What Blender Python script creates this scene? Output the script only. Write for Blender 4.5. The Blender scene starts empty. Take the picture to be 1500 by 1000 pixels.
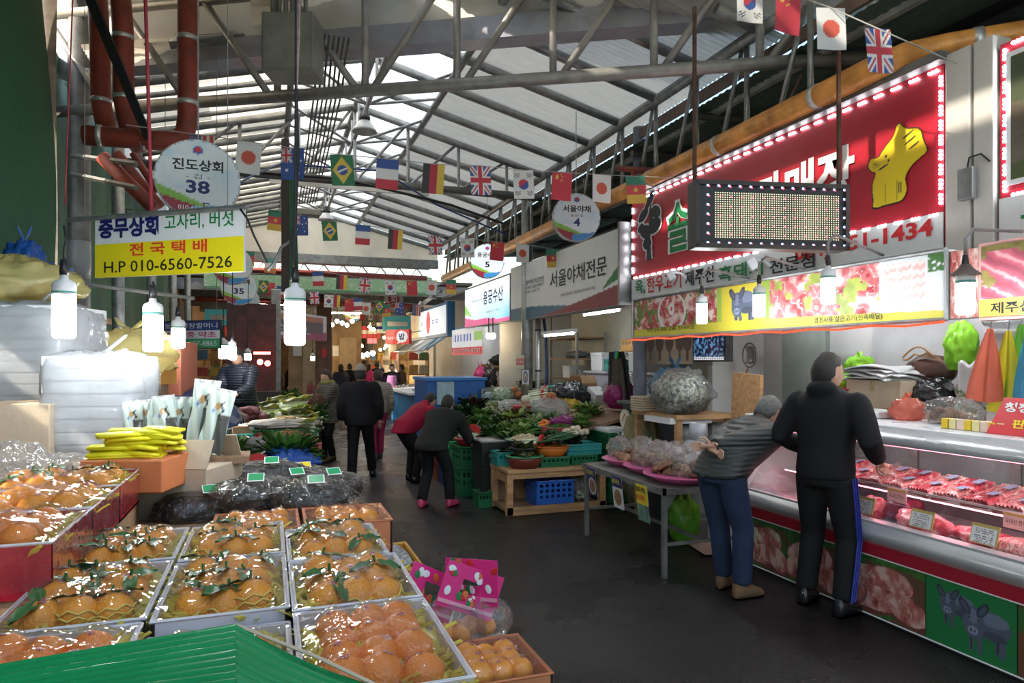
import bpy,bmesh,math,random
import numpy as np
from mathutils import Vector,Matrix,Euler,noise as mnoise
from math import sin,cos,pi,sqrt,radians

rnd = random.Random(11)
scene = bpy.context.scene
COL = scene.collection

# ------------------------------------------------------------------ camera
YAW = math.atan2(0.355,1.0)           # the aisle runs along +Y; the camera looks a little to its right
EYE = Vector((0.0,0.0,1.7))
cam = bpy.data.cameras.new('camera')
cam.lens = 24.0; cam.sensor_width = 36.0; cam.shift_y = 27 / 1500
cam.clip_start = 0.05; cam.clip_end = 300
camo = bpy.data.objects.new('camera',cam); COL.objects.link(camo)
camo.location = EYE; camo.rotation_euler = (pi / 2,0,-YAW)
scene.camera = camo

# ------------------------------------------------------------------ sky, sun, exposure
world = bpy.data.worlds.new('world'); scene.world = world
world.use_nodes = True
_nt = world.node_tree; _nt.nodes.clear()
_sky = _nt.nodes.new('ShaderNodeTexSky'); _sky.sky_type = 'NISHITA'
_sky.sun_disc = False; _sky.sun_elevation = radians(38); _sky.sun_rotation = radians(-80)
_sky.air_density = 1.6; _sky.dust_density = 3.0
_bg = _nt.nodes.new('ShaderNodeBackground'); _bg.inputs['Strength'].default_value = 0.42
_wo = _nt.nodes.new('ShaderNodeOutputWorld')
_nt.links.new(_sky.outputs[0],_bg.inputs[0]); _nt.links.new(_bg.outputs[0],_wo.inputs[0])
sun = bpy.data.lights.new('sun','SUN'); sun.energy = 7.0; sun.angle = radians(1.0); sun.color = (1.0,0.90,0.76)
suno = bpy.data.objects.new('sun',sun); COL.objects.link(suno)
suno.rotation_euler = (Vector((-0.80,-0.18,0.62))).to_track_quat('Z','Y').to_euler()
suno.location = (-20,-5,16)
scene.view_settings.view_transform = 'Standard'; scene.view_settings.look = 'None'
scene.view_settings.gamma = 1.0; scene.view_settings.use_curve_mapping = False
scene.view_settings.exposure = 0.0
cy = scene.cycles
cy.max_bounces = 7; cy.diffuse_bounces = 3; cy.glossy_bounces = 3; cy.transmission_bounces = 5
cy.transparent_max_bounces = 14; cy.sample_clamp_indirect = 4.0; cy.caustics_reflective = False; cy.caustics_refractive = False
cy.use_denoising = True

# ------------------------------------------------------------------ helpers
FW = Vector((sin(YAW),cos(YAW),0)); RT = Vector((cos(YAW),-sin(YAW),0)); UP = Vector((0,0,1))
def ray(px,py): return FW + RT * ((px - 750) / 1000) + UP * ((527 - py) / 1000)
def P(px,py,d): return EYE + ray(px,py) * d                     # point at camera depth d
def PX(px,py,X): r = ray(px,py); return EYE + r * (X / r.x)       # point on the plane x = X
def PY(px,py,Y): r = ray(px,py); return EYE + r * (Y / r.y)
def PZ(px,py,Z): r = ray(px,py); return EYE + r * ((Z - 1.7) / r.z)
def V(*a): return Vector(a)
def lerp(a,b,t): return a + (b - a) * t

_rng = np.random.RandomState(3)
_NT = _rng.rand(256,256)
def vnoise(x,y,s=1.0,seed=0):
    x = np.asarray(x,float) * s + seed * 17.31; y = np.asarray(y,float) * s + seed * 9.77
    xi = np.floor(x).astype(int); yi = np.floor(y).astype(int); fx = x - xi; fy = y - yi
    fx = fx * fx * (3 - 2 * fx); fy = fy * fy * (3 - 2 * fy)
    g = lambda i,j: _NT[i % 256,j % 256]
    return (g(xi,yi) * (1 - fx) + g(xi + 1,yi) * fx) * (1 - fy) + (g(xi,yi + 1) * (1 - fx) + g(xi + 1,yi + 1) * fx) * fy
def fbm(x,y,s=1.0,seed=0,o=3):
    t = 0; a = 1; n = 0
    for k in range(o):
        t = t + a * vnoise(x,y,s * 2 ** k,seed + k); n += a; a *= .5
    return t / n

class MB:
    def __init__(s): s.v = []; s.f = []; s.m = []
    def add(s,vs,fs,mi=0):
        b = len(s.v); s.v += [tuple(x) for x in vs]
        for f in fs: s.f.append(tuple(i + b for i in f)); s.m.append(mi)
        return s
    def box(s,c,d,mi=0,R=None,top=1.0):
        c = Vector(c); x,y,z = d[0] / 2,d[1] / 2,d[2] / 2
        vs = []
        for k in (-1,1):
            t = top if k > 0 else 1.0
            for (i,j) in ((-1,-1),(1,-1),(1,1),(-1,1)):
                p = Vector((i * x * t,j * y * t,k * z))
                vs.append(c + (R @ p if R else p))
        return s.add(vs,[(3,2,1,0),(4,5,6,7),(0,1,5,4),(1,2,6,5),(2,3,7,6),(3,0,4,7)],mi)
    def tube(s,pts,r,n=8,mi=0,caps=True,flat=1.0):
        pts = [Vector(p) for p in pts]; m = len(pts)
        rr = r if isinstance(r,(list,tuple)) else [r] * m
        vs = []; fs = []; prev = None
        for i,p in enumerate(pts):
            t = (pts[min(i + 1,m - 1)] - pts[max(i - 1,0)])
            if t.length < 1e-9: t = Vector((0,0,1))
            t.normalize()
            if prev is None:
                a = Vector((0,0,1)) if abs(t.z) < .9 else Vector((1,0,0))
                u = t.cross(a).normalized()
            else:
                u = prev - t * prev.dot(t)
                u = u.normalized() if u.length > 1e-6 else t.orthogonal().normalized()
            w = t.cross(u); prev = u
            for k in range(n):
                a = 2 * pi * k / n
                vs.append(p + u * (cos(a) * rr[i]) + w * (sin(a) * rr[i] * flat))
        for i in range(m - 1):
            for k in range(n):
                k2 = (k + 1) % n
                fs.append((i * n + k,i * n + k2,(i + 1) * n + k2,(i + 1) * n + k))
        if caps: fs.append(tuple(range(n - 1,-1,-1))); fs.append(tuple((m - 1) * n + k for k in range(n)))
        return s.add(vs,fs,mi)
    def cyl(s,a,b,r,r2=None,n=10,mi=0): return s.tube([a,b],[r,r if r2 is None else r2],n,mi)
    def lathe(s,prof,n=16,c=(0,0,0),mi=0,sx=1,sy=1,R=None):
        c = Vector(c); vs = []; fs = []; m = len(prof)
        for (r,z) in prof:
            for k in range(n):
                a = 2 * pi * k / n; p = Vector((cos(a) * r * sx,sin(a) * r * sy,z))
                vs.append(c + (R @ p if R else p))
        for i in range(m - 1):
            for k in range(n):
                k2 = (k + 1) % n; fs.append((i * n + k,i * n + k2,(i + 1) * n + k2,(i + 1) * n + k))
        if prof[0][0] > 1e-5: fs.append(tuple(range(n - 1,-1,-1)))
        if prof[-1][0] > 1e-5: fs.append(tuple((m - 1) * n + k for k in range(n)))
        return s.add(vs,fs,mi)
    def ball(s,c,r,nu=12,nv=8,mi=0,R=None,fn=None):
        c = Vector(c); r = Vector((r,r,r)) if not hasattr(r,'__len__') else Vector(r)
        vs = []; fs = []
        for j in range(nv + 1):
            th = pi * j / nv
            for i in range(nu):
                a = 2 * pi * i / nu
                d = Vector((sin(th) * cos(a),sin(th) * sin(a),-cos(th)))
                k = fn(d) if fn else 1.0
                p = Vector((d.x * r.x,d.y * r.y,d.z * r.z)) * k
                vs.append(c + (R @ p if R else p))
        for j in range(nv):
            for i in range(nu):
                i2 = (i + 1) % nu
                if j == 0: fs.append((0,nu + i2,nu + i))
                elif j == nv - 1: fs.append((j * nu + i,j * nu + i2,(j + 1) * nu))
                else: fs.append((j * nu + i,j * nu + i2,(j + 1) * nu + i2,(j + 1) * nu + i))
        return s.add(vs,fs,mi)
    def sheet(s,fn,nu,nv,mi=0):
        vs = [fn(i / nu,j / nv) for j in range(nv + 1) for i in range(nu + 1)]
        fs = [(j * (nu + 1) + i,j * (nu + 1) + i + 1,(j + 1) * (nu + 1) + i + 1,(j + 1) * (nu + 1) + i) for j in range(nv) for i in range(nu)]
        return s.add(vs,fs,mi)
    def prism(s,poly,O,X,Y,th,mi=0):
        O = Vector(O); X = Vector(X); Y = Vector(Y); N = X.cross(Y).normalized() * th; n = len(poly)
        vs = [O + X * a + Y * b for (a,b) in poly] + [O + X * a + Y * b + N for (a,b) in poly]
        fs = [tuple(range(n - 1,-1,-1)),tuple(range(n,2 * n))] + [(i,(i + 1) % n,n + (i + 1) % n,n + i) for i in range(n)]
        return s.add(vs,fs,mi)

def setparent(o,parent):
    if parent is not None:
        o.parent = parent; o.matrix_parent_inverse = parent.matrix_basis.inverted()
def obj(name,mb,mats,parent=None,smooth=False,loc=None,rot=None,label=None,bev=0.0,sub=0,solid=0.0,remesh=0.0,weld=False):
    me = bpy.data.meshes.new(name); me.from_pydata(mb.v,[],mb.f)
    if not isinstance(mats,(list,tuple)): mats = [mats]
    for m in mats: me.materials.append(m)
    if len(mats) > 1: me.polygons.foreach_set('material_index',mb.m)
    if smooth: me.polygons.foreach_set('use_smooth',[True] * len(me.polygons))
    o = bpy.data.objects.new(name,me); COL.objects.link(o)
    if loc is not None: o.location = loc
    if rot is not None: o.rotation_euler = rot
    if loc is None and parent is None and mb.v:               # origin at the base of the thing
        a = np.array(mb.v); c = Vector(((a[:,0].min() + a[:,0].max()) / 2,(a[:,1].min() + a[:,1].max()) / 2,a[:,2].min()))
        me.transform(Matrix.Translation(-c)); o.location = c
    setparent(o,parent)
    if label: o['label'] = label
    if weld: o.modifiers.new('weld','WELD').merge_threshold = .0005
    if remesh: rm = o.modifiers.new('remesh','REMESH'); rm.mode = 'VOXEL'; rm.voxel_size = remesh; rm.use_smooth_shade = True
    if solid: m = o.modifiers.new('solid','SOLIDIFY'); m.thickness = solid; m.offset = 0
    if bev: m = o.modifiers.new('bevel','BEVEL'); m.width = bev; m.segments = 2; m.limit_method = 'ANGLE'
    if sub: m = o.modifiers.new('sub','SUBSURF'); m.levels = sub; m.render_levels = sub
    return o
def tag(o,label=None,cat=None,group=None,kind=None):
    if label: o['label'] = label
    if cat: o['category'] = cat
    if group: o['group'] = group
    if kind: o['kind'] = kind
    return o
def thing(name,label=None,cat=None,loc=(0,0,0),rotz=0.0,group=None,kind=None):
    o = bpy.data.objects.new(name,None); COL.objects.link(o); o.empty_display_size = .05
    o.location = loc; o.rotation_euler = (0,0,rotz)
    return tag(o,label,cat,group,kind)
def inst(src,name=None,parent=None,M=None,loc=None,rot=None,scale=None,label=None,cat=None,group=None):
    """a copy of one mesh object (mesh data shared)"""
    o = src.copy(); COL.objects.link(o)
    if name: o.name = name
    o.parent = None; o.matrix_parent_inverse = Matrix.Identity(4)
    for k in list(o.keys()):
        if k in ('label','category','group','kind'): del o[k]
    if M is not None: o.matrix_basis = M
    if loc is not None: o.location = loc
    if rot is not None: o.rotation_euler = rot
    if scale is not None: o.scale = scale if hasattr(scale,'__len__') else (scale,) * 3
    setparent(o,parent)
    return tag(o,label,cat,group)
def dup(root,loc=None,rot=None,scale=None,label=None,cat=None,group=None):
    """a thing with all its parts and sub-parts"""
    r = root.copy(); COL.objects.link(r)
    if loc is not None: r.location = loc
    if rot is not None: r.rotation_euler = rot
    if scale is not None: r.scale = scale if hasattr(scale,'__len__') else (scale,) * 3
    tag(r,label,cat,group)
    for ch in list(root.children):
        c = ch.copy(); COL.objects.link(c); c.parent = r
        for g in list(ch.children):
            d = g.copy(); COL.objects.link(d); d.parent = c
    return r

# ------------------------------------------------------------------ materials
_M = {}
def mat(name,col,rough=.5,metal=0.0,var=.12,scale=6.0,bump=0.0,bscale=30.0,emit=0.0,ecol=None,spec=.5,trans=0.0,stretch=None,coat=0.0):
    if name in _M: return _M[name]
    m = bpy.data.materials.new(name); m.use_nodes = True; nt = m.node_tree; nt.nodes.clear()
    N = nt.nodes.new; L = nt.links.new
    out = N('ShaderNodeOutputMaterial'); b = N('ShaderNodeBsdfPrincipled'); L(b.outputs[0],out.inputs[0])
    tc = N('ShaderNodeTexCoord'); mp = N('ShaderNodeMapping'); L(tc.outputs['Object'],mp.inputs[0])
    if stretch: mp.inputs['Scale'].default_value = stretch
    b.inputs['Roughness'].default_value = rough; b.inputs['Metallic'].default_value = metal
    b.inputs['Specular IOR Level'].default_value = spec; b.inputs['Coat Weight'].default_value = coat
    if var > 0:
        n = N('ShaderNodeTexNoise'); n.inputs['Scale'].default_value = scale; n.inputs['Detail'].default_value = 4
        L(mp.outputs[0],n.inputs['Vector'])
        r = N('ShaderNodeValToRGB'); L(n.outputs['Fac'],r.inputs[0])
        r.color_ramp.elements[0].position = .3; r.color_ramp.elements[1].position = .72
        r.color_ramp.elements[0].color = [max(0,c * (1 - var)) for c in col] + [1]
        r.color_ramp.elements[1].color = [min(1,c * (1 + var)) for c in col] + [1]
        L(r.outputs[0],b.inputs['Base Color'])
        mr = N('ShaderNodeMapRange'); L(n.outputs['Fac'],mr.inputs[0])
        mr.inputs[3].default_value = max(.02,rough - .12); mr.inputs[4].default_value = min(1,rough + .12); L(mr.outputs[0],b.inputs['Roughness'])
    else: b.inputs['Base Color'].default_value = list(col) + [1]
    if bump > 0:
        n2 = N('ShaderNodeTexNoise'); n2.inputs['Scale'].default_value = bscale; n2.inputs['Detail'].default_value = 3
        L(mp.outputs[0],n2.inputs['Vector']); bp = N('ShaderNodeBump'); bp.inputs['Strength'].default_value = bump; bp.inputs['Distance'].default_value = .02
        L(n2.outputs['Fac'],bp.inputs['Height']); L(bp.outputs[0],b.inputs['Normal'])
    if emit > 0:
        b.inputs['Emission Color'].default_value = list(ecol or col) + [1]; b.inputs['Emission Strength'].default_value = emit
    if trans > 0:
        t = N('ShaderNodeBsdfTranslucent'); t.inputs[0].default_value = list(col) + [1]; mx = N('ShaderNodeMixShader'); mx.inputs[0].default_value = trans
        L(b.outputs[0],mx.inputs[1]); L(t.outputs[0],mx.inputs[2]); L(mx.outputs[0],out.inputs[0])
    _M[name] = m; return m
def film(name,tint=(1,1,1),body=0.04,bump=.5,bscale=18.0,rough=.06,stretch=None,gloss=1.0):
    """clear or milky plastic: see-through with sharp gloss and creases; body = how milky"""
    if name in _M: return _M[name]
    m = bpy.data.materials.new(name); m.use_nodes = True; nt = m.node_tree; nt.nodes.clear(); N = nt.nodes.new; L = nt.links.new
    out = N('ShaderNodeOutputMaterial'); tr = N('ShaderNodeBsdfTransparent'); tr.inputs[0].default_value = (*[min(1,.55 + .45 * c) for c in tint],1)
    df = N('ShaderNodeBsdfDiffuse'); df.inputs[0].default_value = (*tint,1)
    tl = N('ShaderNodeBsdfTranslucent'); tl.inputs[0].default_value = (*tint,1)
    md = N('ShaderNodeMixShader'); md.inputs[0].default_value = .45; L(df.outputs[0],md.inputs[1]); L(tl.outputs[0],md.inputs[2])
    m1 = N('ShaderNodeMixShader'); m1.inputs[0].default_value = body; L(tr.outputs[0],m1.inputs[1]); L(md.outputs[0],m1.inputs[2])
    gl = N('ShaderNodeBsdfAnisotropic'); gl.inputs['Roughness'].default_value = rough; gl.inputs['Color'].default_value = (1,1,1,1)
    tc = N('ShaderNodeTexCoord'); mp = N('ShaderNodeMapping'); L(tc.outputs['Object'],mp.inputs[0])
    if stretch: mp.inputs['Scale'].default_value = stretch
    n = N('ShaderNodeTexNoise'); n.inputs['Scale'].default_value = bscale; n.inputs['Detail'].default_value = 2; n.inputs['Distortion'].default_value = 1.2
    L(mp.outputs[0],n.inputs['Vector']); bp = N('ShaderNodeBump'); bp.inputs['Strength'].default_value = bump; bp.inputs['Distance'].default_value = .02
    L(n.outputs['Fac'],bp.inputs['Height']); L(bp.outputs[0],gl.inputs['Normal'])
    fr = N('ShaderNodeFresnel'); fr.inputs['IOR'].default_value = 1.5; L(bp.outputs[0],fr.inputs['Normal'])
    mu = N('ShaderNodeMath'); mu.operation = 'MULTIPLY_ADD'; mu.inputs[1].default_value = .55 * gloss; mu.inputs[2].default_value = .02 * gloss; mu.use_clamp = True; L(fr.outputs[0],mu.inputs[0])
    m2 = N('ShaderNodeMixShader'); L(mu.outputs[0],m2.inputs[0]); L(m1.outputs[0],m2.inputs[1]); L(gl.outputs[0],m2.inputs[2]); L(m2.outputs[0],out.inputs[0])
    _M[name] = m; return m
def glow(name,col,strength):
    if name in _M: return _M[name]
    m = bpy.data.materials.new(name); m.use_nodes = True; nt = m.node_tree; nt.nodes.clear()
    e = nt.nodes.new('ShaderNodeEmission'); e.inputs[0].default_value = (*col,1); e.inputs[1].default_value = strength
    o = nt.nodes.new('ShaderNodeOutputMaterial'); nt.links.new(e.outputs[0],o.inputs[0]); _M[name] = m; return m
def print_mat(name='printed_sheet',rough=.45,emit=0.0):
    if name in _M: return _M[name]
    m = bpy.data.materials.new(name); m.use_nodes = True; nt = m.node_tree
    b = nt.nodes['Principled BSDF']; a = nt.nodes.new('ShaderNodeAttribute'); a.attribute_name = 'ink'
    nt.links.new(a.outputs['Color'],b.inputs['Base Color']); b.inputs['Roughness'].default_value = rough
    if emit: nt.links.new(a.outputs['Color'],b.inputs['Emission Color']); b.inputs['Emission Strength'].default_value = emit
    _M[name] = m; return m
def printed(name,O,X,Y,nu,nv,fn,parent=None,m=None,poly=None,warp=None,loc=None):
    """a flat print: O corner, X and Y edge vectors, fn(u, v) -> (n, 3) ink colours"""
    O = Vector(O); X = Vector(X); Y = Vector(Y)
    u,v = np.meshgrid(np.linspace(0,1,nu + 1),np.linspace(0,1,nv + 1)); u = u.ravel(); v = v.ravel()
    c = np.asarray(fn(u,v)); N = X.cross(Y).normalized()
    co = np.array(O)[None] + u[:,None] * np.array(X)[None] + v[:,None] * np.array(Y)[None]
    if warp is not None: co = co + warp(u,v)[:,None] * np.array(N)[None]
    uc = (u.reshape(nv + 1,nu + 1)[:-1,:-1] + .5 / nu).ravel(); vc = (v.reshape(nv + 1,nu + 1)[:-1,:-1] + .5 / nv).ravel()
    j,i = np.meshgrid(np.arange(nv),np.arange(nu),indexing='ij'); b = (j * (nu + 1) + i).ravel()
    fs = np.stack([b,b + 1,b + nu + 2,b + nu + 1],1)
    if poly is not None: fs = fs[poly(uc,vc)]
    me = bpy.data.meshes.new(name); me.from_pydata(co.tolist(),[],fs.tolist())
    at = me.attributes.new('ink','FLOAT_COLOR','POINT')
    at.data.foreach_set('color',np.concatenate([c,np.ones((len(c),1))],1).astype(np.float32).ravel())
    me.materials.append(m or print_mat()); me.polygons.foreach_set('use_smooth',[warp is not None] * len(me.polygons))
    o = bpy.data.objects.new(name,me); COL.objects.link(o)
    if loc is not None: o.location = loc
    setparent(o,parent); return o
def ink(*cs): return np.array(cs)
def paint(c,mask,col):
    c[mask] = col; return c
def mixc(c,mask,col,a):
    a = np.clip(np.asarray(a),0,1) * mask; return c * (1 - a[:,None]) + np.array(col)[None] * a[:,None]
def solid(u,col): return np.tile(np.array(col,float),(len(u),1))
def inpoly(u,v,poly):
    r = np.zeros(len(u),bool); n = len(poly)
    for i in range(n):
        x1,y1 = poly[i]; x2,y2 = poly[(i + 1) % n]
        if y1 == y2: continue
        c = ((v > min(y1,y2)) & (v <= max(y1,y2))) & (u < (v - y1) * (x2 - x1) / (y2 - y1) + x1); r ^= c
    return r
def ell(u,v,cx,cy_,rx,ry,a=0.0):
    x = u - cx; y = v - cy_; ca,sa = cos(a),sin(a)
    return ((x * ca + y * sa) / rx) ** 2 + ((-x * sa + y * ca) / ry) ** 2 < 1
_TX = {}
def text(body,m,parent,O,X,Y,name='lettering',bold=0.0,ext=.0015,spacing=1.0,label=None):
    """lettering that fills the frame O, X (width vector), Y (height vector)"""
    k = (body,bold,spacing)
    if k not in _TX:
        c = bpy.data.curves.new('t','FONT'); c.body = body; c.resolution_u = 2; c.offset = bold; c.space_character = spacing; c.fill_mode = 'FRONT'
        o = bpy.data.objects.new('t',c); me = bpy.data.meshes.new_from_object(o)
        a = np.array([v.co[:] for v in me.vertices]); f = [tuple(p.vertices) for p in me.polygons]
        bpy.data.meshes.remove(me); bpy.data.objects.remove(o); bpy.data.curves.remove(c); _TX[k] = (a,f)
    a,f = _TX[k]
    lo = a.min(0); hi = a.max(0); X = Vector(X); Y = Vector(Y); N = X.cross(Y).normalized() * ext; O = Vector(O) + N
    w = max(hi[0] - lo[0],1e-4); h = max(hi[1] - lo[1],1e-4)
    mb = MB(); mb.add([O + X * ((p[0] - lo[0]) / w) + Y * ((p[1] - lo[1]) / h) for p in a],f)
    o = obj(name,mb,m,parent,label=label); return o

# shared looks
STEEL = mat('galvanised_steel',(.33,.34,.34),.42,.65,.25,9,.15,40)
STEELD = mat('dull_weathered_steel',(.19,.19,.18),.55,.5,.3,7,.2,30)
DARK = mat('black_painted_metal',(.02,.02,.022),.5,.2,.2)
BLACKP = mat('black_plastic',(.018,.018,.02),.4,0,.2)
WHITEP = mat('white_plastic',(.78,.79,.8),.4,0,.05)
RUST = mat('rusty_iron',(.11,.055,.035),.8,.3,.4,20,.3,60)
REDPIPE = mat('red_wrapped_pipe',(.27,.05,.032),.6,0,.35,5,.4,12)
ORPIPE = mat('orange_wrapped_pipe',(.78,.32,.07),.33,.1,.4,5,.5,14)
WIRE = mat('black_cable',(.012,.012,.013),.6,0,0)
BLUEC = mat('blue_cable',(.03,.07,.2),.5,0,.1)
CARD = mat('brown_cardboard',(.36,.22,.12),.85,0,.12,8,.1,60)
CARDL = mat('pale_cardboard',(.52,.42,.31),.85,0,.1,8,.1,60)
CARDO = mat('orange_cardboard',(.62,.2,.07),.7,0,.1,8,.08,60)
FOAM = mat('white_foam',(.75,.77,.79),.7,0,.05,20,.1,120)
WOODL = mat('raw_pine_wood',(.45,.26,.12),.6,0,.3,4,.15,20,stretch=(1,6,6))
WOODD = mat('worn_brown_wood',(.25,.15,.085),.7,0,.35,4,.2,20,stretch=(6,6,1))
CLEAR = film('clear_film',(1,1,1),.02,.28,14)
BAGW = film('milky_bag',(.86,.89,.92),.42,.8,14,.18)
BAGC = film('clear_bag',(.95,.96,.96),.12,.9,16,.1)
K_BLK = mat('black_ink',(.012,.012,.014),.5,0,0)
K_RED = mat('red_ink',(.6,.02,.025),.5,0,0)
K_GRN = mat('green_ink',(.01,.2,.06),.5,0,0)
K_BLU = mat('navy_ink',(.012,.015,.13),.5,0,0)
K_WHT = mat('white_ink',(.82,.82,.82),.5,0,0)
K_YEL = mat('yellow_ink',(.85,.68,.03),.5,0,0)
# ================================================================== the hall
def _floor():
    m = bpy.data.materials.new('wet_asphalt'); m.use_nodes = True; nt = m.node_tree; N = nt.nodes.new; L = nt.links.new
    b = nt.nodes['Principled BSDF']; tc = N('ShaderNodeTexCoord')
    n1 = N('ShaderNodeTexNoise'); n1.inputs['Scale'].default_value = .9; n1.inputs['Detail'].default_value = 6
    n2 = N('ShaderNodeTexNoise'); n2.inputs['Scale'].default_value = 90; n2.inputs['Detail'].default_value = 4
    n3 = N('ShaderNodeTexVoronoi'); n3.inputs['Scale'].default_value = 130
    for n in (n1,n2,n3): L(tc.outputs['Object'],n.inputs['Vector'])
    r = N('ShaderNodeValToRGB'); r.color_ramp.elements[0].position = .35; r.color_ramp.elements[1].position = .68
    r.color_ramp.elements[0].color = (.006,.006,.007,1); r.color_ramp.elements[1].color = (.019,.018,.017,1)
    L(n1.outputs['Fac'],r.inputs[0])
    mx = N('ShaderNodeMixRGB'); mx.blend_type = 'MULTIPLY'; mx.inputs[0].default_value = .7
    r2 = N('ShaderNodeValToRGB'); r2.color_ramp.elements[0].color = (.35,.35,.35,1); r2.color_ramp.elements[1].color = (1,1,1,1); r2.color_ramp.elements[0].position = .3; r2.color_ramp.elements[1].position = .7
    L(n2.outputs['Fac'],r2.inputs[0]); L(r.outputs[0],mx.inputs[1]); L(r2.outputs[0],mx.inputs[2]); L(mx.outputs[0],b.inputs['Base Color'])
    mr = N('ShaderNodeMapRange'); mr.inputs[1].default_value = .35; mr.inputs[2].default_value = .65; mr.inputs[3].default_value = .16; mr.inputs[4].default_value = .42
    L(n1.outputs['Fac'],mr.inputs[0]); L(mr.outputs[0],b.inputs['Roughness'])
    ad = N('ShaderNodeMath'); ad.operation = 'ADD'; L(n2.outputs['Fac'],ad.inputs[0]); L(n3.outputs['Distance'],ad.inputs[1])
    bp = N('ShaderNodeBump'); bp.inputs['Strength'].default_value = .55; bp.inputs['Distance'].default_value = .012
    L(ad.outputs[0],bp.inputs['Height']); L(bp.outputs[0],b.inputs['Normal'])
    mb = MB(); mb.add([(-12,-14,0),(14,-14,0),(14,60,0),(-12,60,0)],[(0,1,2,3)])
    tag(obj('floor',mb,m),kind='structure')
_floor()

# skew line of the front truss: y = SK0 + SK1 * x
SK0,SK1 = 7.176,-.555
RX,RZ,EX,EZ,WX = 1.2,5.46,4.2,4.7,-1.8
def roofz(x): return RZ - abs(x - RX) * (RZ - EZ) / (EX - RX)
SHEET = mat('grey_roof_sheet',(.56,.56,.52),.5,0,.2,3,.1,30,stretch=(1,8,1),trans=.28)
SKYL = mat('translucent_skylight_sheet',(.9,.92,.9),.5,0,.08,4,trans=.75)
CREAMS = mat('translucent_cream_sheet',(.82,.76,.64),.6,0,.15,3,trans=.6)
roof = thing('ceiling',kind='structure',loc=(RX,6,RZ))
Y0,DY,NB = 5.1,.87,15
def xs(y): return (SK0 - y) / (-SK1)
def panel(y,xa,xb,m,name='roof_panel'):
    n = 58
    def f(u,v):
        x = lerp(xa,xb,v); yy = y + u * DY
        return (x,yy,roofz(x) + .07 + .011 * sin(u * DY / .075 * 2 * pi))
    mb = MB(); mb.sheet(f,n,2); obj(name,mb,m,roof,smooth=True)
for k in range(NB):
    y = Y0 + k * DY; xmin = xs(y + DY * .5)
    if xmin < 4.0: panel(y,max(2.15,xmin),4.5,SHEET)
    if xmin < 2.0: panel(y,max(1.2,xmin),2.15,SKYL,'skylight_panel')
    if xmin < 1.1: panel(y,max(.25,xmin),1.2,SKYL,'skylight_panel')
    if xmin < .1: panel(y,max(-.75,xmin),.25,CREAMS if k % 3 else SHEET)
    if xmin < -.9: panel(y,max(-2.1,xmin),-.75,CREAMS if k % 4 != 1 else SHEET)
for k in range(NB + 1):
    y = Y0 + k * DY; xm = xs(y)
    mb = MB()
    if xm < 3.9: mb.cyl((max(RX,xm),y,roofz(max(RX,xm))),(4.22,y,roofz(4.22)),.052,n=10); obj('rafter',mb,STEEL,roof,smooth=True)
    mb = MB()
    if xm < .9: mb.cyl((max(-1.85,xm),y,roofz(max(-1.85,xm))),(RX,y,RZ),.052,n=10); obj('rafter',mb,STEEL,roof,smooth=True)
    if k < NB and xm < -.5:      # intermediate purlins on the sunny slope
        mb = MB(); mb.cyl((max(-1.85,xm),y + DY / 2,roofz(max(-1.85,xm))),(.3,y + DY / 2,roofz(.3)),.035,n=8); obj('rafter',mb,STEEL,roof,smooth=True)
YE = Y0 + NB * DY
for (x,r,ya) in ((RX,.05,6.5),(2.15,.045,6.0),(.25,.045,7.0),(4.2,.062,4.85),(WX,.06,8.2)):
    mb = MB(); mb.cyl((x,ya,roofz(x) - .01),(x,YE,roofz(x) - .01),r,n=10); obj('purlin',mb,STEEL,roof,smooth=True)
# lattice bracing of the skylight along the ridge
for k in range(11):
    y = 7.3 + k * DY
    for s in (-1,1):
        mb = MB(); mb.cyl((RX + s * .93,y,roofz(RX + .93)),(RX,y + DY * (k % 2),RZ - .42),.02,n=6); obj('brace',mb,STEEL,roof)
    mb = MB(); mb.cyl((RX,y,RZ),(RX,y,RZ - .45),.02,n=6); obj('brace',mb,STEEL,roof)
mb = MB(); mb.cyl((RX,7.3,RZ - .45),(RX,YE - 1,RZ - .45),.03,n=8); obj('purlin',mb,STEEL,roof)
# right-hand longitudinal lattice under the eave
for k in range(16):
    y = 4.5 + k * .8
    mb = MB(); mb.cyl((4.22,y,4.68),(4.22,y,3.72),.026,n=8); obj('lattice_post',mb,STEEL,roof,smooth=True)
    mb = MB(); mb.cyl((4.22,y + .06,4.66),(4.22,y + .42,3.74),.022,n=8); obj('lattice_diagonal',mb,STEEL,roof,smooth=True)
mb = MB(); mb.cyl((4.24,3.8,3.72),(4.24,YE,3.72),.035,n=8); obj('purlin',mb,STEEL,roof)
mb = MB(); mb.box((4.5,10.5,4.38),(.06,14.5,.11)); obj('gutter',mb,mat('pale_gutter',(.62,.62,.58),.5,.2,.2),roof)
mb = MB(); mb.box((4.42,10.5,4.56),(.04,14.5,.12)); obj('eave_board',mb,mat('brown_eave_board',(.26,.17,.13),.7,0,.25),roof)
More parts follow.
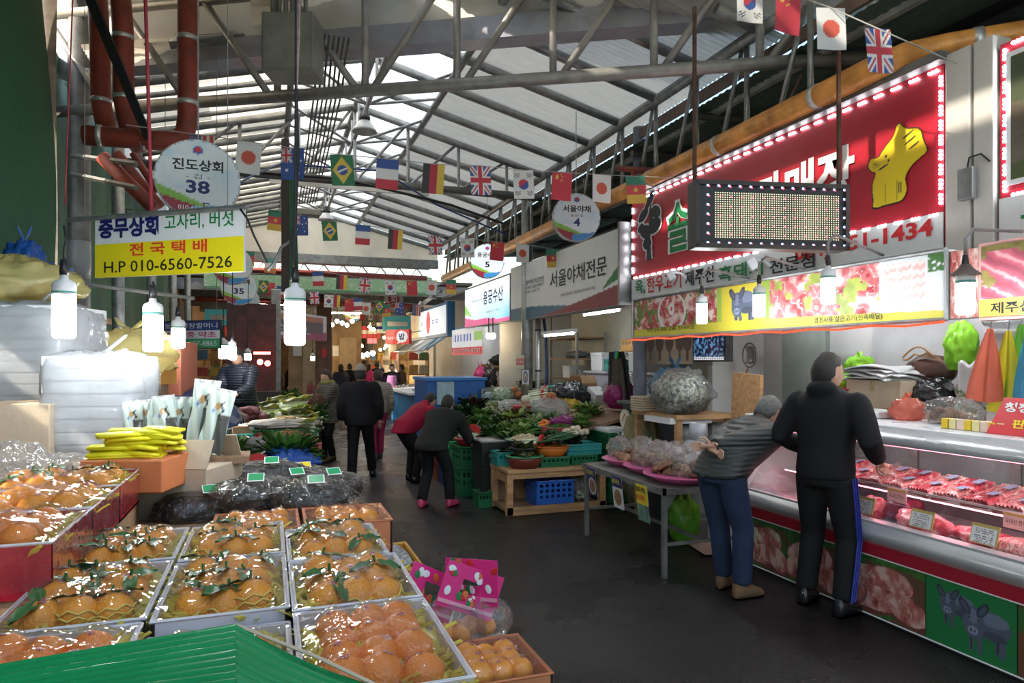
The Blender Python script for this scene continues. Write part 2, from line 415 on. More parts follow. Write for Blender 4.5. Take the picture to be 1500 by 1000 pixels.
# front truss, standing askew to the hall
def sk(x,z,off=0.0): return Vector((x + off * .485,SK0 + SK1 * x + off * .874,z))
STEELD_ = STEELD; STEELD = mat('lit_truss_steel',(.36,.35,.33),.5,.45,.25,7,.2,30)  # lighter copy of the steel: light on the front truss put into its colour
mb = MB(); mb.cyl(sk(-2.2,4.3),sk(6.4,4.3),.058,n=12); ch = obj('truss_chord',mb,STEELD,roof,smooth=True)
mb = MB(); mb.cyl(sk(-2.2,5.32),sk(6.4,5.32),.05,n=10); obj('truss_chord',mb,STEELD,roof,smooth=True)
for i in range(-3,7):
    x = .87 + i * .797
    mb = MB(); mb.cyl(sk(x,4.3),sk(x,5.32),.036,n=8); obj('truss_web',mb,STEELD,roof,smooth=True)
    x2 = x + (.70 if i >= 0 else -.70)
    mb = MB(); mb.cyl(sk(x + (.08 if i >= 0 else -.08),4.33),sk(x2,5.32),.036,n=8); obj('truss_web',mb,STEELD,roof,smooth=True)
mb = MB(); mb.cyl(sk(.79,4.33),sk(.17,5.32),.036,n=8); obj('truss_web',mb,STEELD,roof,smooth=True)
STEELD = STEELD_
# fascia behind it
CREAMP = mat('cream_fascia',(.84,.82,.76),.6,0,.12,2)
mb = MB()
for (za,zb,off) in ((5.04,6.1,.32),):
    mb.add([sk(-2.4,za,off),sk(6.2,za,off),sk(6.2,zb,off),sk(-2.4,zb,off)],[(0,1,2,3)])
obj('fascia_panel',mb,CREAMP,roof,solid=.03)
mb = MB(); mb.add([sk(-2.4,4.84,.26),sk(6.2,4.84,.26),sk(6.2,5.06,.26),sk(-2.4,5.06,.26),sk(-2.4,4.84,.5),sk(6.2,4.84,.5)],[(0,1,2,3),(0,4,5,1)])
obj('fascia_gutter',mb,mat('blue_grey_gutter',(.46,.47,.53),.35,.3,.15),roof)
# second truss and the far gable
mb = MB(); mb.cyl((-1.9,10.4,4.36),(4.2,10.4,4.36),.062,n=12); obj('truss_chord',mb,STEELD,roof,smooth=True)
for i in range(7):
    x = -1.2 + i * .8
    mb = MB(); mb.cyl((x,10.4,4.36),(x,10.4,roofz(x)),.026,n=8); obj('truss_web',mb,STEEL,roof)
    if i < 6: mb = MB(); mb.cyl((x,10.4,4.36),(x + .75,10.4,roofz(x + .75)),.022,n=8); obj('truss_web',mb,STEEL,roof)
mb = MB(); mb.box((1.2,10.75,4.38),(2.4,.05,.12)); obj('cable_tray',mb,CREAMP,roof)
TARP = mat('cream_tarpaulin',(.72,.66,.55),.7,0,.15,2.5,.2,6,trans=.35)
mb = MB()
def gf(u,v):
    x = lerp(-1.9,4.3,u); zt = roofz(x) + .05; return (x,YE + .04 * sin(u * 40) * (1 - v),lerp(4.36,zt,v))
mb.sheet(gf,40,4); obj('gable_sheet',mb,TARP,roof,smooth=True)
mb = MB(); mb.box((1.2,YE,4.28),(6.2,.16,.22)); obj('gable_beam',mb,STEEL,roof)
# lean-to roof over the right-hand shops
GRNR = mat('green_grey_soffit',(.17,.25,.21),.6,0,.25,2,.1,10,stretch=(8,1,1))
lean = thing('ceiling',kind='structure',loc=(6,8,4.6))
for k in range(12):
    y = .6 + k * 1.4
    mb = MB(); mb.sheet(lambda u,v: (lerp(4.25,8.4,u),y + 1.46 * v,4.36 + .28 * u + .008 * sin(v * 90)),2,40); obj('soffit_panel',mb,GRNR,lean,smooth=True)
    mb = MB(); mb.cyl((4.3,y,4.3),(8.3,y,4.56),.045,n=8); obj('soffit_beam',mb,STEELD,lean)
for x in (5.2,6.4):
    mb = MB(); mb.box((x,8.5,4.34),(.09,16,.1)); obj('soffit_beam',mb,DARK,lean)
# unseen flat canopy added to shape the daylight; its gap passes a sun strip
can = thing('ceiling',kind='structure',loc=(2,2,5.6))
for (xa,xb) in ((-2.2,-.6),(-.6,.86),(1.12,2.8),(2.8,4.4),(4.4,6.2)):
    mb = MB(); mb.add([(xa,.7,5.75),(xb,.7,5.75),(xb,SK0 + SK1 * xb + .3,5.75),(xa,SK0 + SK1 * xa + .3,5.75)],[(0,1,2,3)])
    obj('added_light_screen',mb,mat('smoky_light_screen',(.55,.53,.48),.6,0,.1,2,trans=.35),can,solid=.03)

# ---- walls
NETG = mat('green_shade_net',(.018,.12,.05),.8,0,.35,55,.8,140)
wl = thing('wall_left',kind='structure',loc=(-2.05,4,0))
mb = MB(); mb.sheet(lambda u,v: (-2.02 + .05 * sin(u * 21 + v * 2) + .05 * sin(v * 5),lerp(-1,7.72,u),lerp(2.28,6.2,v)),60,10); obj('shade_net',mb,NETG,wl,smooth=True)
mb = MB(); mb.sheet(lambda u,v: (-2.2 + .05 * sin(u * 30),lerp(7.9,17.8,u),lerp(0,5.0,v)),50,6); obj('shade_net',mb,mat('green_wall_sheet',(.03,.10,.055),.7,0,.4,3),wl,smooth=True)
mb = MB(); mb.sheet(lambda u,v: (-2.6 + .04 * sin(u * 30),lerp(-1,8,u),lerp(0,2.6,v)),40,6); obj('back_sheet',mb,mat('dark_storage_wall',(.06,.05,.045),.8,0,.5,4),wl,smooth=True)
mb = MB(); mb.sheet(lambda u,v: (lerp(-2.1,-1.95,u),7.74 + .03 * sin(v * 9),lerp(2.3,6.2,v)),3,12); obj('net_edge_strip',mb,mat('cream_wrapped_edge',(.45,.36,.28),.6,0,.5,5),wl,smooth=True)
# right back walls of the shops
WALLC = mat('cream_wall',(.60,.60,.50),.7,0,.12,2)
WALLW = mat('white_wall',(.62,.63,.62),.6,0,.1,2)
STAIN = mat('stainless_sheet',(.66,.68,.69),.35,.35,.2,2,.1,6)
wr = thing('wall_right',kind='structure',loc=(6.1,9,0))
for (ya,yb,x,m) in ((-.5,5.3,5.75,STAIN),(5.3,6.9,5.75,WALLW),(6.9,13.0,5.9,WALLC),(13.0,24,5.6,WALLW)):
    mb = MB(); mb.box((x + .05,(ya + yb) / 2,1.9),(.1,yb - ya,3.8)); obj('wall_section',mb,m,wr)
for (y,xa,xb) in ((6.95,5.0,5.75),(12.98,4.35,5.9),(-.5,4.6,5.75)):
    mb = MB(); mb.box(((xa + xb) / 2,y,1.6),(xb - xa,.09,3.2)); obj('partition',mb,WALLW,wr)
mb = MB(); mb.box((5.0,8.5,3.3),(1.5,18,.06)); obj('shop_soffit',mb,mat('shop_soffit',(.25,.24,.22),.8,0,.2),wr)
# ================================================================== right-hand signs
def marble(name,stops,scale=9,rough=.3,bump=.25,dist=1.0,stretch=None,coat=.3):
    if name in _M: return _M[name]
    m = bpy.data.materials.new(name); m.use_nodes = True; nt = m.node_tree; N = nt.nodes.new; L = nt.links.new; b = nt.nodes['Principled BSDF']
    tc = N('ShaderNodeTexCoord'); mp = N('ShaderNodeMapping'); L(tc.outputs['Object'],mp.inputs[0])
    if stretch: mp.inputs['Scale'].default_value = stretch
    n = N('ShaderNodeTexNoise'); n.inputs['Scale'].default_value = scale; n.inputs['Detail'].default_value = 5; n.inputs['Distortion'].default_value = dist
    L(mp.outputs[0],n.inputs['Vector']); r = N('ShaderNodeValToRGB'); L(n.outputs['Fac'],r.inputs[0]); L(r.outputs[0],b.inputs['Base Color'])
    e = r.color_ramp.elements
    while len(e) < len(stops): e.new(.5)
    for i,(p,c) in enumerate(stops): e[i].position = p; e[i].color = (*c,1)
    b.inputs['Roughness'].default_value = rough; b.inputs['Coat Weight'].default_value = coat
    bp = N('ShaderNodeBump'); bp.inputs['Strength'].default_value = bump; bp.inputs['Distance'].default_value = .01; L(n.outputs['Fac'],bp.inputs['Height']); L(bp.outputs[0],b.inputs['Normal'])
    _M[name] = m; return m
YD = Vector((0,-1,0))
def pxtext(body,m,parent,x0,yt,yb,x1,X,bold=0.0,ext=.004,name='lettering'):
    O = PX(x0,yb,X); T = PX(x0,yt,X); R = PX(x1,yb,X)
    return text(body,m,parent,O,(0,R.y - O.y,0),(0,0,T.z - O.z),bold=bold,ext=ext,name=name)
def signbox(name,label,ya,yb,za,zb,X,m,th=.16,cat='sign',group=None):
    """a box sign facing the aisle; ya < yb"""
    r = thing(name,label,cat,(X + th / 2,(ya + yb) / 2,za),group=group)
    mb = MB(); mb.box((X + th / 2 + .004,(ya + yb) / 2,(za + zb) / 2),(th,yb - ya,zb - za)); obj('sign_box',mb,m,r)
    return r
def meat_ink(u,v,seed=0,s=9.0,base=(.62,.10,.09),fat=(.86,.70,.64),dark=(.38,.03,.035)):
    n = fbm(u * 1.0,v * 1.0,s,seed); c = solid(u,base)
    k = np.clip((n - .5) * 5,0,1); c = c * (1 - k[:,None]) + np.array(fat) * k[:,None]
    k = np.clip((.42 - n) * 6,0,1); c = c * (1 - k[:,None]) + np.array(dark) * k[:,None]
    st = np.abs(np.sin((u * .8 + v * .6) * s * 2.2 + n * 7)) < .16
    return mixc(c,st,fat,np.full(len(u),.75))
def pig_ink(c,u,v,cx,cy_,s,asp,col=(.075,.085,.13),flip=1):
    """a dark grey pig facing the viewer; s = height in v, asp = panel width / height"""
    hi = tuple(min(1,k * 2.6) for k in col); lo = tuple(k * .35 for k in col)
    def E(x,y,rx,ry,a=0.): return ell((u - cx) * asp * flip,v - cy_,x * s,y * s,rx * s,ry * s,a)
    for (x,y) in ((-.12,-.33),(.04,-.37),(.36,-.27),(.46,-.29)): paint(c,E(x,y,.052,.24),col)
    for (x,y) in ((.36,-.27),(-.12,-.33)): paint(c,E(x,y,.022,.22),lo)
    paint(c,E(.24,.02,.36,.27),col); c = mixc(c,E(.26,.14,.30,.13),hi,np.full(len(u),.45))
    c = mixc(c,E(.3,-.16,.24,.08),lo,np.full(len(u),.6))
    paint(c,E(-.08,-.02,.21,.30),col); c = mixc(c,E(-.09,.1,.13,.13),hi,np.full(len(u),.45))
    paint(c,E(-.25,.24,.085,.17,.6),lo); paint(c,E(.09,.25,.08,.17,-.6),lo)
    c = mixc(c,E(-.245,.235,.05,.12,.6),col,np.full(len(u),.9)); c = mixc(c,E(.085,.245,.045,.12,-.6),col,np.full(len(u),.9))
    paint(c,E(-.09,-.17,.10,.08),hi); paint(c,E(-.125,-.17,.022,.03),lo); paint(c,E(-.055,-.17,.022,.03),lo)
    paint(c,E(-.17,.05,.025,.025),lo); paint(c,E(.01,.05,.025,.025),lo)
    return c
REDB = mat('red_banner',(.42,.015,.03),.4,0,.06,1.5)
WHTB = mat('white_banner',(.72,.73,.73),.45,0,.04,2)
LEDW = glow('white_led',(.85,.92,1.0),30.0)
led_mb = MB()
for q in (-1,0,1): led_mb.ball((0,q * .026,0),(.009,.011,.011),6,4)
LED0 = None
def ledrow(parent,a,b,n):
    global LED0
    a = Vector(a); b = Vector(b); t = (b - a).normalized()
    R = t.to_track_quat('Y','Z').to_matrix().to_4x4()
    for i in range(n):
        p = lerp(a,b,(i + .5) / n)
        if LED0 is None: LED0 = o = obj('led_module',led_mb,LEDW,None,loc=p); o.matrix_basis = Matrix.Translation(p) @ R; setparent(o,parent)
        else: inst(LED0,'led_module',parent,M=Matrix.Translation(p) @ R)
# --- the big red butcher sign
SX = 4.2; ya,yb = 3.30,7.42
bs = signbox('butcher_sign','large red butcher sign framed with white LED lights above the meat banner',ya,yb,2.42,3.66,SX,REDB)
mb = MB(); mb.box((SX - .002,(ya + yb) / 2,2.55),(.008,yb - ya,.26)); obj('white_strip',mb,WHTB,bs)
mb = MB(); mb.box((SX + .02,5.36,3.69),(.22,4.2,.06)); obj('top_rail',mb,STEELD,bs)
X_ = SX - .004
ledrow(bs,(X_,7.40,2.70),(X_,ya,2.67),30); ledrow(bs,(X_,7.40,3.63),(X_,ya,3.63),28)
ledrow(bs,(X_,7.40,2.72),(X_,7.40,3.6),6); ledrow(bs,(X_,3.32,2.72),(X_,3.32,3.6),9)
for (m,bo) in ((K_WHT,.055),(K_GRN,.02)): pxtext('솔',m,bs,978 - (3 if bo > .03 else 0),302 - (3 if bo > .03 else 0),372 + (2 if bo > .03 else 0),1009 + (3 if bo > .03 else 0),X_ - (0 if bo > .03 else .004),bo)
pxtext('판매장',K_WHT,bs,1105,262,330,1252,X_,.03)
pxtext('육,',K_GRN,bs,931,411,432,945,X_ - .008,.02); pxtext('한우고기',K_RED,bs,948,406,430,998,X_ - .008,.02)
pxtext('제주산',K_BLK,bs,1004,397,420,1048,X_ - .008,.02); pxtext('흑돼지',K_GRN,bs,1053,391,414,1118,X_ - .008,.02); pxtext('전문점',K_BLK,bs,1128,381,402,1194,X_ - .008,.02)
pxtext('064) 751-1434',K_RED,bs,1165,362,388,1367,X_ - .008,.03)
def pine(u,v):
    c = solid(u,(.02,.02,.025))
    return c
_pb = [(.55,.86,.2,.07,.5),(.3,.68,.2,.08,.3),(.78,.66,.17,.09,-.2),(.72,.47,.24,.11,.1),(.4,.42,.22,.1,-.1),(.2,.5,.12,.06,.2),(.45,.24,.16,.09,0)]
def pmask(g):
    def f(u,v):
        r = np.zeros(len(u),bool)
        for (a,b,c,d,e) in _pb: r |= ell(u,v,a,b,c + g,d + g * .6,e)
        r |= inpoly(u,v,[(.42 - g,0),(.62 + g,0),(.56 + g,.3),(.68 + g,.6),(.58,.85),(.54,.6),(.45 - g,.3)])
        return r
    return f
p0 = PX(932,385,X_); p1 = PX(970,385,X_)
for g,col in ((.045,(.75,.75,.75)),(0.,(.02,.022,.028))):
    printed('pine_tree_print',p0 + Vector((-.003 - (.003 if g == 0 else 0),0,0)),(0,p1.y - p0.y,0),(0,0,.80),60,90,lambda u,v: solid(u,col),bs,poly=pmask(g))
# a plain yellow pig sitting on the sign
pg0 = PX(1273,308,X_); pg1 = PX(1360,290,X_)
PGY = mat('yellow_print',(.72,.52,.02),.5,0,.03); 
def spline(pts,k=6):
    n = len(pts); out = []
    for i in range(n):
        p0,p1,p2,p3 = (np.array(pts[(i + j - 1) % n]) for j in range(4))
        for t in np.arange(k) / k: out.append(tuple(.5 * (2 * p1 + (p2 - p0) * t + (2 * p0 - 5 * p1 + 4 * p2 - p3) * t * t + (3 * p1 - p0 - 3 * p2 + p3) * t ** 3)))
    return out
def pigpoly(k):
    def f(u,v):
        r = inpoly(u,v,spline([(.10,.02),(.36,.02),(.58,.03),(.66,.14),(.64,.3),(.74,.42),(.90,.50),(.98,.55),(.92,.70),(.86,.84),(.66,.90),(.52,.99),(.44,.86),(.30,.76),(.18,.66),(.04,.66),(.0,.58),(.06,.50),(.13,.46),(.07,.30),(.09,.12)]))
        return r
    return f
def pigc(u,v):
    c = solid(u,(.74,.54,.02)); K = (.05,.035,.02)
    for (a,b,w) in ((.68,.82,.1),(.72,.74,.1),(.78,.66,.09)): paint(c,ell(u,v,a,b,w,.014,.35),K)
    paint(c,ell(u,v,.31,.64,.022,.02),K); paint(c,ell(u,v,.36,.575,.02,.018),K)
    paint(c,ell(u,v,.14,.57,.075,.05),(.60,.42,.02)); paint(c,ell(u,v,.12,.58,.012,.014),K); paint(c,ell(u,v,.16,.56,.012,.014),K)
    paint(c,ell(u,v,.26,.51,.10,.014,.25),K)
    for x in (.30,.50): paint(c,(np.abs(u - x) < .008) & (v > .04) & (v < .3),K)
    for x in (.53,.57): paint(c,(np.abs(u - x) < .008) & (v > .12) & (v < .26),K)
    return c
printed('pig_outline_print',pg0 + Vector((-.002,.012,-.012)),(0,(pg1.y - pg0.y) * 1.04,0),(0,0,.584),110,110,lambda u,v: solid(u,(.04,.03,.02)),bs,poly=pigpoly(0))
printed('yellow_pig_print',pg0 + Vector((-.004,0,0)),(0,pg1.y - pg0.y,0),(0,0,.56),110,110,pigc,bs,poly=pigpoly(0))
# --- two pale posts and the pork picture sign to its right
for (y,w) in ((3.19,.17),(3.02,.13)):
    mb = MB(); mb.box((4.26,y,2.95),(.16,w,1.5)); tag(obj('trim_1',mb,mat('cream_metal_post',(.6,.57,.52),.5,.1,.12,3),bev=.01),kind='structure')
pa = thing('power_adapter','grey LED power adapter fixed to the cream post','adapter',(4.16,3.1,2.72))
mb = MB(); mb.box((4.15,3.1,2.81),(.05,.1,.2)); obj('case',mb,STEEL,pa,bev=.005)
mb = MB(); mb.tube([(4.15,3.1,2.91),(4.14,3.08,2.97),(4.16,3.02,2.98),(4.17,2.97,2.92)],.006,5); obj('cable',mb,WIRE,pa)
ps = signbox('pork_photo_sign','red framed photo sign of black pigs beside the cream posts',1.4,2.93,2.42,3.62,SX,REDB)
def grazing(u,v):
    n = fbm(u,v,14,5); c = solid(u,(.12,.10,.07)) * (.6 + .8 * n[:,None])
    k = v + (n - .5) * .25; c = mixc(c,k > .62,(.055,.075,.035),np.full(len(u),.9)); c = mixc(c,k < .16,(.06,.09,.03),np.full(len(u),.8))
    for (x,y,s) in ((.30,.60,.4),(.42,.42,.75)):
        B = (.035,.033,.038)
        paint(c,ell(u,v,x,y,.33 * s,.19 * s),B); paint(c,ell(u,v,x - .2 * s,y + .05,.16 * s,.15 * s,.5),B)
        c = mixc(c,ell(u,v,x + .02,y + .07 * s,.24 * s,.07 * s),(.13,.13,.15),np.full(len(u),.6))
        for dx in (-.22,-.12,.14,.22): paint(c,ell(u,v,x + dx * s,y - .22 * s,.03 * s,.17 * s),B)
    return c
printed('pig_photo',(X_ - .004,2.86,2.78),(0,-1.4,0),(0,0,.74),110,70,grazing,ps)
mb = MB(); mb.box((X_,2.16,3.15),(.006,1.46,.80)); obj('photo_border',mb,K_WHT,ps)
mb = MB(); mb.box((X_,2.165,2.55),(.008,1.53,.26)); obj('white_strip',mb,WHTB,ps)
text('육',K_GRN,ps,(X_ - .006,2.80,2.46),(0,-.2,0),(0,0,.17),bold=.03)
ledrow(ps,(X_,2.90,2.70),(X_,2.90,3.6),9); ledrow(ps,(X_,2.9,3.6),(X_,1.5,3.6),9); ledrow(ps,(X_,2.9,2.69),(X_,1.5,2.69),9)
# --- meat banner
BX = 3.95; b0 = PX(928,489,BX); b1 = PX(1388,472,BX)
mbn = signbox('meat_banner_sign','long banner sign printed with meat and a grey pig under the red sign',b1.y,b0.y,1.95,2.385,BX,STEEL,.08)
def banner(u,v):
    W = (b0.y - b1.y); asp = W / .42
    edges = [0,(b0.y - PX(1050,470,BX).y) / W,(b0.y - PX(1128,470,BX).y) / W,(b0.y - PX(1292,470,BX).y) / W,1]
    n = fbm(u * asp,v,7,2); c = solid(u,(.8,.8,.8))
    s = u < edges[1]; m1 = meat_ink(u * asp,v,3,6,(.5,.10,.09)); c[s] = m1[s]
    g = s & (fbm(u * asp,v,5,9) > .56); c[g] = np.array((.16,.22,.05)) * (.6 + n[g][:,None])
    x0 = edges[1]
    for (cx,r) in ((.50,.33),):
        e = ell((u / x0 - cx) * 4.2,v - .58,0,0,.72,.50); paint(c,s & e,(.8,.79,.76))
        e = ell((u / x0 - cx) * 4.2,v - .60,0,0,.62,.43); mm = meat_ink(u * asp,v,8,8,(.55,.09,.08)); k = s & e; c[k] = mm[k]
        paint(c,s & ell((u / x0 - cx) * 4.2,v - .66,0,0,.16,.16),(.85,.83,.8)); paint(c,s & ell((u / x0 - cx) * 4.2,v - .66,0,0,.06,.06),(.6,.1,.08))
    s = (u >= edges[1]) & (u < edges[2]); paint(c,s,(.72,.58,.06))
    ww = (u - edges[1]) / (edges[2] - edges[1]); k = s & ((ww < .1) | (ww > .88)); paint(c,k,(.35,.5,.08))
    cp = pig_ink(c.copy(),u,v,lerp(edges[1],edges[2],.45),.58,.92,asp,(.12,.14,.20)); c[s] = cp[s]
    s = (u >= edges[2]) & (u < edges[3]); mm = meat_ink(u * asp,v,21,5,(.66,.16,.17),(.85,.66,.64)); c[s] = mm[s]
    g = s & (fbm(u * asp,v,4,33) > .66); c[g] = np.array((.36,.42,.08)) * (.6 + n[g][:,None])
    s = u >= edges[3]; paint(c,s,(.76,.78,.80)); q = (u - edges[3]) / (1 - edges[3])
    k = s & (q > .06) & (q < .74) & (v > .27) & (v < .93)
    st = np.sin(v * 42 + np.sin(q * 60) * .8 + n * 3) * .5 + .5; cc = np.array((.82,.42,.38)) * (1 - st[:,None]) + np.array((.85,.78,.76)) * st[:,None]; c[k] = cc[k]
    k = s & ((np.abs((q - .06) / .2267 % 1 - .5) > .46)); c = mixc(c,k & (v > .27) & (v < .93),(.82,.78,.78),np.full(len(u),.9))
    k = s & (q > .76) & (v > .72) & (fbm(u * asp,v,18,4) > .42); paint(c,k,(.05,.16,.03))
    st = v < (.14 + .08 * np.sin(u * 3 + .5)); paint(c,st,(.70,.62,.06))
    return c
printed('meat_print',(BX - .001,b0.y - .02,1.965),(0,b1.y - b0.y + .04,0),(0,0,.405),420,70,banner,mbn)
for i,(a,b) in enumerate((((BX - .01,b0.y,1.95),(BX - .01,b1.y,1.95)),((BX - .01,b0.y,2.385),(BX - .01,b1.y,2.385)),((BX - .01,b0.y,1.95),(BX - .01,b0.y,2.385)),((BX - .01,b1.y,1.95),(BX - .01,b1.y,2.385)))):
    mb = MB(); mb.tube([a,b],.014,6); obj('frame_edge',mb,STEEL,mbn)
mb = MB(); mb.tube([(BX - .03,lerp(b0.y,b1.y,i / 14),1.935 - .015 * (i % 2)) for i in range(15)],.008,5); obj('red_rope_light',mb,glow('red_rope_glow',(1,.12,.05),1.6),mbn)
pxtext('제주산 돈육, 흑돼지, 암돼지, 한우·육우전문',K_BLK,mbn,948,480,487,1018,BX - .006,.01)
pxtext('경조사용 삶은고기(신속배달)',K_BLK,mbn,1193,465,475,1293,BX - .006,.01)
# next banner to the right
b2 = PX(1390,470,BX); b3 = PX(1436,470,BX)
m2 = signbox('meat_strip_sign','narrow meat printed strip between the two banners',b3.y + .01,b2.y - .01,1.95,2.37,BX,STEEL,.06)
printed('meat_print',(BX - .002,b2.y - .01,1.955),(0,b3.y - b2.y + .02,0),(0,0,.41),50,60,lambda u,v: meat_ink(u,v,51,5,(.6,.2,.17),(.85,.7,.64)),m2)
text('솔',K_GRN,m2,(BX - .006,b2.y - .06,2.02),(0,-.1,0),(0,0,.09),bold=.02)
m3 = signbox('pork_banner_sign','pink framed pork banner with yellow strip at the right edge',1.9,b3.y - .01,1.93,2.38,BX - .03,mat('pink_frame',(.75,.38,.36),.5,0,.05),.08)
def ribs(u,v):
    c = solid(u,(.25,.2,.06)) * (.5 + fbm(u * 2,v,9,3)[:,None])
    s = np.sin((v * .9 + u * 1.7) * 20 + fbm(u * 2,v,5,7) * 3); k = (v < .9) & (fbm(u * 2,v,3,12) > .3)
    cc = np.array((.66,.14,.2)) * (.8 + .25 * s[:,None]); c[k] = cc[k]
    c = mixc(c,k & (s > .82),(.8,.5,.5),np.full(len(u),.7)); return c
printed('pork_print',(BX - .036,b3.y - .03,2.05),(0,1.93 - b3.y,0),(0,0,.31),110,50,ribs,m3)
mb = MB(); mb.box((BX - .034,(1.93 + b3.y) / 2,2.0),(.006,b3.y - 1.97,.1)); obj('yellow_strip',mb,mat('mustard_print',(.62,.46,.08),.5,0,.03),m3)
text('제주산 돈육',K_BLK,m3,(BX - .04,b3.y - .09,1.965),(0,-.42,0),(0,0,.065),bold=.02)
# --- hanging LED matrix sign
A0 = P(1018,362,4.6); A1 = P(1243,371,4.75); A1.z = A0.z; LX = A1 - A0; LZ = Vector((0,0,.455)); LN = LX.cross(LZ).normalized()
ls = thing('led_matrix_sign','black LED dot matrix sign hanging on two rods before the red sign','sign',(A0 + A1) / 2)
mb = MB(); c = A0 + LX / 2 + LZ / 2 - LN * .07; R = Matrix((LX.normalized(),-LN,Vector((0,0,1)))).transposed()
mb.box(c,(LX.length,.13,.455),R=R); obj('housing',mb,BLACKP,ls,bev=.008)
mb = MB()
for (o,x,y) in ((0,1,.035),(1,1,.035)):
    mb.box(A0 + LX / 2 + LZ * (0.03 if o == 0 else .97) - LN * .0,(LX.length,.03,.03),R=R)
for q in (.012,.988): mb.box(A0 + LX * q + LZ / 2,(.028,.03,.455),R=R)
obj('bezel',mb,mat('dark_brown_bezel',(.05,.04,.035),.5,.1,.2),ls)
def dots(name,pts,m,r,kind=None):
    mb = MB()
    for (u,v) in pts:
        p = A0 + LX * u + LZ * v + LN * .003; x = LX.normalized() * r; z = Vector((0,0,r))
        mb.add([p - x - z,p + x - z,p + x + z,p - x + z],[(0,1,2,3)])
    o = obj(name,mb,m,ls)
    o['kind'] = 'stuff'
NU,NV = 54,21
dots('led_dots',[(lerp(.13,.93,i / (NU - 1)),lerp(.16,.82,j / (NV - 1))) for i in range(NU) for j in range(NV)],glow('warm_white_dots',(1,.95,.62),1.6),.0038)
pr = [(lerp(.08,.97,i / 13),w) for i in range(14) for w in (.075,.925)] + [(w,lerp(.075,.925,j / 6)) for j in range(7) for w in (.08,.97)]
dots('blue_border_dots',pr,glow('blue_dots',(.4,.6,1),4.0),.007); dots('red_border_dots',[(u + .008,v - .012) for (u,v) in pr],glow('red_dots',(1,.1,.2),3.0),.006)
dots('red_dots',[(lerp(.16,.92,i / 11),lerp(.2,.76,j / 4)) for i in range(12) for j in range(5)],glow('red_dots',(1,.1,.2),3.0),.0052)
for (px,top) in ((1022,45),(1243,70)):
    q = .02 if px < 1100 else .97; p = A0 + LX * q - LN * .06; mb = MB(); mb.box(p + Vector((0,0,.95)),(.022,.022,1.4),R=R); obj('hanging_rod',mb,RUST,ls)
# --- floodlights on the white strip
for i,(px,py,lb) in enumerate(((1103,387,'white square floodlight below the middle of the LED matrix sign'),(983,404,'white square floodlight near the left end of the red sign'))):
    p = PX(px,py,4.02); f = thing('floodlight',lb,'light',p,group='floodlights on the butcher sign')
    Rm = Euler((.5,0,-2.2)).to_matrix(); mb = MB(); mb.box(p,(.13,.07,.10),R=Rm,); obj('lamp_head',mb,WHITEP,f,bev=.006)
    mb = MB(); mb.box(p + Rm @ Vector((0,.038,0)),(.11,.006,.08),R=Rm); obj('lens',mb,mat('lamp_glass',(.55,.6,.62),.15,0,0),f)
    mb = MB(); mb.tube([p + Vector((.0,0,.04)),p + Vector((.1,-.02,.03)),p + Vector((.18,-.02,-.02))],.012,6); obj('bracket',mb,WHITEP,f)
# --- green grocer's sign, fish shop sign
def grocer(u,v):
    c = solid(u,(.80,.80,.78)); n = fbm(u * 4,v,2,3); c = mixc(c,v > .45,(.42,.50,.50),np.clip((n - .42) * 2.0,0,1) * (v - .4))
    def curve(a,b,k): return a + (b - a) * u + k * np.sin(u * pi)
    b = v < (.13 + .10 * np.cos(u * 3.0)); t = np.clip(u * 1.4,0,1); cb = np.array((.03,.10,.16)) * (1 - t[:,None]) + np.array((.10,.22,.30)) * t[:,None]
    c[b] = cb[b]
    r = (v < (-.06 + .36 * u ** 1.5)); paint(c,r,(.27,.055,.06))
    g = (u > .80) & (v < ((u - .80) / .2) ** .8 * .55 + .1) & (v > (u - .80) * 1.0 + .2); paint(c,g,(.12,.36,.05)); g2 = g & (v < (u - .80) * 2.2 + .2); paint(c,g2,(.03,.20,.05))
    return c
gs = signbox('grocer_sign','grey grocer sign with swoosh and black lettering left of the red sign',7.50,11.90,2.4,3.385,SX,STEEL,.2)
printed('sign_print',(SX - .001,11.9,2.41),(0,-4.4,0),(0,0,.965),130,60,grocer,gs)
pxtext('서울야채전문',K_BLK,gs,806,399,423,889,SX - .004,.01)
pxtext('각종야채 취급전문',K_BLK,gs,768,412,419,797,SX - .004); pxtext('HOME DELIVERY',K_BLK,gs,768,421,425,797,SX - .004); pxtext('무료배달 가능합니다',K_BLK,gs,768,427,431,791,SX - .004)
pxtext('(064) 722-3872 / 755-4050, 010-4691-7067',K_BLK,gs,822,430,435,873,SX - .004)
mb = MB(); mb.box((SX - .02,7.5,2.89),(.24,.05,1.03)); obj('side_cap',mb,STEEL,gs)
def fish(u,v):
    c = solid(u,(.72,.82,.85)); t = np.clip((v - .1) * 1.6,0,1); c = c * t[:,None] + np.array((.12,.42,.62)) * (1 - t[:,None]) * u[:,None] + np.array((.7,.8,.8)) * (1 - t[:,None]) * (1 - u[:,None])
    paint(c,v < .12 + .25 * np.clip(.25 - u,0,1) * 4 * .5 + .04 * np.sin(u * 5),(.55,.08,.22)); paint(c,(u < .22) & (v < .62 - u * 2.0) & (v > .34 - u * .6),(.25,.55,.12)); return c
fs = signbox('fish_shop_sign','glowing white and blue fish shop sign beyond the grocer sign',11.95,15.05,2.42,3.30,SX,STEEL,.2)
printed('sign_print',(SX - .001,15.03,2.44),(0,-3.06,0),(0,0,.84),60,30,fish,fs,print_mat('backlit_print',.4,1.1))
pxtext('용궁수산',K_BLU,fs,708,427,447,737,SX - .004,.015); pxtext('수산물 도매 소매',K_BLU,fs,691,441,444,706,SX - .004); pxtext('(064) 751-1992',K_BLU,fs,712,456,459,731,SX - .004)
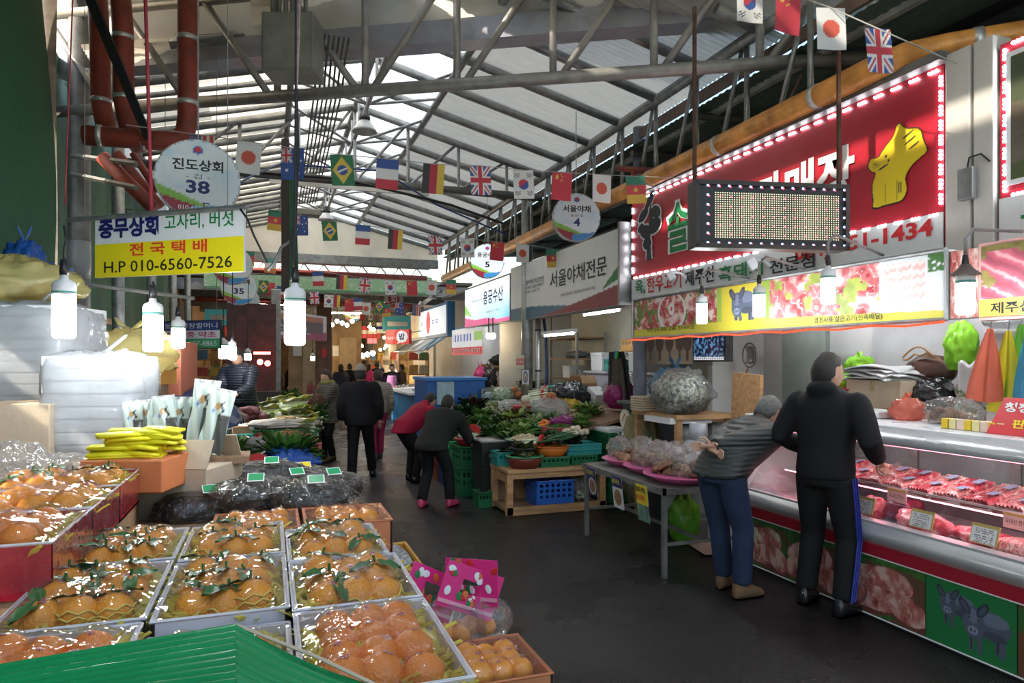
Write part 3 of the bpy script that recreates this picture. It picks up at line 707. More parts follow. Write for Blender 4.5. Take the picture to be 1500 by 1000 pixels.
# seafood sign further on
q0 = PX(601,470,SX); q1 = PX(655,470,SX)
ss = signbox('seafood_sign','blue framed white seafood sign with arched lamps far down the right row',q1.y,q0.y,2.3,3.18,SX,mat('blue_sign_frame',(.03,.16,.36),.4,0,.1),.2)
def sea(u,v):
    c = solid(u,(.66,.74,.78)); k = u < .26; n = fbm(u * 5,v,4,8); cc = np.array((.6,.25,.2))[None] * n[:,None] + np.array((.5,.6,.2))[None] * (1 - n[:,None]); c[k] = cc[k]
    paint(c,ell(u,v,.55,.5,.06,.42),(.5,.03,.06)); 
    for x in (.36,.44,.68,.78): paint(c,(np.abs(u - x) < .025) & (np.abs(v - .5) < .14) & (np.sin(v * 60) > -.2),(.1,.12,.3))
    return c
printed('sign_print',(SX - .003,q0.y - .12,2.38),(0,q1.y - q0.y + .24,0),(0,0,.72),70,34,sea,ss,print_mat('backlit_print2',.4,.7))
mb = MB(); mb.tube([(SX - .15,lerp(q0.y - .3,q1.y,t),3.14 + .28 * t) for t in (0,.4,.8,1)],.05,6); obj('lamp_rail',mb,STEEL,ss)
for t in (.25,.55,.85):
    mb = MB(); y = lerp(q0.y,q1.y,t); mb.lathe([(.02,.14),(.06,.08),(.12,0)],10,(SX - .22,y,3.05 + .28 * t)); obj('lamp_head',mb,STEEL,ss)
# awning below it
aw = thing('canvas_awning','blue and white striped canvas awning hanging under the seafood sign','awning',(3.9,19,1.75))
mb = MB(); mb.sheet(lambda u,v: (lerp(SX,3.72,v) ,lerp(q1.y,q0.y,u),2.28 - .32 * v - .10 * sin(u * pi * 2) ** 2 * v),24,4); obj('canvas',mb,mat('white_canvas',(.7,.74,.74),.6,0,.1,2,trans=.3),aw,smooth=True)
for t in (.0,.18,.96):
    mb = MB(); mb.sheet(lambda u,v: (lerp(SX,3.715,v) - .006,lerp(q1.y,q0.y,t + u * .07),2.285 - .32 * v),2,4); obj('stripe',mb,mat('blue_canvas',(.03,.2,.36),.6,0,.1),aw)
mb = MB(); mb.cyl((3.72,q1.y,1.95),(3.72,q0.y,1.95),.02,n=6); obj('front_bar',mb,STEEL,aw)
# small projecting red food sign and round red sign
bp = thing('food_sign','small red projecting sign with a white speech bubble far right','sign',PX(596,505,4.0))
c0 = P(565,504,19.5); Xv = P(599,504,19.0) - c0; Zv = Vector((0,0,.41))
def bap(u,v):
    c = solid(u,(.60,.09,.07)); paint(c,ell(u,v,.7,.52,.24,.40),(.8,.8,.82)); paint(c,inpoly(u,v,[(.5,.05),(.62,.3),(.75,.2)]),(.8,.8,.82)); return c
printed('sign_print',c0,Xv,Zv,48,32,bap,bp,print_mat('backlit_print3',.4,.5)); text('밥',K_BLU,bp,c0 + Xv * .57 + Zv * .3,Xv * .26,Zv * .46,bold=.03); mb = MB(); mb.cyl(c0 + Xv + Zv * .8,Vector((SX,c0.y + .2,c0.z + .4)),.015,n=5); obj('bracket',mb,STEELD,bp); text('생선구이',K_WHT,bp,c0 + Xv * .06 + Zv * .3,Xv * .36,Zv * .22)
mb = MB(); mb.box(c0 + Xv / 2 + Zv / 2 - Xv.cross(Zv).normalized() * .06,(Xv.length,.1,.41),R=Matrix.Rotation(math.atan2(Xv.y,Xv.x),3,'Z')); obj('sign_box',mb,REDB,bp)
# phone-number banner in the fish shop
c0 = PX(662,520,4.3); Xv = PX(706,520,4.3) - c0; Xv.z = 0
pn = thing('phone_banner','small white banner with a red phone number strip in the fish shop','sign',c0)
def phb(u,v):
    c = solid(u,(.76,.80,.82)); paint(c,v < .3,(.60,.05,.06)); paint(c,(v > .5) & (v < .8) & (u > .04) & (u < .7) & (np.sin(u * 60) > 0),(.1,.16,.5)); paint(c,(u > .75) & (v > .5) & (v < .85),(.3,.55,.15)); return c
printed('sign_print',c0,Xv,(0,0,.62),60,40,phb,pn,print_mat('backlit_print3',.4,.5)); text('010-7599-8701',K_WHT,pn,c0 + Xv * .05 + Vector((-.004,0,.05)),Xv * .9,(0,0,.1),bold=.03)
mb = MB(); mb.box(c0 + Xv / 2 + Vector((.03,0,.31)),(.04,Xv.length,.62)); obj('backing',mb,WHITEP,pn)
# round hanging signs with numbers
def roundink(u,v):
    c = solid(u,(.68,.72,.74)); n = fbm(u,v,5,4); c = mixc(c,v > .35,(.50,.64,.72),np.clip((n - .5) * 3,0,1))
    paint(c,v < .42 - .42 * u + .0,(.22,.45,.05)); paint(c,v < .30 - .30 * u,(.28,.02,.04)); paint(c,(v < .14 + .12 * (u - .45)) & (u > .40),(.05,.24,.55))
    paint(c,ell(u,v,.5,.87,.055,.055),(.03,.06,.3)); paint(c,ell(u,v,.5,.885,.035,.03),(.6,.02,.03)); return c
def round_sign(C,N,d,title,num,label,sub='- 김 -',lit=0,phone=None):
    C = Vector(C); N = Vector(N).normalized(); Xv = Vector((0,0,1)).cross(N).normalized() * d; Yv = Vector((0,0,1)) * d
    r = thing('round_sign',label,'sign',C - Vector((0,0,d / 2)),group='round numbered stall signs')
    O = C - Xv / 2 - Yv / 2
    mb = MB(); mb.cyl(C - N * .09,C - N * .003,d / 2 * 1.02,n=28); obj('drum',mb,STEEL,r)
    printed('disc_print',O,Xv,Yv,44,44,roundink,r,print_mat('backlit_round',.4,lit) if lit else None,poly=lambda u,v: ell(u,v,.5,.5,.49,.49))
    text(title,K_BLK,r,O + Xv * .2 + Yv * .60,Xv * .6,Yv * .15,bold=.025); text(num,K_BLU,r,O + Xv * (.5 - .07 * len(num)) + Yv * .31,Xv * .14 * len(num),Yv * .17,bold=.03)
    if sub: text(sub,K_BLK,r,O + Xv * .36 + Yv * .50,Xv * .28,Yv * .06)
    if phone: text(phone,K_WHT,r,O + Xv * .27 + Yv * .1,Xv * .5,Yv * .055)
    mb = MB(); mb.cyl(C + Yv / 2 - N * .04,Vector((C.x,C.y,roofz(min(4.2,max(-1.8,C.x))) if C.y < 18 else 3.9)) - N * .04,.005,n=5); obj('hanger',mb,STEEL,r)
    return r
CN = Vector((0,-1,0))
def facing(p,k=.5): v = (Vector((0,0,p.z)) - p); v.z = 0; v.normalize(); return (v * k + Vector((0,-1,0)) * (1 - k))
for (px,py,d,t,n_,lb,lit,ph) in (
    (290,262,5.26,'진도상회','38','round stall sign number 38 above the yellow banner',0,'010-6691-3738'),
    (340,388,10.7,'제주상회','36','round stall sign number 36 behind the yellow banner',0,None),
    (350,421,12.0,'할머니야채','35','round stall sign number 35 between two others on the left',0,None),
    (357,441,13.6,'나물상회','34','lowest looking of the left round signs, number 34',0,None),
    (845,318,8.6,'서울야채','4','round stall sign number 4 in front of the grocer sign',0,None),
    (714,382,12.0,'용궁수산','5','glowing round sign above the fish shop sign',1.2,None),
    (474,456,24.0,'오복해산','33','small far round sign number 33 over the left walkers',0,None),
    (517,459,25.0,'바다횟집','32','small far round sign number 32 over the middle of the aisle',0,None)):
    p = P(px,py,d); round_sign(p,facing(p),.6,t,n_,lb,'- 김 -' if n_ == '38' else '동문로' if n_ == '4' else None,lit,ph)
p = P(577,438,22.0)
r = thing('raw_fish_sign','round white sign with a red centre far along the aisle','sign',p - Vector((0,0,.31)))
printed('disc_print',p - Vector((.31,0,.31)),(.62,0,0),(0,0,.62),40,40,lambda u,v: paint(solid(u,(.7,.7,.7)),ell(u,v,.5,.5,.3,.3),(.5,.02,.03)),r,poly=lambda u,v: ell(u,v,.5,.5,.49,.49))
text('회',K_WHT,r,p + Vector((-.11,-.002,-.13)),(.22,0,0),(0,0,.26),bold=.03)
mb = MB(); mb.cyl(p + Vector((0,.003,0)),p + Vector((0,.1,0)),.31,n=24); obj('drum',mb,STEEL,r)
# --- yellow and white shop banner on the left
Y0_ = P(139,407,4.8); Y1_ = P(357,397,4.45); Xv = Y1_ - Y0_; Xv.z = 0; Zv = Vector((0,0,.435)); Nn = Xv.cross(Zv).normalized()
yb_ = thing('shop_banner','white and yellow hanging banner with a phone number on the left','sign',Y0_ + Xv / 2)
mb = MB(); mb.box(Y0_ + Xv / 2 + Zv / 2 - Nn * .012,(Xv.length,.02,.435),R=Matrix.Rotation(math.atan2(Xv.y,Xv.x),3,'Z')); obj('board',mb,mat('white_gloss_board',(.78,.8,.82),.3,0,.02),yb_)
mb = MB(); mb.add([Y0_,Y0_ + Xv,Y0_ + Xv + Zv * .535,Y0_ + Zv * .535],[(0,1,2,3)]); obj('yellow_field',mb,mat('lemon_print',(.88,.74,.015),.35,0,.02),yb_)
def yt(s,m,a,b,c,d,bo=.02): text(s,m,yb_,Y0_ + Xv * a + Zv * b + Nn * .003,Xv * (c - a),Zv * (d - b),bold=bo)
yt('충무상회',K_BLU,.03,.62,.45,.95,.04); yt('고사리, 버섯',K_GRN,.49,.68,.94,.93,.01); yt('전 국 택 배',mat('bright_red_ink',(.75,.05,.03),.5,0,0),.25,.32,.77,.52); yt('H.P 010-6560-7526',K_BLK,.07,.07,.93,.25,.005)
mb = MB(); mb.cyl(P(100,322,4.86),P(362,303,4.42),.018,n=8); obj('hanging_bar',mb,STEEL,yb_)
for q in (.1,.9):
    w_ = lerp(P(100,322,4.86),P(362,303,4.42),q); mb = MB(); mb.cyl(w_,Vector((w_.x,w_.y,5.74)),.0025,n=4); obj('support_wire',mb,STEEL,yb_)
for q in (.24,.76):
    mb = MB(); mb.tube([Y0_ + Xv * q + Zv * .93 + Nn * .01,Y0_ + Xv * q + Zv * 1.06 + Nn * .02,Y0_ + Xv * q + Zv * 1.07 - Nn * .03],.005,5); obj('tie',mb,WIRE,yb_)
# herb stall banner, hung on wires, behind the bulbs
h0 = P(238,510,6.6); h1 = P(322,510,6.35); Xv = h1 - h0; Xv.z = 0; Zv = Vector((0,0,.255))
hb = thing('herb_banner','blue, white and green herb stall banner behind the left bulbs','sign',h0 + Xv / 2)
printed('banner_print',h0,Xv,Zv,30,30,lambda u,v: paint(paint(solid(u,(.7,.7,.72)),v > .66,(.03,.05,.2)),v < .34,(.06,.35,.16)),hb)
for q in (.05,.95): mb = MB(); w_ = h0 + Xv * q + Zv; mb.cyl(w_,Vector((w_.x,w_.y,4.5)),.003,n=4); obj('support_wire',mb,STEEL,hb)
text('동문 성장할머니',K_WHT,hb,h0 + Xv * .04 + Zv * .73,Xv * .92,Zv * .2); text('삼·각종 약초',mat('crimson_ink',(.5,.02,.15),.5,0,0),hb,h0 + Xv * .06 + Zv * .39,Xv * .88,Zv * .22,bold=.02); text('HP 010-697-8865',K_WHT,hb,h0 + Xv * .05 + Zv * .07,Xv * .9,Zv * .2)
mb = MB(); mb.box(h0 + Xv / 2 + Zv / 2 - Xv.cross(Zv).normalized() * .015,(Xv.length,.02,.27),R=Matrix.Rotation(math.atan2(Xv.y,Xv.x),3,'Z')); obj('board',mb,BLACKP,hb)
# ================================================================== pipes along the right row
op = thing('insulated_pipe','fat orange wrapped pipe running above the right-hand signs','pipe',(4.08,9,3.6))
pts = [(4.08,16.5,3.72),(4.08,8,3.75),(4.08,4.0,3.78),(4.09,3.75,3.79),(4.14,3.55,3.8),(4.30,3.34,3.80),(5.6,2.1,3.80)]
mb = MB(); mb.tube(pts,.093,14); obj('wrapping',mb,ORPIPE,op,smooth=True)
BAND = mat('silver_band',(.6,.6,.58),.35,.6,.1)
for y in (4.25,5.5,6.75,8.0,9.3,11,13): mb = MB(); mb.cyl((4.08,y,3.75 + max(0,8 - y) * .0075),(4.08,y + .05,3.75 + max(0,8 - y) * .0075),.099,n=14); obj('band',mb,BAND,op,smooth=True)
mb = MB(); mb.cyl((4.40,3.25,3.80),(4.44,3.21,3.80),.1,n=14); obj('band',mb,BAND,op,smooth=True)
for y in (4.6,7.2,10,13.5):
    mb = MB(); mb.cyl((4.08,y,3.84),(4.22,y,4.1),.012,n=6); obj('hanger',mb,RUST,op)
sp = thing('branch_pipe','thin red water pipe branching off above the round number 4 sign','pipe',P(925,250,8.0))
mb = MB(); mb.tube([P(905,247,8.1),P(960,250,7.8)],.035,8); obj('pipe',mb,REDPIPE,sp); mb = MB(); mb.cyl(P(928,249,8),P(928,275,8),.035,n=8); obj('pipe',mb,REDPIPE,sp)
# steel posts of the right row
for (px,X,r,lb) in ((772,4.25,.10,'thick grey steel post left of the grocer stall'),(937,4.45,.085,'blue grey steel post behind the left end of the meat banner')):
    q = PX(px,540,X); t = thing('steel_post',lb,'post',(q.x,q.y,0))
    mb = MB(); mb.cyl((q.x,q.y,0),(q.x,q.y,4.66),r,n=14); obj('shaft',mb,STEEL if X < 4.3 else mat('blue_grey_paint',(.25,.28,.36),.5,0,.2),t,smooth=True)
    mb = MB(); mb.box((q.x,q.y,.02),(.26,.26,.04)); obj('base_plate',mb,STEELD,t)
q = PX(788,540,4.35)
t = thing('drain_pipe','thin steel pipe standing beside the thick grey post','pipe',(q.x,q.y,0)); mb = MB(); mb.cyl((q.x,q.y,0),(q.x,q.y,2.42),.045,n=10); obj('pipe',mb,STEEL,t,smooth=True)
for z in (.6,1.5,2.2): mb = MB(); mb.cyl((q.x,q.y,z),(q.x,q.y,z + .03),.052,n=10); obj('clamp',mb,DARK,t)
q = PX(799,540,4.8)
t = thing('blue_hose','blue hose hanging down beside the shelf of the grocer stall','hose',(q.x,q.y,.9)); mb = MB(); mb.tube([(q.x,q.y + .1,2.5),(q.x,q.y,2.2),(q.x + .02,q.y - .02,1.5),(q.x - .02,q.y - .08,.9)],.03,8); obj('hose',mb,BLUEC,t,smooth=True)

# ================================================================== butcher's glass case
CHROME = mat('brushed_aluminium',(.70,.72,.74),.3,.55,.05,1.5,0)
CASEW = mat('white_enamel',(.74,.76,.78),.3,0,.04)
GLASS = film('case_glass',(.97,1,.99),.012,.0,5,.02,gloss=.8)
ca,cb = 1.2,4.72
cs = thing('display_case','long chilled glass meat display case along the right row','display case',(4.2,3,0))
mb = MB(); mb.box((4.2,(ca + cb) / 2,.21),(.90,cb - ca,.42)); obj('plinth',mb,BLACKP,cs)
mb = MB(); mb.box((3.755,(ca + cb) / 2,.455),(.05,cb - ca,.075)); obj('red_band',mb,mat('dark_red_band',(.30,.012,.025),.35,0,.05),cs)
mb = MB(); mb.sheet(lambda u,v: (3.745 - .035 * sin(v * pi),lerp(ca,cb,u),.495 + .125 * v),2,8); obj('bumper',mb,CHROME,cs,smooth=True)
mb = MB(); mb.box((3.79,(ca + cb) / 2,.625),(.09,cb - ca,.02)); obj('rim',mb,CHROME,cs)
mb = MB(); mb.box((4.24,(ca + cb) / 2,.55),(.80,cb - ca,.06)); obj('deck',mb,CASEW,cs); mb = MB(); mb.box((4.62,(ca + cb) / 2,.86),(.04,cb - ca,.6)); obj('rear_doors',mb,mat('grey_glass_doors',(.17,.2,.2),.2,0,.2,3),cs)
mb = MB(); mb.add([(3.77,ca,.635),(3.77,cb,.635),(3.93,cb,1.14),(3.93,ca,1.14)],[(0,1,2,3)]); obj('front_glass',mb,GLASS,cs)
mb = MB(); mb.box((4.28,(ca + cb) / 2,.79),(.36,cb - ca - .1,.012)); obj('shelf',mb,mat('steel_shelf',(.5,.5,.5),.3,.6,.1),cs)
mb = MB(); mb.box((4.095,(ca + cb) / 2,.80),(.02,cb - ca - .1,.035)); obj('shelf_edge',mb,CHROME,cs)
PINKL = glow('pink_tube',(1,.26,.36),11.0)
for (x,z) in ((4.115,.775),(3.98,1.125)): mb = MB(); mb.cyl((x,ca + .05,z),(x,cb - .05,z),.009,n=6); obj('pink_tube_light',mb,PINKL,cs)
mb = MB(); mb.sheet(lambda u,v: (lerp(3.90,3.96,v) - .03 * sin(v * pi),lerp(ca,cb,u),1.13 + .11 * v),2,6); obj('canopy_front',mb,CHROME,cs,smooth=True)
mb = MB(); mb.box((4.30,(ca + cb) / 2,1.235),(.70,cb - ca,.03)); obj('canopy_top',mb,CASEW,cs)
for y in (1.6,2.35,3.1,3.85,4.6): mb = MB(); mb.box((4.60,y,.88),(.03,.07,.52)); obj('rear_mullion',mb,STEELD,cs)
mb = MB(); mb.box((4.2,cb + .02,.88),(.86,.04,.74)); obj('end_panel',mb,CASEW,cs)
for y in (1.9,2.6,3.3,4.0): mb = MB(); mb.box((4.2,y,1.128),(.3,.2,.012)); obj('lamp_panel',mb,glow('case_lamp',(1,.9,.92),9.0),cs)
# printed posters on the plinth
def poster(label,ya_,yb_,fn,nu=90):
    o = printed('poster',(3.742,yb_,.025),(0,ya_ - yb_,0),(0,0,.385),nu,56,fn,None); tag(o,label,'poster','posters along the foot of the meat case')
    return o
def chops(seed,cols=((.42,.14,.12),(.62,.42,.36),(.22,.05,.05))):
    def f(u,v):
        c = solid(u,(.10,.055,.03)); g = fbm(u * 2,v,9,seed + 3)
        k = (fbm(u * 1.5,v,2.4,seed) > .62) | (v > .9); c[k] = (np.array((.03,.11,.02))[None] * (.4 + 1.3 * g[:,None]))[k]
        for (x,y,rx,ry,a) in ((.3,.6,.3,.2,.5),(.62,.66,.26,.22,-.3),(.45,.3,.38,.2,.2),(.8,.3,.2,.26,.7),(.15,.3,.16,.22,-.4)):
            e = ell(u,v,x,y,rx,ry,a); c = mixc(c,ell(u,v,x + .02,y - .03,rx * 1.06,ry * 1.06,a) & ~e,cols[2],np.full(len(u),.8)); mm = meat_ink(u * 2 + x * 9,v + y * 5,seed,4.2,*cols); c[e] = mm[e]
        return c
    return f
def wurst(u,v):
    c = chops(71)(u,v)
    for (x,y) in ((.25,.72),(.34,.62),(.2,.55),(.8,.75)): paint(c,ell(u,v,x,y,.05,.09,.4),(.55,.50,.36))
    return c
def twopigs(u,v):
    c = solid(u,(.012,.15,.04)); W = 1.0
    c = pig_ink(c,u,v,.30,.66,.62,1.35,(.07,.085,.12)); return pig_ink(c,u,v,.60,.52,.78,1.35,(.075,.09,.13))
def bacon(u,v):
    c = solid(u,(.12,.05,.025)) * (.7 + .6 * fbm(u * 3,v,6,3)[:,None])
    k = (u < .36) & (v > .62) & (fbm(u * 3,v,8,5) > .4); paint(c,k,(.03,.10,.02))
    paint(c,ell(u,v,.20,.68,.075,.12),(.42,.30,.2)); paint(c,ell(u,v,.20,.71,.04,.05),(.6,.5,.4))
    for (x,y) in ((.32,.72),(.36,.66),(.33,.6),(.39,.72),(.4,.63)): paint(c,ell(u,v,x,y,.035,.05),(.62,.58,.42))
    w = v + u * .9; k = (v < .66) & (v > .1 + u * -.02) & (u > .08) & (w > .42) ; s = np.sin((v * 1.0 + u * 1.05) * 34 + fbm(u * 3,v,4,9) * 4)
    cc = np.array((.42,.06,.045)) * (.75 + .3 * s[:,None]); c[k] = cc[k]; c = mixc(c,k & (s > .55),(.74,.56,.5),np.full(len(u),.8)); return c
poster('poster of pale sausages and raw pork nearest the mushroom table',4.24,4.70,wurst); poster('poster of raw pork chops on leaves behind the two men',3.72,4.235,chops(83))
poster('poster of stacked raw meat cuts left of the green poster',3.06,3.715,chops(97,((.36,.11,.09),(.55,.36,.31),(.16,.03,.03)))); poster('green poster showing two grey pigs',2.52,3.055,twopigs,110); poster('poster of marbled meat strips at the right edge',1.25,2.515,bacon,150)
mb = MB(); mb.box((3.738,(ca + cb) / 2,.412),(.008,cb - ca,.008)); obj('white_line',mb,K_WHT,cs); mb = MB(); mb.box((3.738,(ca + cb) / 2,.02),(.008,cb - ca,.006)); obj('white_line',mb,K_WHT,cs)
# meat
MEATR = marble('raw_red_meat',[(.3,(.35,.01,.03)),(.46,(.62,.04,.07)),(.58,(.72,.2,.22)),(.72,(.85,.6,.58))],14)
MEATP = marble('pink_pork',[(.3,(.45,.06,.08)),(.48,(.70,.2,.2)),(.6,(.84,.55,.5)),(.75,(.9,.75,.7))],18,stretch=(1,5,2))
TRAYB = mat('dark_meat_tray',(.16,.1,.09),.5,0,.1)
def meat_pack(w,l,seed,m):
    t = thing('meat_tray',None,None)
    mb = MB(); mb.box((0,0,.012),(w,l,.024),top=1.08); obj('tray',mb,TRAYB,t)
    rr = random.Random(seed); mb = MB(); n = 7
    for i in range(n):
        y = lerp(-l * .4,l * .4,i / (n - 1)); mb.sheet(lambda u,v: (lerp(-w * .45,w * .45,u),y + v * l * .16 - l * .06,.03 + .026 * sin(v * pi * .9) + .008 * v + .004 * sin(u * 30 + i)),10,4)
    o = obj('sliced_meat',mb,m,t,smooth=True); o['kind'] = 'stuff'
    mb = MB(); mb.sheet(lambda u,v: (lerp(-w * .53,w * .53,u),lerp(-l * .53,l * .53,v),.022 + .05 * (1 - abs(2 * u - 1) ** 4) * (1 - abs(2 * v - 1) ** 4)),8,8); obj('cling_film',mb,CLEAR,t,smooth=True)
    mb = MB(); mb.add([(-w * .1,-l * .3,.077),(w * .25,-l * .3,.077),(w * .25,-l * .02,.078),(-w * .1,-l * .02,.078)],[(0,1,2,3)]); obj('price_sticker',mb,mat('blue_grey_sticker',(.25,.3,.45),.4,0,.3,40),t)
    return t
pk = [meat_pack(.24,.17,1,MEATP),meat_pack(.24,.17,2,MEATR)]; k = 0
G = 'meat trays on the upper shelf of the case'
first = [True,True]
for i in range(16):
    for j in range(2):
        y = 1.45 + i * .195 + rnd.uniform(-.01,.01); x = 4.21 + j * .16; z = .797 + (.0 if j == 0 else .03); w = (i * 7 + j * 3) % 5 < 2; s = 1 if w else 0
        nb = 'pink sliced meat tray on the upper shelf of the glass case' if s == 0 else 'dark red sliced meat tray on the upper shelf of the glass case'
        L = dict(loc=(x,y,z),rot=(0,(-.2 if j else -.12),rnd.uniform(-.1,.1)),label=nb,cat='meat tray',group=G)
        if first[s]: r = pk[s]; r.location = L['loc']; r.rotation_euler = L['rot']; tag(r,nb,'meat tray',G); first[s] = False
        else: dup(pk[s],**L)
def cut(c,r,seed,m,label,rz=0):
    rr = random.Random(seed); a = [rr.uniform(0,6) for _ in range(6)]
    mb = MB(); mb.ball((0,0,0),r,20,12,fn=lambda d: 1 + .10 * sin(d.x * 5 + a[0]) + .08 * sin(d.y * 7 + a[1]) + .05 * sin(d.z * 9 + a[2] + d.x * 4))
    o = obj('meat_cut',mb,m,None,True,loc=Vector(c) + Vector((0,0,r[2] * .92)),rot=(0,0,rz)); return tag(o,label,'meat','meat cuts on the lower deck of the case')
DKM = marble('dark_purple_meat',[(.3,(.08,.01,.03)),(.6,(.2,.03,.06)),(.8,(.4,.12,.14))],10)
cut((4.05,3.72,.58),(.1,.1,.075),1,MEATR,'dark round cut of meat at the left of the lower deck'); cut((4.15,3.55,.58),(.11,.13,.085),2,DKM,'purple black joint of meat on the lower deck')
cut((4.0,3.28,.58),(.12,.2,.07),3,MEATR,'large red cut of meat behind the second price card'); cut((4.05,2.92,.58),(.11,.2,.055),4,MEATR,'long striped red loin lying on the lower deck')
cut((3.98,2.66,.58),(.12,.14,.06),5,MEATP,'pale marbled cut behind the third price card'); cut((4.02,2.32,.58),(.15,.22,.09),6,MEATP,'biggest pink joint near the right edge of the lower deck'); cut((4.02,1.85,.58),(.13,.2,.08),7,MEATR,'red joint at the far right end of the lower deck'); cut((4.0,4.05,.58),(.12,.18,.06),8,MEATR,'red cut of meat behind the man in the black hoodie')
for i,(y,nm) in enumerate(((3.62,'leftmost'),(3.18,'second'),(2.78,'third'),(2.38,'fourth'),(4.15,'hidden far'))):
    cd = thing('price_card',f'{nm} gold edged white price card on the lower meat deck' if i < 4 else 'gold edged white price card by the bent man at the case end','price card',(3.86,y,.64),group='price cards')
    Rm = Matrix.Rotation(.28,3,'Y'); mb = MB(); mb.box(Vector((3.86,y,.70)),(.008,.16,.115),R=Rm); obj('card',mb,mat('gold_card',(.5,.36,.1),.5,0,.05),cd)
    def lines(u,v):
        c = solid(u,(.74,.72,.72)); paint(c,(np.sin(v * 44) > .2) & (u > .12) & (u < .88) & (fbm(u * 3,v * 1.0,12,i) > .45),(.1,.06,.08)); return c
    printed('card_print',Vector((3.86,y,.70)) + Rm @ Vector((-.006,.072,-.052)),(0,-.144,0),Rm @ Vector((0,0,.09)),30,16,lines,cd)
for i,y in enumerate((3.55,2.75)):
    cd = thing('price_card',('left' if i == 0 else 'right') + ' pink lit price card hung on the upper shelf edge','price card',(4.08,y,.72),group='hung price cards')
    mb = MB(); mb.box((4.078,y,.765),(.006,.15,.095)); obj('card',mb,mat('pink_white_card',(.75,.5,.5),.5,0,.05),cd); mb = MB(); mb.box((4.0745,y,.80),(.004,.15,.015)); obj('header',mb,mat('gold_card',(.5,.36,.1)),cd)
    text('국내산 한우',K_BLK,cd,(4.073,y + .06,.745),(0,-.12,0),(0,0,.03))
# far low case with minced meat beyond the bent man
lc = thing('chest_case','low white case with minced meat beyond the bent man','display case',(4.1,5.1,0))
mb = MB(); mb.box((4.2,5.15,.45),(.7,.7,.9)); obj('body',mb,CASEW,lc); mb = MB(); mb.box((3.846,5.15,.6),(.01,.66,.3)); obj('yellow_panel',mb,mat('olive_yellow_panel',(.45,.38,.05),.5,0,.1),lc)
mb = MB(); mb.box((4.1,5.15,.93),(.6,.68,.05)); obj('tray',mb,CHROME,lc); mb = MB(); mb.cyl((3.84,4.82,.90),(3.84,5.48,.90),.008,n=6); obj('pink_tube_light',mb,PINKL,lc)
cut((4.02,5.1,.955),(.14,.2,.07),12,MEATR,'heap of minced red meat on the far white case')

# ================================================================== things behind the counter
bk = thing('back_counter','steel back counter behind the meat case','counter',(5.2,3,0))
mb = MB(); mb.box((5.28,3.1,1.06),(.72,4.2,.05)); obj('worktop',mb,STAIN,bk)
for y in (1.1,2.6,4.0,5.1):
    for x in (4.96,5.6): mb = MB(); mb.box((x,y,.52),(.05,.05,1.04)); obj('leg',mb,STEEL,bk)
def carton(c,s,m,label,rz=0,tape=True,pr=None,group=None,tilt=0,flaps=False):
    t = thing('cardboard_box',label,'box',(c[0],c[1],c[2]),0,group); x,y,z = s; t.rotation_euler = (tilt,0,rz)
    def o_(nm,mb,mm): o = obj(nm,mb,mm,None,loc=(0,0,0)); o.parent = t; return o
    mb = MB(); mb.box((0,0,z / 2),(x,y,z)); bx = o_('carton',mb,m); bx.modifiers.new('b','BEVEL').width = .004
    if tape: mb = MB(); mb.box((0,0,z + .001),(x * 1.002,.05,.002)); mb.box((-x / 2 - .001,0,z * .8),(.002,.05,z * .4)); o_('tape',mb,mat('tan_tape',(.45,.33,.2),.25,0,.05))
    if pr:
        for (body,mm,a,b,w,h) in pr: o = text(body,mm,None,(-x / 2 - .001,-y / 2 + a * y,b * z),(0,0,0),(0,0,0)) if 0 else text(body,mm,None,(-x / 2 - .002,y / 2 - a * y,b * z),(0,-w * y,0),(0,0,h * z),bold=.02,name='box_print'); o.location = (0,0,0); o.parent = t
    if flaps:
        for sgn in (-1,1):
            mb = MB(); Rm = Matrix.Rotation(sgn * .5,3,'X'); mb.box(Vector((0,sgn * y / 2,z)) + Rm @ Vector((0,0,y * .2)),(x,.006,y * .4),R=Rm); o_('flap',mb,m)
    return t
def text_fix():
    pass
G = 'cartons behind the meat counter'
OR_ = mat('orange_ink',(.62,.16,.04),.5,0,0)
pr = [('PACKAGE',OR_,.32,.62,.36,.12),('■■■■■■',K_BLU,.3,.48,.4,.09)]
carton((5.15,4.60,1.085),(.36,.62,.2),CARDL,'printed carton under the white paper pile',.06,pr=pr,group=G); carton((5.15,4.57,1.285),(.36,.6,.24),CARDL,'upper carton below white paper behind the counter',-.05,pr=pr,group=G)
carton((5.2,4.0,1.085),(.36,.58,.2),CARDL,'carton under the black bag behind the counter',0,pr=pr,group=G); carton((5.08,5.0,1.085),(.3,.36,.26),CARDL,'carton under the red basket behind the black hoodie',.2,group=G)
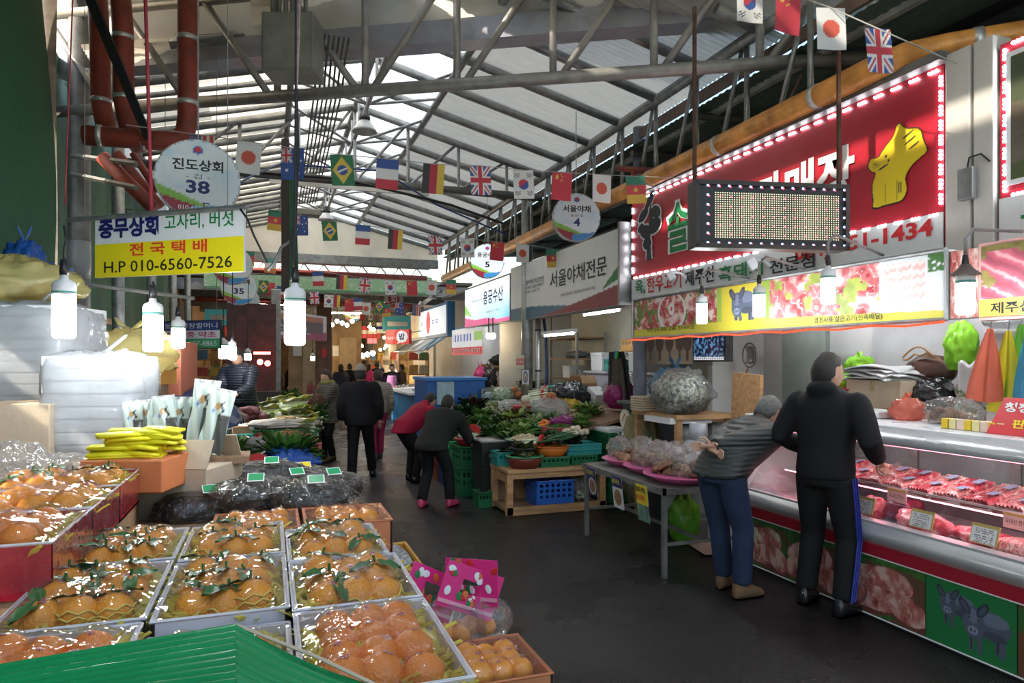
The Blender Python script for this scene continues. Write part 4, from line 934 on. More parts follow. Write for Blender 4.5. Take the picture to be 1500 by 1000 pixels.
def bag(name,c,r,m,label,seed=0,cat='bag',knot=True,flat=.8,group=None,squash=1.0,content=None,lump=.08,nu=44,nv=24,crump=1.0):
    """a tied plastic bag: crumpled body with a knot and two ears"""
    rr = random.Random(seed + 5); a = [rr.uniform(0,6.3) for _ in range(9)]; c = Vector(c); r = Vector((r,r,r * flat)) if not hasattr(r,'__len__') else Vector(r)
    t = thing(name,label,cat,c,group=group)
    so = Vector((a[0] * 3,a[1] * 3,a[2] * 3))
    def fn(d):
        th = math.atan2(d.y,d.x); w = max(0,d.z)
        k = 1 + lump * (sin(3 * th + a[0] + 2 * d.z) + .6 * sin(5 * th + a[1] - 3 * d.z) + .5 * sin(4 * d.z + a[2])) * .6
        k += crump * (.32 * abs(mnoise.noise(d * 2.3 + so)) + .26 * abs(mnoise.noise(d * 5 + so)) + .05 * w * sin(11 * th + a[3]) - .10)
        return k * (1 - (.0 if not knot else .10 * w ** 3))
    mb = MB(); mb.ball((0,0,0),r,nu,nv,fn=fn); zs = [v[2] for v in mb.v]
    zb = -r.z * .86; mb.v = [(x,y,max(z,zb) - zb) for (x,y,z) in mb.v]
    o = obj('bag_body',mb,m,None,True,loc=(0,0,0)); o.parent = t
    if knot:
        mb = MB(); top = r.z * 1.0 - zb - r.z * .12
        for s in (-1,1):
            mb.tube([(0,0,top - .1 * r.z),(s * r.x * .06,0,top + r.z * .12),(s * r.x * .22,s * r.x * .05,top + r.z * .35),(s * r.x * .30,s * r.x * .10,top + r.z * .55)],[r.x * .16,r.x * .09,r.x * .15,r.x * .05],8,flat=.4)
        o = obj('tied_ears',mb,m,None,True,loc=(0,0,0)); o.parent = t
    return t
def plas(name,col,rough=.28,tr=.25): return mat(name,col,rough,0,.15,5,.7,12,trans=tr)
LIME = plas('lime_bag',(.32,.75,.05)); BLK = plas('black_bag',(.015,.016,.02),.22,.0); RED_ = plas('red_bag',(.85,.16,.09)); NAVY = plas('navy_bag',(.02,.07,.16),.25,.1); PURP = plas('magenta_bag',(.25,.02,.12),.25,.1)
bag('plastic_bag',(5.1,5.03,1.44),.10,LIME,'lower lime green plastic bag in the red basket',1); bag('plastic_bag',(5.2,4.93,1.56),.12,LIME,'upper lime green plastic bag on the red basket',2)
t = thing('red_basket','red plastic basket holding lime bags behind the counter','basket',(5.1,5.0,1.345)); mb = MB(); mb.lathe([(.14,0),(.19,.09),(.2,.09),(.15,.005),(.0,.005)],20,(5.1,5.0,1.345)); obj('basket',mb,mat('red_plastic',(.42,.02,.035),.4,0,.1),t)
def sheetpile(label,c,w,l,h,m,seed,name='paper_pile',cat='paper'):
    rr = random.Random(seed); t = thing(name,label,cat,c)
    for i in range(5):
        a = rr.uniform(-.3,.3); ox,oy = rr.uniform(-.03,.03),rr.uniform(-.05,.05)
        mb = MB(); mb.sheet(lambda u,v: Vector((c[0] + ox,c[1] + oy,c[2] + h * (i + 1) / 5)) + Matrix.Rotation(a,3,'Z') @ Vector(((u - .5) * w,(v - .5) * l,.02 * sin(u * 5 + i) * sin(v * 6 + i * 2) - .10 * max(0,abs(2 * v - 1) - .75) - .10 * max(0,.2 - u) * 4 * h)),10,12); obj('sheet',mb,m,t,smooth=True,solid=.01)
sheetpile('pile of white paper sheets on the cartons',(5.1,4.6,1.53),.4,.55,.11,mat('white_paper',(.78,.8,.82),.6,0,.05,trans=.2),3)
t = thing('handbag','brown patterned leather handbag lying behind the counter','handbag',(5.3,4.28,1.5)); BR = mat('brown_check_leather',(.085,.045,.03),.4,0,.5,60)
mb = MB(); mb.ball((5.3,4.28,1.62),(.10,.24,.13),20,12,fn=lambda d: 1 + .05 * sin(d.y * 7)); obj('body',mb,BR,t,True); TAN = mat('tan_leather',(.4,.22,.1),.5,0,.1)
mb = MB(); mb.tube([(5.2,4.10 + .36 * i / 10,1.69 + .06 * sin(i / 10 * pi) + .012 * sin(i * 2)) for i in range(11)],.008,6); obj('handle',mb,TAN,t); mb = MB(); mb.tube([(5.19,4.46 - .3 * i / 10,1.72 + .09 * sin(i / 10 * pi)) for i in range(11)],.008,6); obj('handle',mb,TAN,t)
bag('plastic_bag',(5.2,4.18,1.285),.17,BLK,'black rubbish bag under the brown handbag',7,knot=False)
FLOW = marble('flower_print_cloth',[(.3,(.05,.12,.05)),(.5,(.2,.26,.14)),(.58,(.5,.45,.4)),(.68,(.45,.05,.12))],40,.8,0,0,coat=0); bag('cloth_bundle',(5.25,3.86,1.285),(.12,.12,.16),FLOW,'flower print cloth bundle right of the black bag',9,'cloth',knot=False)
bag('plastic_bag',(4.50,3.82,1.25),.115,film('red_thin_bag',(.95,.25,.16),.55,.8,14,.2),'translucent red bag standing on the case top',11)
bag('plastic_bag',(4.45,3.42,1.25),(.10,.20,.10),BAGC,'clear bag of brown dried food on the case top',12,knot=False,lump=.12)
BRN = marble('brown_dried_food',[(.3,(.06,.02,.008)),(.5,(.22,.09,.03)),(.7,(.4,.2,.08))],26,.5,.9,0)
for i in range(12): mb = MB(); mb.ball((4.45 + rnd.uniform(-.05,.05),3.28 + i * .026,1.30 + rnd.uniform(-.02,.05)),(.035,.04,.03),8,6,fn=lambda d: 1 + .2 * sin(d.x * 6 + i)); tag(obj('dried_chunk',mb,BRN,None,True),'brown dried chunk inside the clear bag on the case','food','brown dried chunks in the clear bag')
t = thing('sauce_box_row','row of small yellow and pink packets on the case top','packets',(4.2,3.1,1.25))
for i in range(8): mb = MB(); mb.box((4.2,3.27 - i * .052,1.285),(.06,.046,.065),R=Matrix.Rotation(.1 * (i % 3 - 1),3,'Z')); obj('packet',mb,mat(('yellow_packet','pale_pink_packet','cream_packet')[(i * 2) % 3],((.7,.5,.03),(.75,.55,.45),(.72,.64,.3))[(i * 2) % 3],.5,0,.1),t,bev=.003)
t = thing('weighing_scale','flat silver weighing scale on the case top','scale',(4.5,4.2,1.25)); mb = MB(); mb.box((4.5,4.2,1.28),(.3,.5,.05)); obj('platform',mb,STAIN,t,bev=.008); mb = MB(); mb.box((4.346,4.2,1.275),(.008,.42,.045)); obj('panel',mb,mat('scale_panel',(.3,.36,.45),.4,0,.1),t)
for i in range(3): mb = MB(); mb.box((4.34,4.12 - i * .06,1.275),(.006,.03,.02)); obj('button',mb,K_RED if i < 2 else K_BLK,t)
# white fridges and bags at the right
for i,(y,z,h,lb) in enumerate(((3.35,1.085,.30,'lower white foam box by the hanging aprons'),(3.35,1.39,.36,'middle white foam box by the hanging aprons'),(3.42,1.755,.17,'topmost white foam box behind the counter'))):
    t = thing('foam_box',lb,'box',(5.3,y,z),group='foam boxes behind the counter'); mb = MB(); mb.box((5.3,y,z + h / 2),(.42,.62 - .1 * (i == 2),h)); obj('body',mb,FOAM,t,bev=.012); mb = MB(); mb.box((5.3,y,z + h - .03),(.44,.64 - .1 * (i == 2),.012)); obj('lid_seam',mb,mat('foam_seam',(.6,.62,.64),.7,0,0),t)
bag('plastic_bag',(5.2,3.93,1.62),(.12,.12,.2),LIME,'tall lime green bag beside the topmost foam box',15,knot=False); bag('plastic_bag',(5.15,3.40,1.93),(.16,.28,.07),BAGW,'milky plastic bag flopped on the topmost foam box',16,knot=False)
mb = MB(); mb.sheet(lambda u,v: (5.02 - .03 * u,3.82 - .28 * u,1.46 + .22 * v + .02 * sin(u * 14) - .1 * u * (1 - v)),10,8); tag(obj('paper_sheet',mb,mat('white_paper',(.78,.8,.82)),None,True,solid=.01),'white corrugated sheet leaning on the foam boxes','paper')
# hanging bags (orange, yellow, green, blue)
for i,(y,x,z0,h,m,lb) in enumerate(((3.38,4.75,1.42,.50,plas('coral_apron',(.85,.22,.14),.4,.4),'coral red plastic apron hanging from a hook'),(3.28,4.78,1.35,.55,plas('yellow_apron',(.8,.7,.05),.4,.4),'yellow plastic apron between the coral and green ones'),(3.21,4.8,1.42,.52,plas('green_apron',(.2,.6,.08),.4,.4),'green plastic apron behind the yellow one'),(3.08,4.7,1.42,.50,plas('blue_apron',(.08,.35,.6),.4,.4),'blue plastic apron at the right edge'))):
    t = thing('plastic_apron',lb,'apron',(x,y,z0),group='plastic aprons hung above the counter')
    mb = MB(); mb.sheet(lambda u,v: (x + .025 * sin(u * 12 + i) * (1.2 - v),y + (u - .5) * lerp(.26,.04,v ** 1.5) + .07 * (1 - v) * (.6 - i * .2),z0 + h * v - .02 * sin(u * pi) * (1 - v)),16,10); obj('sheet',mb,m,t,True)
    mb = MB(); mb.tube([(x,y,z0 + h),(x,y - .01,z0 + h + .06),(x + .01,y + .01,z0 + h + .1)],.004,5); obj('hook',mb,STEEL,t)
# red board sign on the case
p0 = PX(1445,632,4.15); rb = thing('red_board','red standing board sign on the case at the right edge','sign',(4.15,p0.y - .3,1.25))
mb = MB(); mb.add([(4.15,p0.y,1.25),(4.15,p0.y - .65,1.25),(4.24,p0.y - .65,1.47),(4.24,p0.y - .05,1.47)],[(0,1,2,3)]); obj('board',mb,mat('bright_red_board',(.62,.03,.04),.4,0,.03),rb,solid=.008)
for (s,m,a,b,w,h) in (('청정',K_WHT,.07,.62,.15,.26),('흑돼지',K_YEL,.25,.62,.3,.26),('판매',K_YEL,.14,.2,.15,.24)): text(s,m,rb,(4.15 + .09 * b - .008,p0.y - a,1.25 + .22 * b),(0,-w,0),(.09 * h,0,.22 * h),bold=.03)
# hanging utensils and the tv corner
t = thing('strainer','large round wire strainer hung on the grey board','strainer',PX(1093,590,5.2)); c = PX(1098,520,5.2)
mb = MB(); mb.tube([c + Vector((0,.12 * cos(a * pi / 10),.14 * sin(a * pi / 10))) for a in range(21)],.008,6); obj('ring',mb,STEELD,t)
mb = MB(); mb.sheet(lambda u,v: c + Vector((.06 * (1 - ((2 * u - 1) ** 2 + (2 * v - 1) ** 2) * .5),.085 * (2 * u - 1),.1 * (2 * v - 1))),8,8); obj('mesh',mb,film('wire_mesh',(.35,.35,.34),.55,.0),t)
mb = MB(); mb.tube([c + Vector((-.02,0,-.14)),c + Vector((-.04,.05,-.3)),c + Vector((-.05,.09,-.42))],[.008,.012,.014],8); obj('handle',mb,mat('brown_handle',(.3,.12,.05),.5,0,.2),t)
mb = MB(); mb.box((5.32,5.75,1.45),(.06,.62,1.3)); tag(obj('grey_board',mb,mat('grey_green_board',(.2,.24,.22),.6,0,.2,3)),'grey green board behind the round strainer','board')
q0 = PX(1016,525,4.7)
t = thing('television','small television showing a bluish stage scene','television',(4.75,q0.y - .2,1.7)); q1 = PX(1060,525,4.7)
mb = MB(); mb.box((4.76,(q0.y + q1.y) / 2,1.83),(.1,q0.y - q1.y + .04,.30)); obj('cabinet',mb,BLACKP,t)
def tvp(u,v):
    c = solid(u,(.008,.012,.03)); n = fbm(u * 2,v,10,6); c = mixc(c,n > .5,(.12,.28,.5),(n - .5) * 4); paint(c,v < .12,(.5,.52,.55)); paint(c,(v < .1) & (v > .03) & (np.sin(u * 90) > 0),(.1,.1,.2)); return c
printed('screen',(4.705,q0.y,1.70),(0,q1.y - q0.y,0),(0,0,.27),60,36,tvp,t,print_mat('tv_print',.2,1.0))
t = thing('pig_photo_sheet','brown photo sheet of hanging pigs under the meat banner','poster',PX(950,534,4.6)); q0 = PX(948,533,4.6); q1 = PX(1014,530,4.6)
def hang(u,v):
    c = solid(u,(.42,.34,.26)) * (.8 + .4 * fbm(u,v,6,2)[:,None])
    for x in (.08,.3,.52,.74,.9): paint(c,ell(u,v,x,.72,.09,.30),(.14,.09,.07)); paint(c,(np.abs(u - x) < .02) & (v > .1) & (v < .5),(.12,.07,.06))
    return c
printed('photo',(4.6,q0.y,1.65),(0,q1.y - q0.y,0),(0,0,.36),60,40,hang,t)
# bulbs on bent pipes before the meat banner
BULB = glow('bulb_white',(.93,.97,1.0),95.0); BULB2 = glow('bulb_white_dimmer',(.93,.97,1.0),52.0); COLLAR = mat('bulb_collar',(.75,.76,.76),.4,0,.02); TEAL = mat('bulb_teal_ring',(.05,.35,.30),.5,0,0)
def bulb(p,r,L,label,mount=None,shade=False,group='bare white bulbs',lit=None,cord=None):
    """p = top of the glowing tube"""
    p = Vector(p); t = thing('light_bulb',label,'lamp',p - Vector((0,0,L)),group=group)
    mb = MB(); mb.lathe([(.0,-L),(r * .8,-L),(r,-L * .94),(r,0),(0,0)],14,p); obj('glowing_tube',mb,lit or BULB,t,True)
    mb = MB(); mb.lathe([(r * 1.03,0),(r * 1.05,r * .9),(r * .9,r * 1.25),(r * .4,r * 1.5),(r * .32,r * 2.0),(0,r * 2.0)],14,p); obj('collar',mb,COLLAR,t,True)
    mb = MB(); mb.lathe([(r * 1.06,r * .18),(r * 1.06,r * .34)],14,p); obj('teal_ring',mb,TEAL,t)
    s = p + Vector((0,0,r * 1.9)); mb = MB(); mb.lathe([(r * .38,0),(r * .42,r * .5),(r * .3,r * 1.5),(0,r * 1.55)],10,s); obj('socket',mb,BLACKP,t,True)
    if mount: mb = MB(); mb.tube([s + Vector((0,0,r * 1.2))] + [Vector(q) for q in mount],r * .22,7); obj('bent_pipe',mb,mat('grey_conduit',(.3,.28,.27),.5,.3,.2),t,True)
    if cord: mb = MB(); mb.tube([s + Vector((0,0,r * 1.3))] + [Vector(q) for q in cord],r * .12,5); obj('cord',mb,WIRE,t,True)
    if shade: mb = MB(); mb.lathe([(r * .5,r * 1.5),(r * .8,r * 1.0),(r * 1.6,r * .35),(r * 1.62,r * .15)],14,p + Vector((0,0,r * .8))); obj('shade',mb,mat('brown_shade',(.2,.15,.13),.5,.2,.2),t,True)
    return t
for (px,py,d,lb,sh) in ((1028,445,5.9,'leftmost bulb before the meat banner',0),(1112,432,5.3,'second bulb before the meat banner, beside the grey pig',0),(1213,408,4.6,'third bulb before the meat banner under the LED sign',0),(1414,415,3.75,'bulb with a brown shade between the two banners',1)):
    p = P(px,py,d); w = Vector((3.98,p.y - .05,2.42)); bulb(p,.046,.17,lb,[p + Vector((.0,0,.24)),p + Vector((.06,0,.30)),w],bool(sh),'bulbs before the meat banner',BULB2)
# ================================================================== grocer's stall
SB = .22
def PV(px,py,up=0.0):
    r = ray(px,py); z0 = .62 - SB * 2.4 + up; d = (1.7 - z0) / (SB * r.x - r.z); return EYE + r * d
def vd(p): return (p - EYE).dot(FW)
stall = thing('display_slope','dark sloping display boards under the heaps of vegetables on the right','stall',(3.3,9.5,0))
mb = MB(); mb.add([(2.42,7.62,.57),(4.35,7.62,.99),(4.35,12.2,.99),(2.42,12.2,.57)],[(0,1,2,3)]); obj('board',mb,WOODD,stall,solid=.04)
for y in (7.7,9.2,10.7,12.1):
    for x,z in ((2.6,.58),(4.25,.93)): mb = MB(); mb.box((x,y,z / 2),(.07,.07,z)); obj('leg',mb,WOODD,stall)
GREENS = [mat('deep_green_leaf',(.018,.07,.012),.45,0,.45,14,.3,30,trans=.15),mat('fresh_green_leaf',(.07,.19,.025),.45,0,.4,14,.3,30,trans=.2),mat('pale_green_leaf',(.30,.42,.12),.45,0,.3,14,.3,30,trans=.2),mat('red_lettuce_leaf',(.055,.028,.02),.45,0,.6,10,.3,30,trans=.1),mat('yellow_leaf',(.65,.55,.08),.5,0,.25,12,.2,30,trans=.2)]
STALK = mat('white_stalk',(.68,.72,.55),.4,0,.15,10)
ONIONG = mat('onion_green',(.03,.12,.04),.4,0,.3,14)
BANDR = mat('red_tie',(.5,.03,.03),.5,0,0)
def leaf_mesh(mb,base,dirv,L,w,curl,seed,mi=0,nl=5):
    dirv = Vector(dirv).normalized(); side = dirv.cross(Vector((0,0,1)))
    side = side.normalized() if side.length > .05 else Vector((1,0,0)); nrm = side.cross(dirv)
    def f(u,v):
        x = (u - .5) * 2; wid = w * (sin(pi * min(1,v * .85 + .12)) ** .7)
        return base + dirv * (L * v) - nrm * (curl * L * v * v) + side * (x * wid * .5) + nrm * (.16 * w * (x * x) + .10 * w * sin(v * 14 + seed) * abs(x))
    mb.sheet(f,2,nl,mi)
def leafy(c,r,label,mats,n=34,seed=0,h=.8,name='leafy_greens',cat='vegetable',group='vegetables on the grocer slope',lw=.5,ball=False):
    rr = random.Random(seed + 77); mb = MB(); c = Vector(c)
    for i in range(n):
        a = rr.uniform(0,2 * pi); e = rr.uniform(.05,1.0); q = rr.uniform(0,.35)
        b = Vector((cos(a) * r * q,sin(a) * r * q,r * h * .25 * rr.random())); d = Vector((cos(a) * (1 - e * .7),sin(a) * (1 - e * .7),e * h))
        leaf_mesh(mb,b,d,r * rr.uniform(.7,1.05),r * lw * rr.uniform(.7,1.2),rr.uniform(.1,.5),rr.uniform(0,6),rr.randrange(len(mats)))
    mb.ball((0,0,r * .22),(r * .62,r * .62,r * .36 * h),10,6,len(mats) - 1)
    mb.v = [(x,y,max(z,-.005)) for (x,y,z) in mb.v]
    return tag(obj(name,mb,mats,None,True,loc=c),label,cat,group)
def bundle(a,b,label,n=16,r=.012,spread=.05,white=.35,seed=0,name='green_onion_bundle',group='vegetables on the grocer slope',mats=None,tie=.4):
    """a tied bundle from root a to tip b"""
    rr = random.Random(seed); a = Vector(a); b = Vector(b); t = thing(name,label,'vegetable',a,group=group); d = (b - a); s = d.cross(Vector((0,0,1))).normalized(); mats = mats or [STALK,ONIONG]
    mw,mg = MB(),MB()
    for i in range(n):
        o = s * rr.gauss(0,spread * .5) + Vector((0,0,abs(rr.gauss(0,spread * .4)))); o2 = s * rr.gauss(0,spread * 1.1) + Vector((0,0,abs(rr.gauss(0,spread * .5)))); k = rr.uniform(.9,1.05)
        p = [a + o,a + d * white + o * .8,a + d * (white + (1 - white) * .5) * k + o2 * .6 + Vector((0,0,.01)),a + d * k + o2]
        mw.tube([p[0],lerp(p[0],p[1],.25),p[1]],[r * 1.2,r,r],5); mg.tube(p[1:],[r,r * .9,r * .25],5)
    o = obj('white_stalks',mw,mats[0],t,True); o['kind'] = 'stuff'; o = obj('green_tops',mg,mats[1],t,True); o['kind'] = 'stuff'
    c = a + d * tie + Vector((0,0,spread * .4)); mb = MB(); mb.tube([c - d.normalized() * .012,c + d.normalized() * .012],spread * .95,12); obj('tie',mb,BANDR,t)
    return t
def lumps(c,r,n,ry,label,m,name,cat='vegetable',group=None,seed=0,layers=2,fn=None,lab2=None):
    """a small pile of single things, each its own object"""
    rr = random.Random(seed); c = Vector(c); base = None; out = []
    mb = MB(); mb.ball((0,0,0),ry,12,8,fn=fn)
    for i in range(n):
        q = sqrt(rr.random()) * r if i < n * .65 else rr.random() * r * .5; a = rr.uniform(0,6.28); z = ry[2] * (.9 if i < n * .65 else 2.3)
        p = c + Vector((cos(a) * q,sin(a) * q,z)); ro = (rr.uniform(-.4,.4),rr.uniform(-.4,.4),rr.uniform(0,6)); sc = rr.uniform(.85,1.12)
        if base is None: base = obj(name,mb,m,None,True,loc=p,rot=ro); tag(base,label,cat,group or label); out.append(base)
        else: out.append(inst(base,name,None,loc=p,rot=ro,scale=sc,label=label,cat=cat,group=group or label))
    return out
def granules(c,rx,ry,h,n,s,label,m,name,seed=0,cat='vegetable',shape=None):
    """a heap nobody could count: one object of kind stuff"""
    rr = random.Random(seed); mb = MB(); c = Vector(c)
    for i in range(n):
        q = sqrt(rr.random()); a = rr.uniform(0,6.28); z = h * (1 - q * q) * rr.uniform(.55,1) ; p = Vector((cos(a) * q * rx,sin(a) * q * ry,z + s * .4))
        if shape == 'stick':
            d = Vector((rr.uniform(-1,1),rr.uniform(-1,1),rr.uniform(-.2,.25))).normalized() * s * 3; mb.tube([p - d,p + Vector((0,0,s * .5)),p + d],[s * .35,s * .45,s * .2],4)
        else: mb.ball(p,(s,s,s * .8),6,4)
    mb.ball((0,0,0),(rx * .95,ry * .95,h * .8),10,6); mb.v = [(x,y,max(0,z)) for (x,y,z) in mb.v]
    o = obj(name,mb,m,None,True,loc=c); return tag(o,label,cat,kind='stuff')
def basin(c,r,h,m,label,rim=None,name='plastic_basin',group='basins and baskets on the grocer stall',sy=1.0,rz=0):
    c = Vector(c); t = thing(name,label,'basin',c,group=group); Rm = Matrix.Rotation(rz,3,'Z')
    mb = MB(); mb.lathe([(r * .72,0),(r * .9,h * .6),(r * .97,h),(r * .93,h),(r * .68,.012),(0,.012)],24,c,sy=sy,R=Rm); obj('bowl',mb,m,t,True)
    mb = MB(); mb.lathe([(r * .95,h * .96),(r * 1.04,h * .97),(r * 1.04,h * 1.05),(r * .95,h * 1.03)],24,c,sy=sy,R=Rm); obj('rim',mb,rim or m,t,True); return t
def crate(c,s,m,label,group='plastic crates',rz=0,rows=4,cols=8,name='plastic_crate',text_=None,legs=0):
    """an open lattice crate; each wall one sheet with slots"""
    t = thing(name,label,'crate',c,rz,group); x,y,z = s
    def add(nm,mb,mm,**k): o = obj(nm,mb,mm,None,loc=(0,0,0),**k); o.parent = t; return o
    for (nm,O,X) in (('long_wall',(-x / 2,-y / 2),(x,0)),('long_wall',(x / 2,y / 2),(-x,0)),('short_wall',(-x / 2,y / 2),(0,-y)),('short_wall',(x / 2,-y / 2),(0,y))):
        nu = 2 * cols + 1; nv = 2 * rows + 1; mb = MB(); idx = {}
        us = [0]; vs = [0]
        for i in range(nu): us.append(us[-1] + (1.0 if i % 2 == 0 else 1.3))
        for j in range(nv): vs.append(vs[-1] + (.9 if j % 2 == 0 else 1.1))
        V_ = [(O[0] + X[0] * a / us[-1],O[1] + X[1] * a / us[-1],z * b / vs[-1]) for b in vs for a in us]
        F = [(j * (nu + 1) + i,j * (nu + 1) + i + 1,(j + 1) * (nu + 1) + i + 1,(j + 1) * (nu + 1) + i) for j in range(nv) for i in range(nu) if not (i % 2 and j % 2 and j > 1 and 0 < i < nu - 1)]
        mb.add(V_,F); add(nm,mb,m,solid=.012)
    mb = MB(); mb.box((0,0,.01),(x,y,.02)); add('bottom',mb,m)
    mb = MB(); mb.tube([(-x / 2,-y / 2,z),(x / 2,-y / 2,z),(x / 2,y / 2,z),(-x / 2,y / 2,z),(-x / 2,-y / 2,z)],.014,6); add('rim',mb,m)
    if text_: o = text(text_,K_WHT,None,(-x * .1,-y / 2 - .008,z * .08),(x * .42,0,0),(0,0,z * .1),bold=.02); o.location = (0,0,0); o.parent = t
    return t
CGRN = mat('green_crate',(.012,.13,.05),.4,0,.15); CBLU = mat('blue_crate',(.02,.12,.48),.4,0,.12); CNAV = mat('dark_blue_crate',(.012,.03,.12),.4,0,.15); CRED = mat('brown_red_crate',(.25,.05,.03),.5,0,.15); TURQ = mat('turquoise_plastic',(.03,.28,.27),.4,0,.12)
BRB = mat('brown_basin',(.20,.04,.025),.4,0,.12); ORB = mat('orange_basin',(.70,.2,.03),.4,0,.1); REDP = mat('red_plastic',(.42,.02,.035),.4,0,.1); PINKP = mat('pink_plastic',(.62,.12,.3),.4,0,.1)
# low pine table at the front of the stall
wt = thing('pine_table','low raw pine table with a bottom board at the front of the grocer stall','table',(3.02,7.3,0))
mb = MB(); mb.box((3.02,7.28,.48),(1.2,.62,.045)); obj('table_top',mb,WOODL,wt,bev=.01)
for x in (2.46,3.58):
    for y in (7.02,7.54): mb = MB(); mb.box((x,y,.24),(.07,.07,.46)); obj('leg',mb,WOODL,wt)
mb = MB(); mb.box((3.02,7.28,.05),(1.16,.56,.04)); obj('bottom_board',mb,WOODD,wt); mb = MB(); mb.box((3.02,7.0,.05),(1.2,.03,.09)); obj('bottom_rail',mb,WOODL,wt)
mb = MB(); mb.box((2.46,7.28,.40),(.03,.5,.1)); obj('apron',mb,WOODL,wt); mb = MB(); mb.box((3.02,7.0,.43),(1.14,.025,.06)); obj('apron',mb,WOODL,wt); mb = MB(); mb.box((2.50,7.50,.25),(.03,.02,.36)); mb2 = MB(); mb2.box((3.02,7.56,.25),(1.1,.02,.36)); obj('back_board',mb2,WOODD,wt)
crate((3.02,7.22,.07),(.44,.34,.27),CBLU,'bright blue crate under the pine table',rows=4,cols=6,text_='이마트 유통')
bag('vegetable_bag',(3.42,7.25,.07),(.16,.15,.17),BAGC,'clear bag of pale vegetables under the pine table',31); leafy((3.42,7.25,.075),.12,'pale cabbage inside the clear bag under the table',[GREENS[2],STALK],18,5)
# things on the table
for (x,y,lb,w) in ((3.02,7.24,'green basket under the orange basin',.34),(3.40,7.28,'green basket under the turquoise trays',.32)): crate((x,y,.503),(w,.38,.10),CGRN,lb,rows=2,cols=6,name='plastic_basket')
basin((2.68,7.13,.503),.21,.13,BRB,'brown basin with a green rim holding seaweed',mat('green_rim',(.08,.4,.2),.4,0,.05)); SEAW = mat('dark_seaweed',(.012,.028,.008),.3,0,.5,12,.3,20)
leafy((2.68,7.13,.60),.19,'heap of dark seaweed in the brown basin',[SEAW,mat('olive_seaweed',(.06,.06,.012),.35,0,.4)],60,3,1.4)
t = thing('steel_ring_bowl','thin dark hoop around the seaweed heap','hoop',(2.68,7.13,.70)); mb = MB(); mb.tube([(2.68 + .14 * cos(a * pi / 10),7.13 + .14 * sin(a * pi / 10),.72) for a in range(21)],.01,6); obj('hoop',mb,BLACKP,t)
basin((3.02,7.20,.607),.22,.115,ORB,'orange basin holding brown greens and a blue dish'); leafy((3.02,7.20,.66),.14,'brown and green shoots in the orange basin',[mat('brown_shoot',(.10,.08,.03),.5,0,.4),GREENS[0]],40,6,.7)
for i,(z,c_) in enumerate(((.607,TURQ),(.665,TURQ))): crate((3.42,7.28,z),(.42,.30,.055),c_,('lower' if i == 0 else 'upper') + ' turquoise tray at the right end of the pine table',rows=1,cols=8,name='plastic_tray')
leafy((3.36,7.30,.72),.14,'folded dark kelp in the upper turquoise tray',[SEAW],30,9,1.1,lw=.9)
for (x,y,z,lb) in ((2.56,7.42,.503,'turquoise box behind the brown basin'),): crate((x,y,z),(.28,.24,.14),TURQ,lb,rows=2,cols=5,name='plastic_tray')
leafy((2.56,7.42,.64),.11,'dark wet greens on the turquoise box',[GREENS[0],SEAW],24,12,.5)
# bins and crates along the aisle side
mb = MB(); t = thing('black_bin','tall square black bin left of the pine table','bin',(2.52,7.85,0)); mb.box((2.52,7.85,.22),(.34,.4,.44),top=1.05); obj('lower_bin',mb,BLACKP,t,bev=.01); mb = MB(); mb.box((2.52,7.85,.59),(.36,.42,.30),top=1.06); obj('upper_bin',mb,BLACKP,t,bev=.01); mb = MB(); mb.tube([(2.33,7.63,.74),(2.71,7.63,.74),(2.71,8.07,.74),(2.33,8.07,.74),(2.33,7.63,.74)],.014,6); obj('rim',mb,mat('grey_rim',(.25,.25,.25),.4,.3,.1),t)
crate((2.34,7.62,0),(.16,.22,.17),CGRN,'small green crate beside the foot of the pine table',rows=2,cols=4)
for i,(x,y,z,s,m,lb) in enumerate(((2.42,8.45,0,(.36,.5,.34),CGRN,'lower green crate left of the black bin'),(2.42,8.45,.345,(.36,.5,.26),CGRN,'upper green crate left of the black bin'),(2.40,9.05,0,(.36,.5,.40),CNAV,'dark blue crate under the leaf heaps'),(2.40,9.6,0,(.36,.48,.42),CRED,'brown red crate behind the dark blue crate'),(2.42,9.05,.41,(.36,.5,.2),CGRN,'green crate on top of the dark blue crate'),(2.42,9.6,.425,(.36,.48,.18),CGRN,'green crate on top of the brown red crate'),(2.42,10.3,0,(.36,.6,.55),CNAV,'large dark blue crate furthest along the grocer stall'))): crate((x,y,z),s,m,lb,rows=3,cols=6)
basin((2.46,8.42,.61),.24,.09,REDP,'red basin of spring onions above the green crates'); bundle((2.32,8.25,.72),(2.68,8.72,.74),'spring onions with white roots in the red basin',40,.009,.11,.35,4)
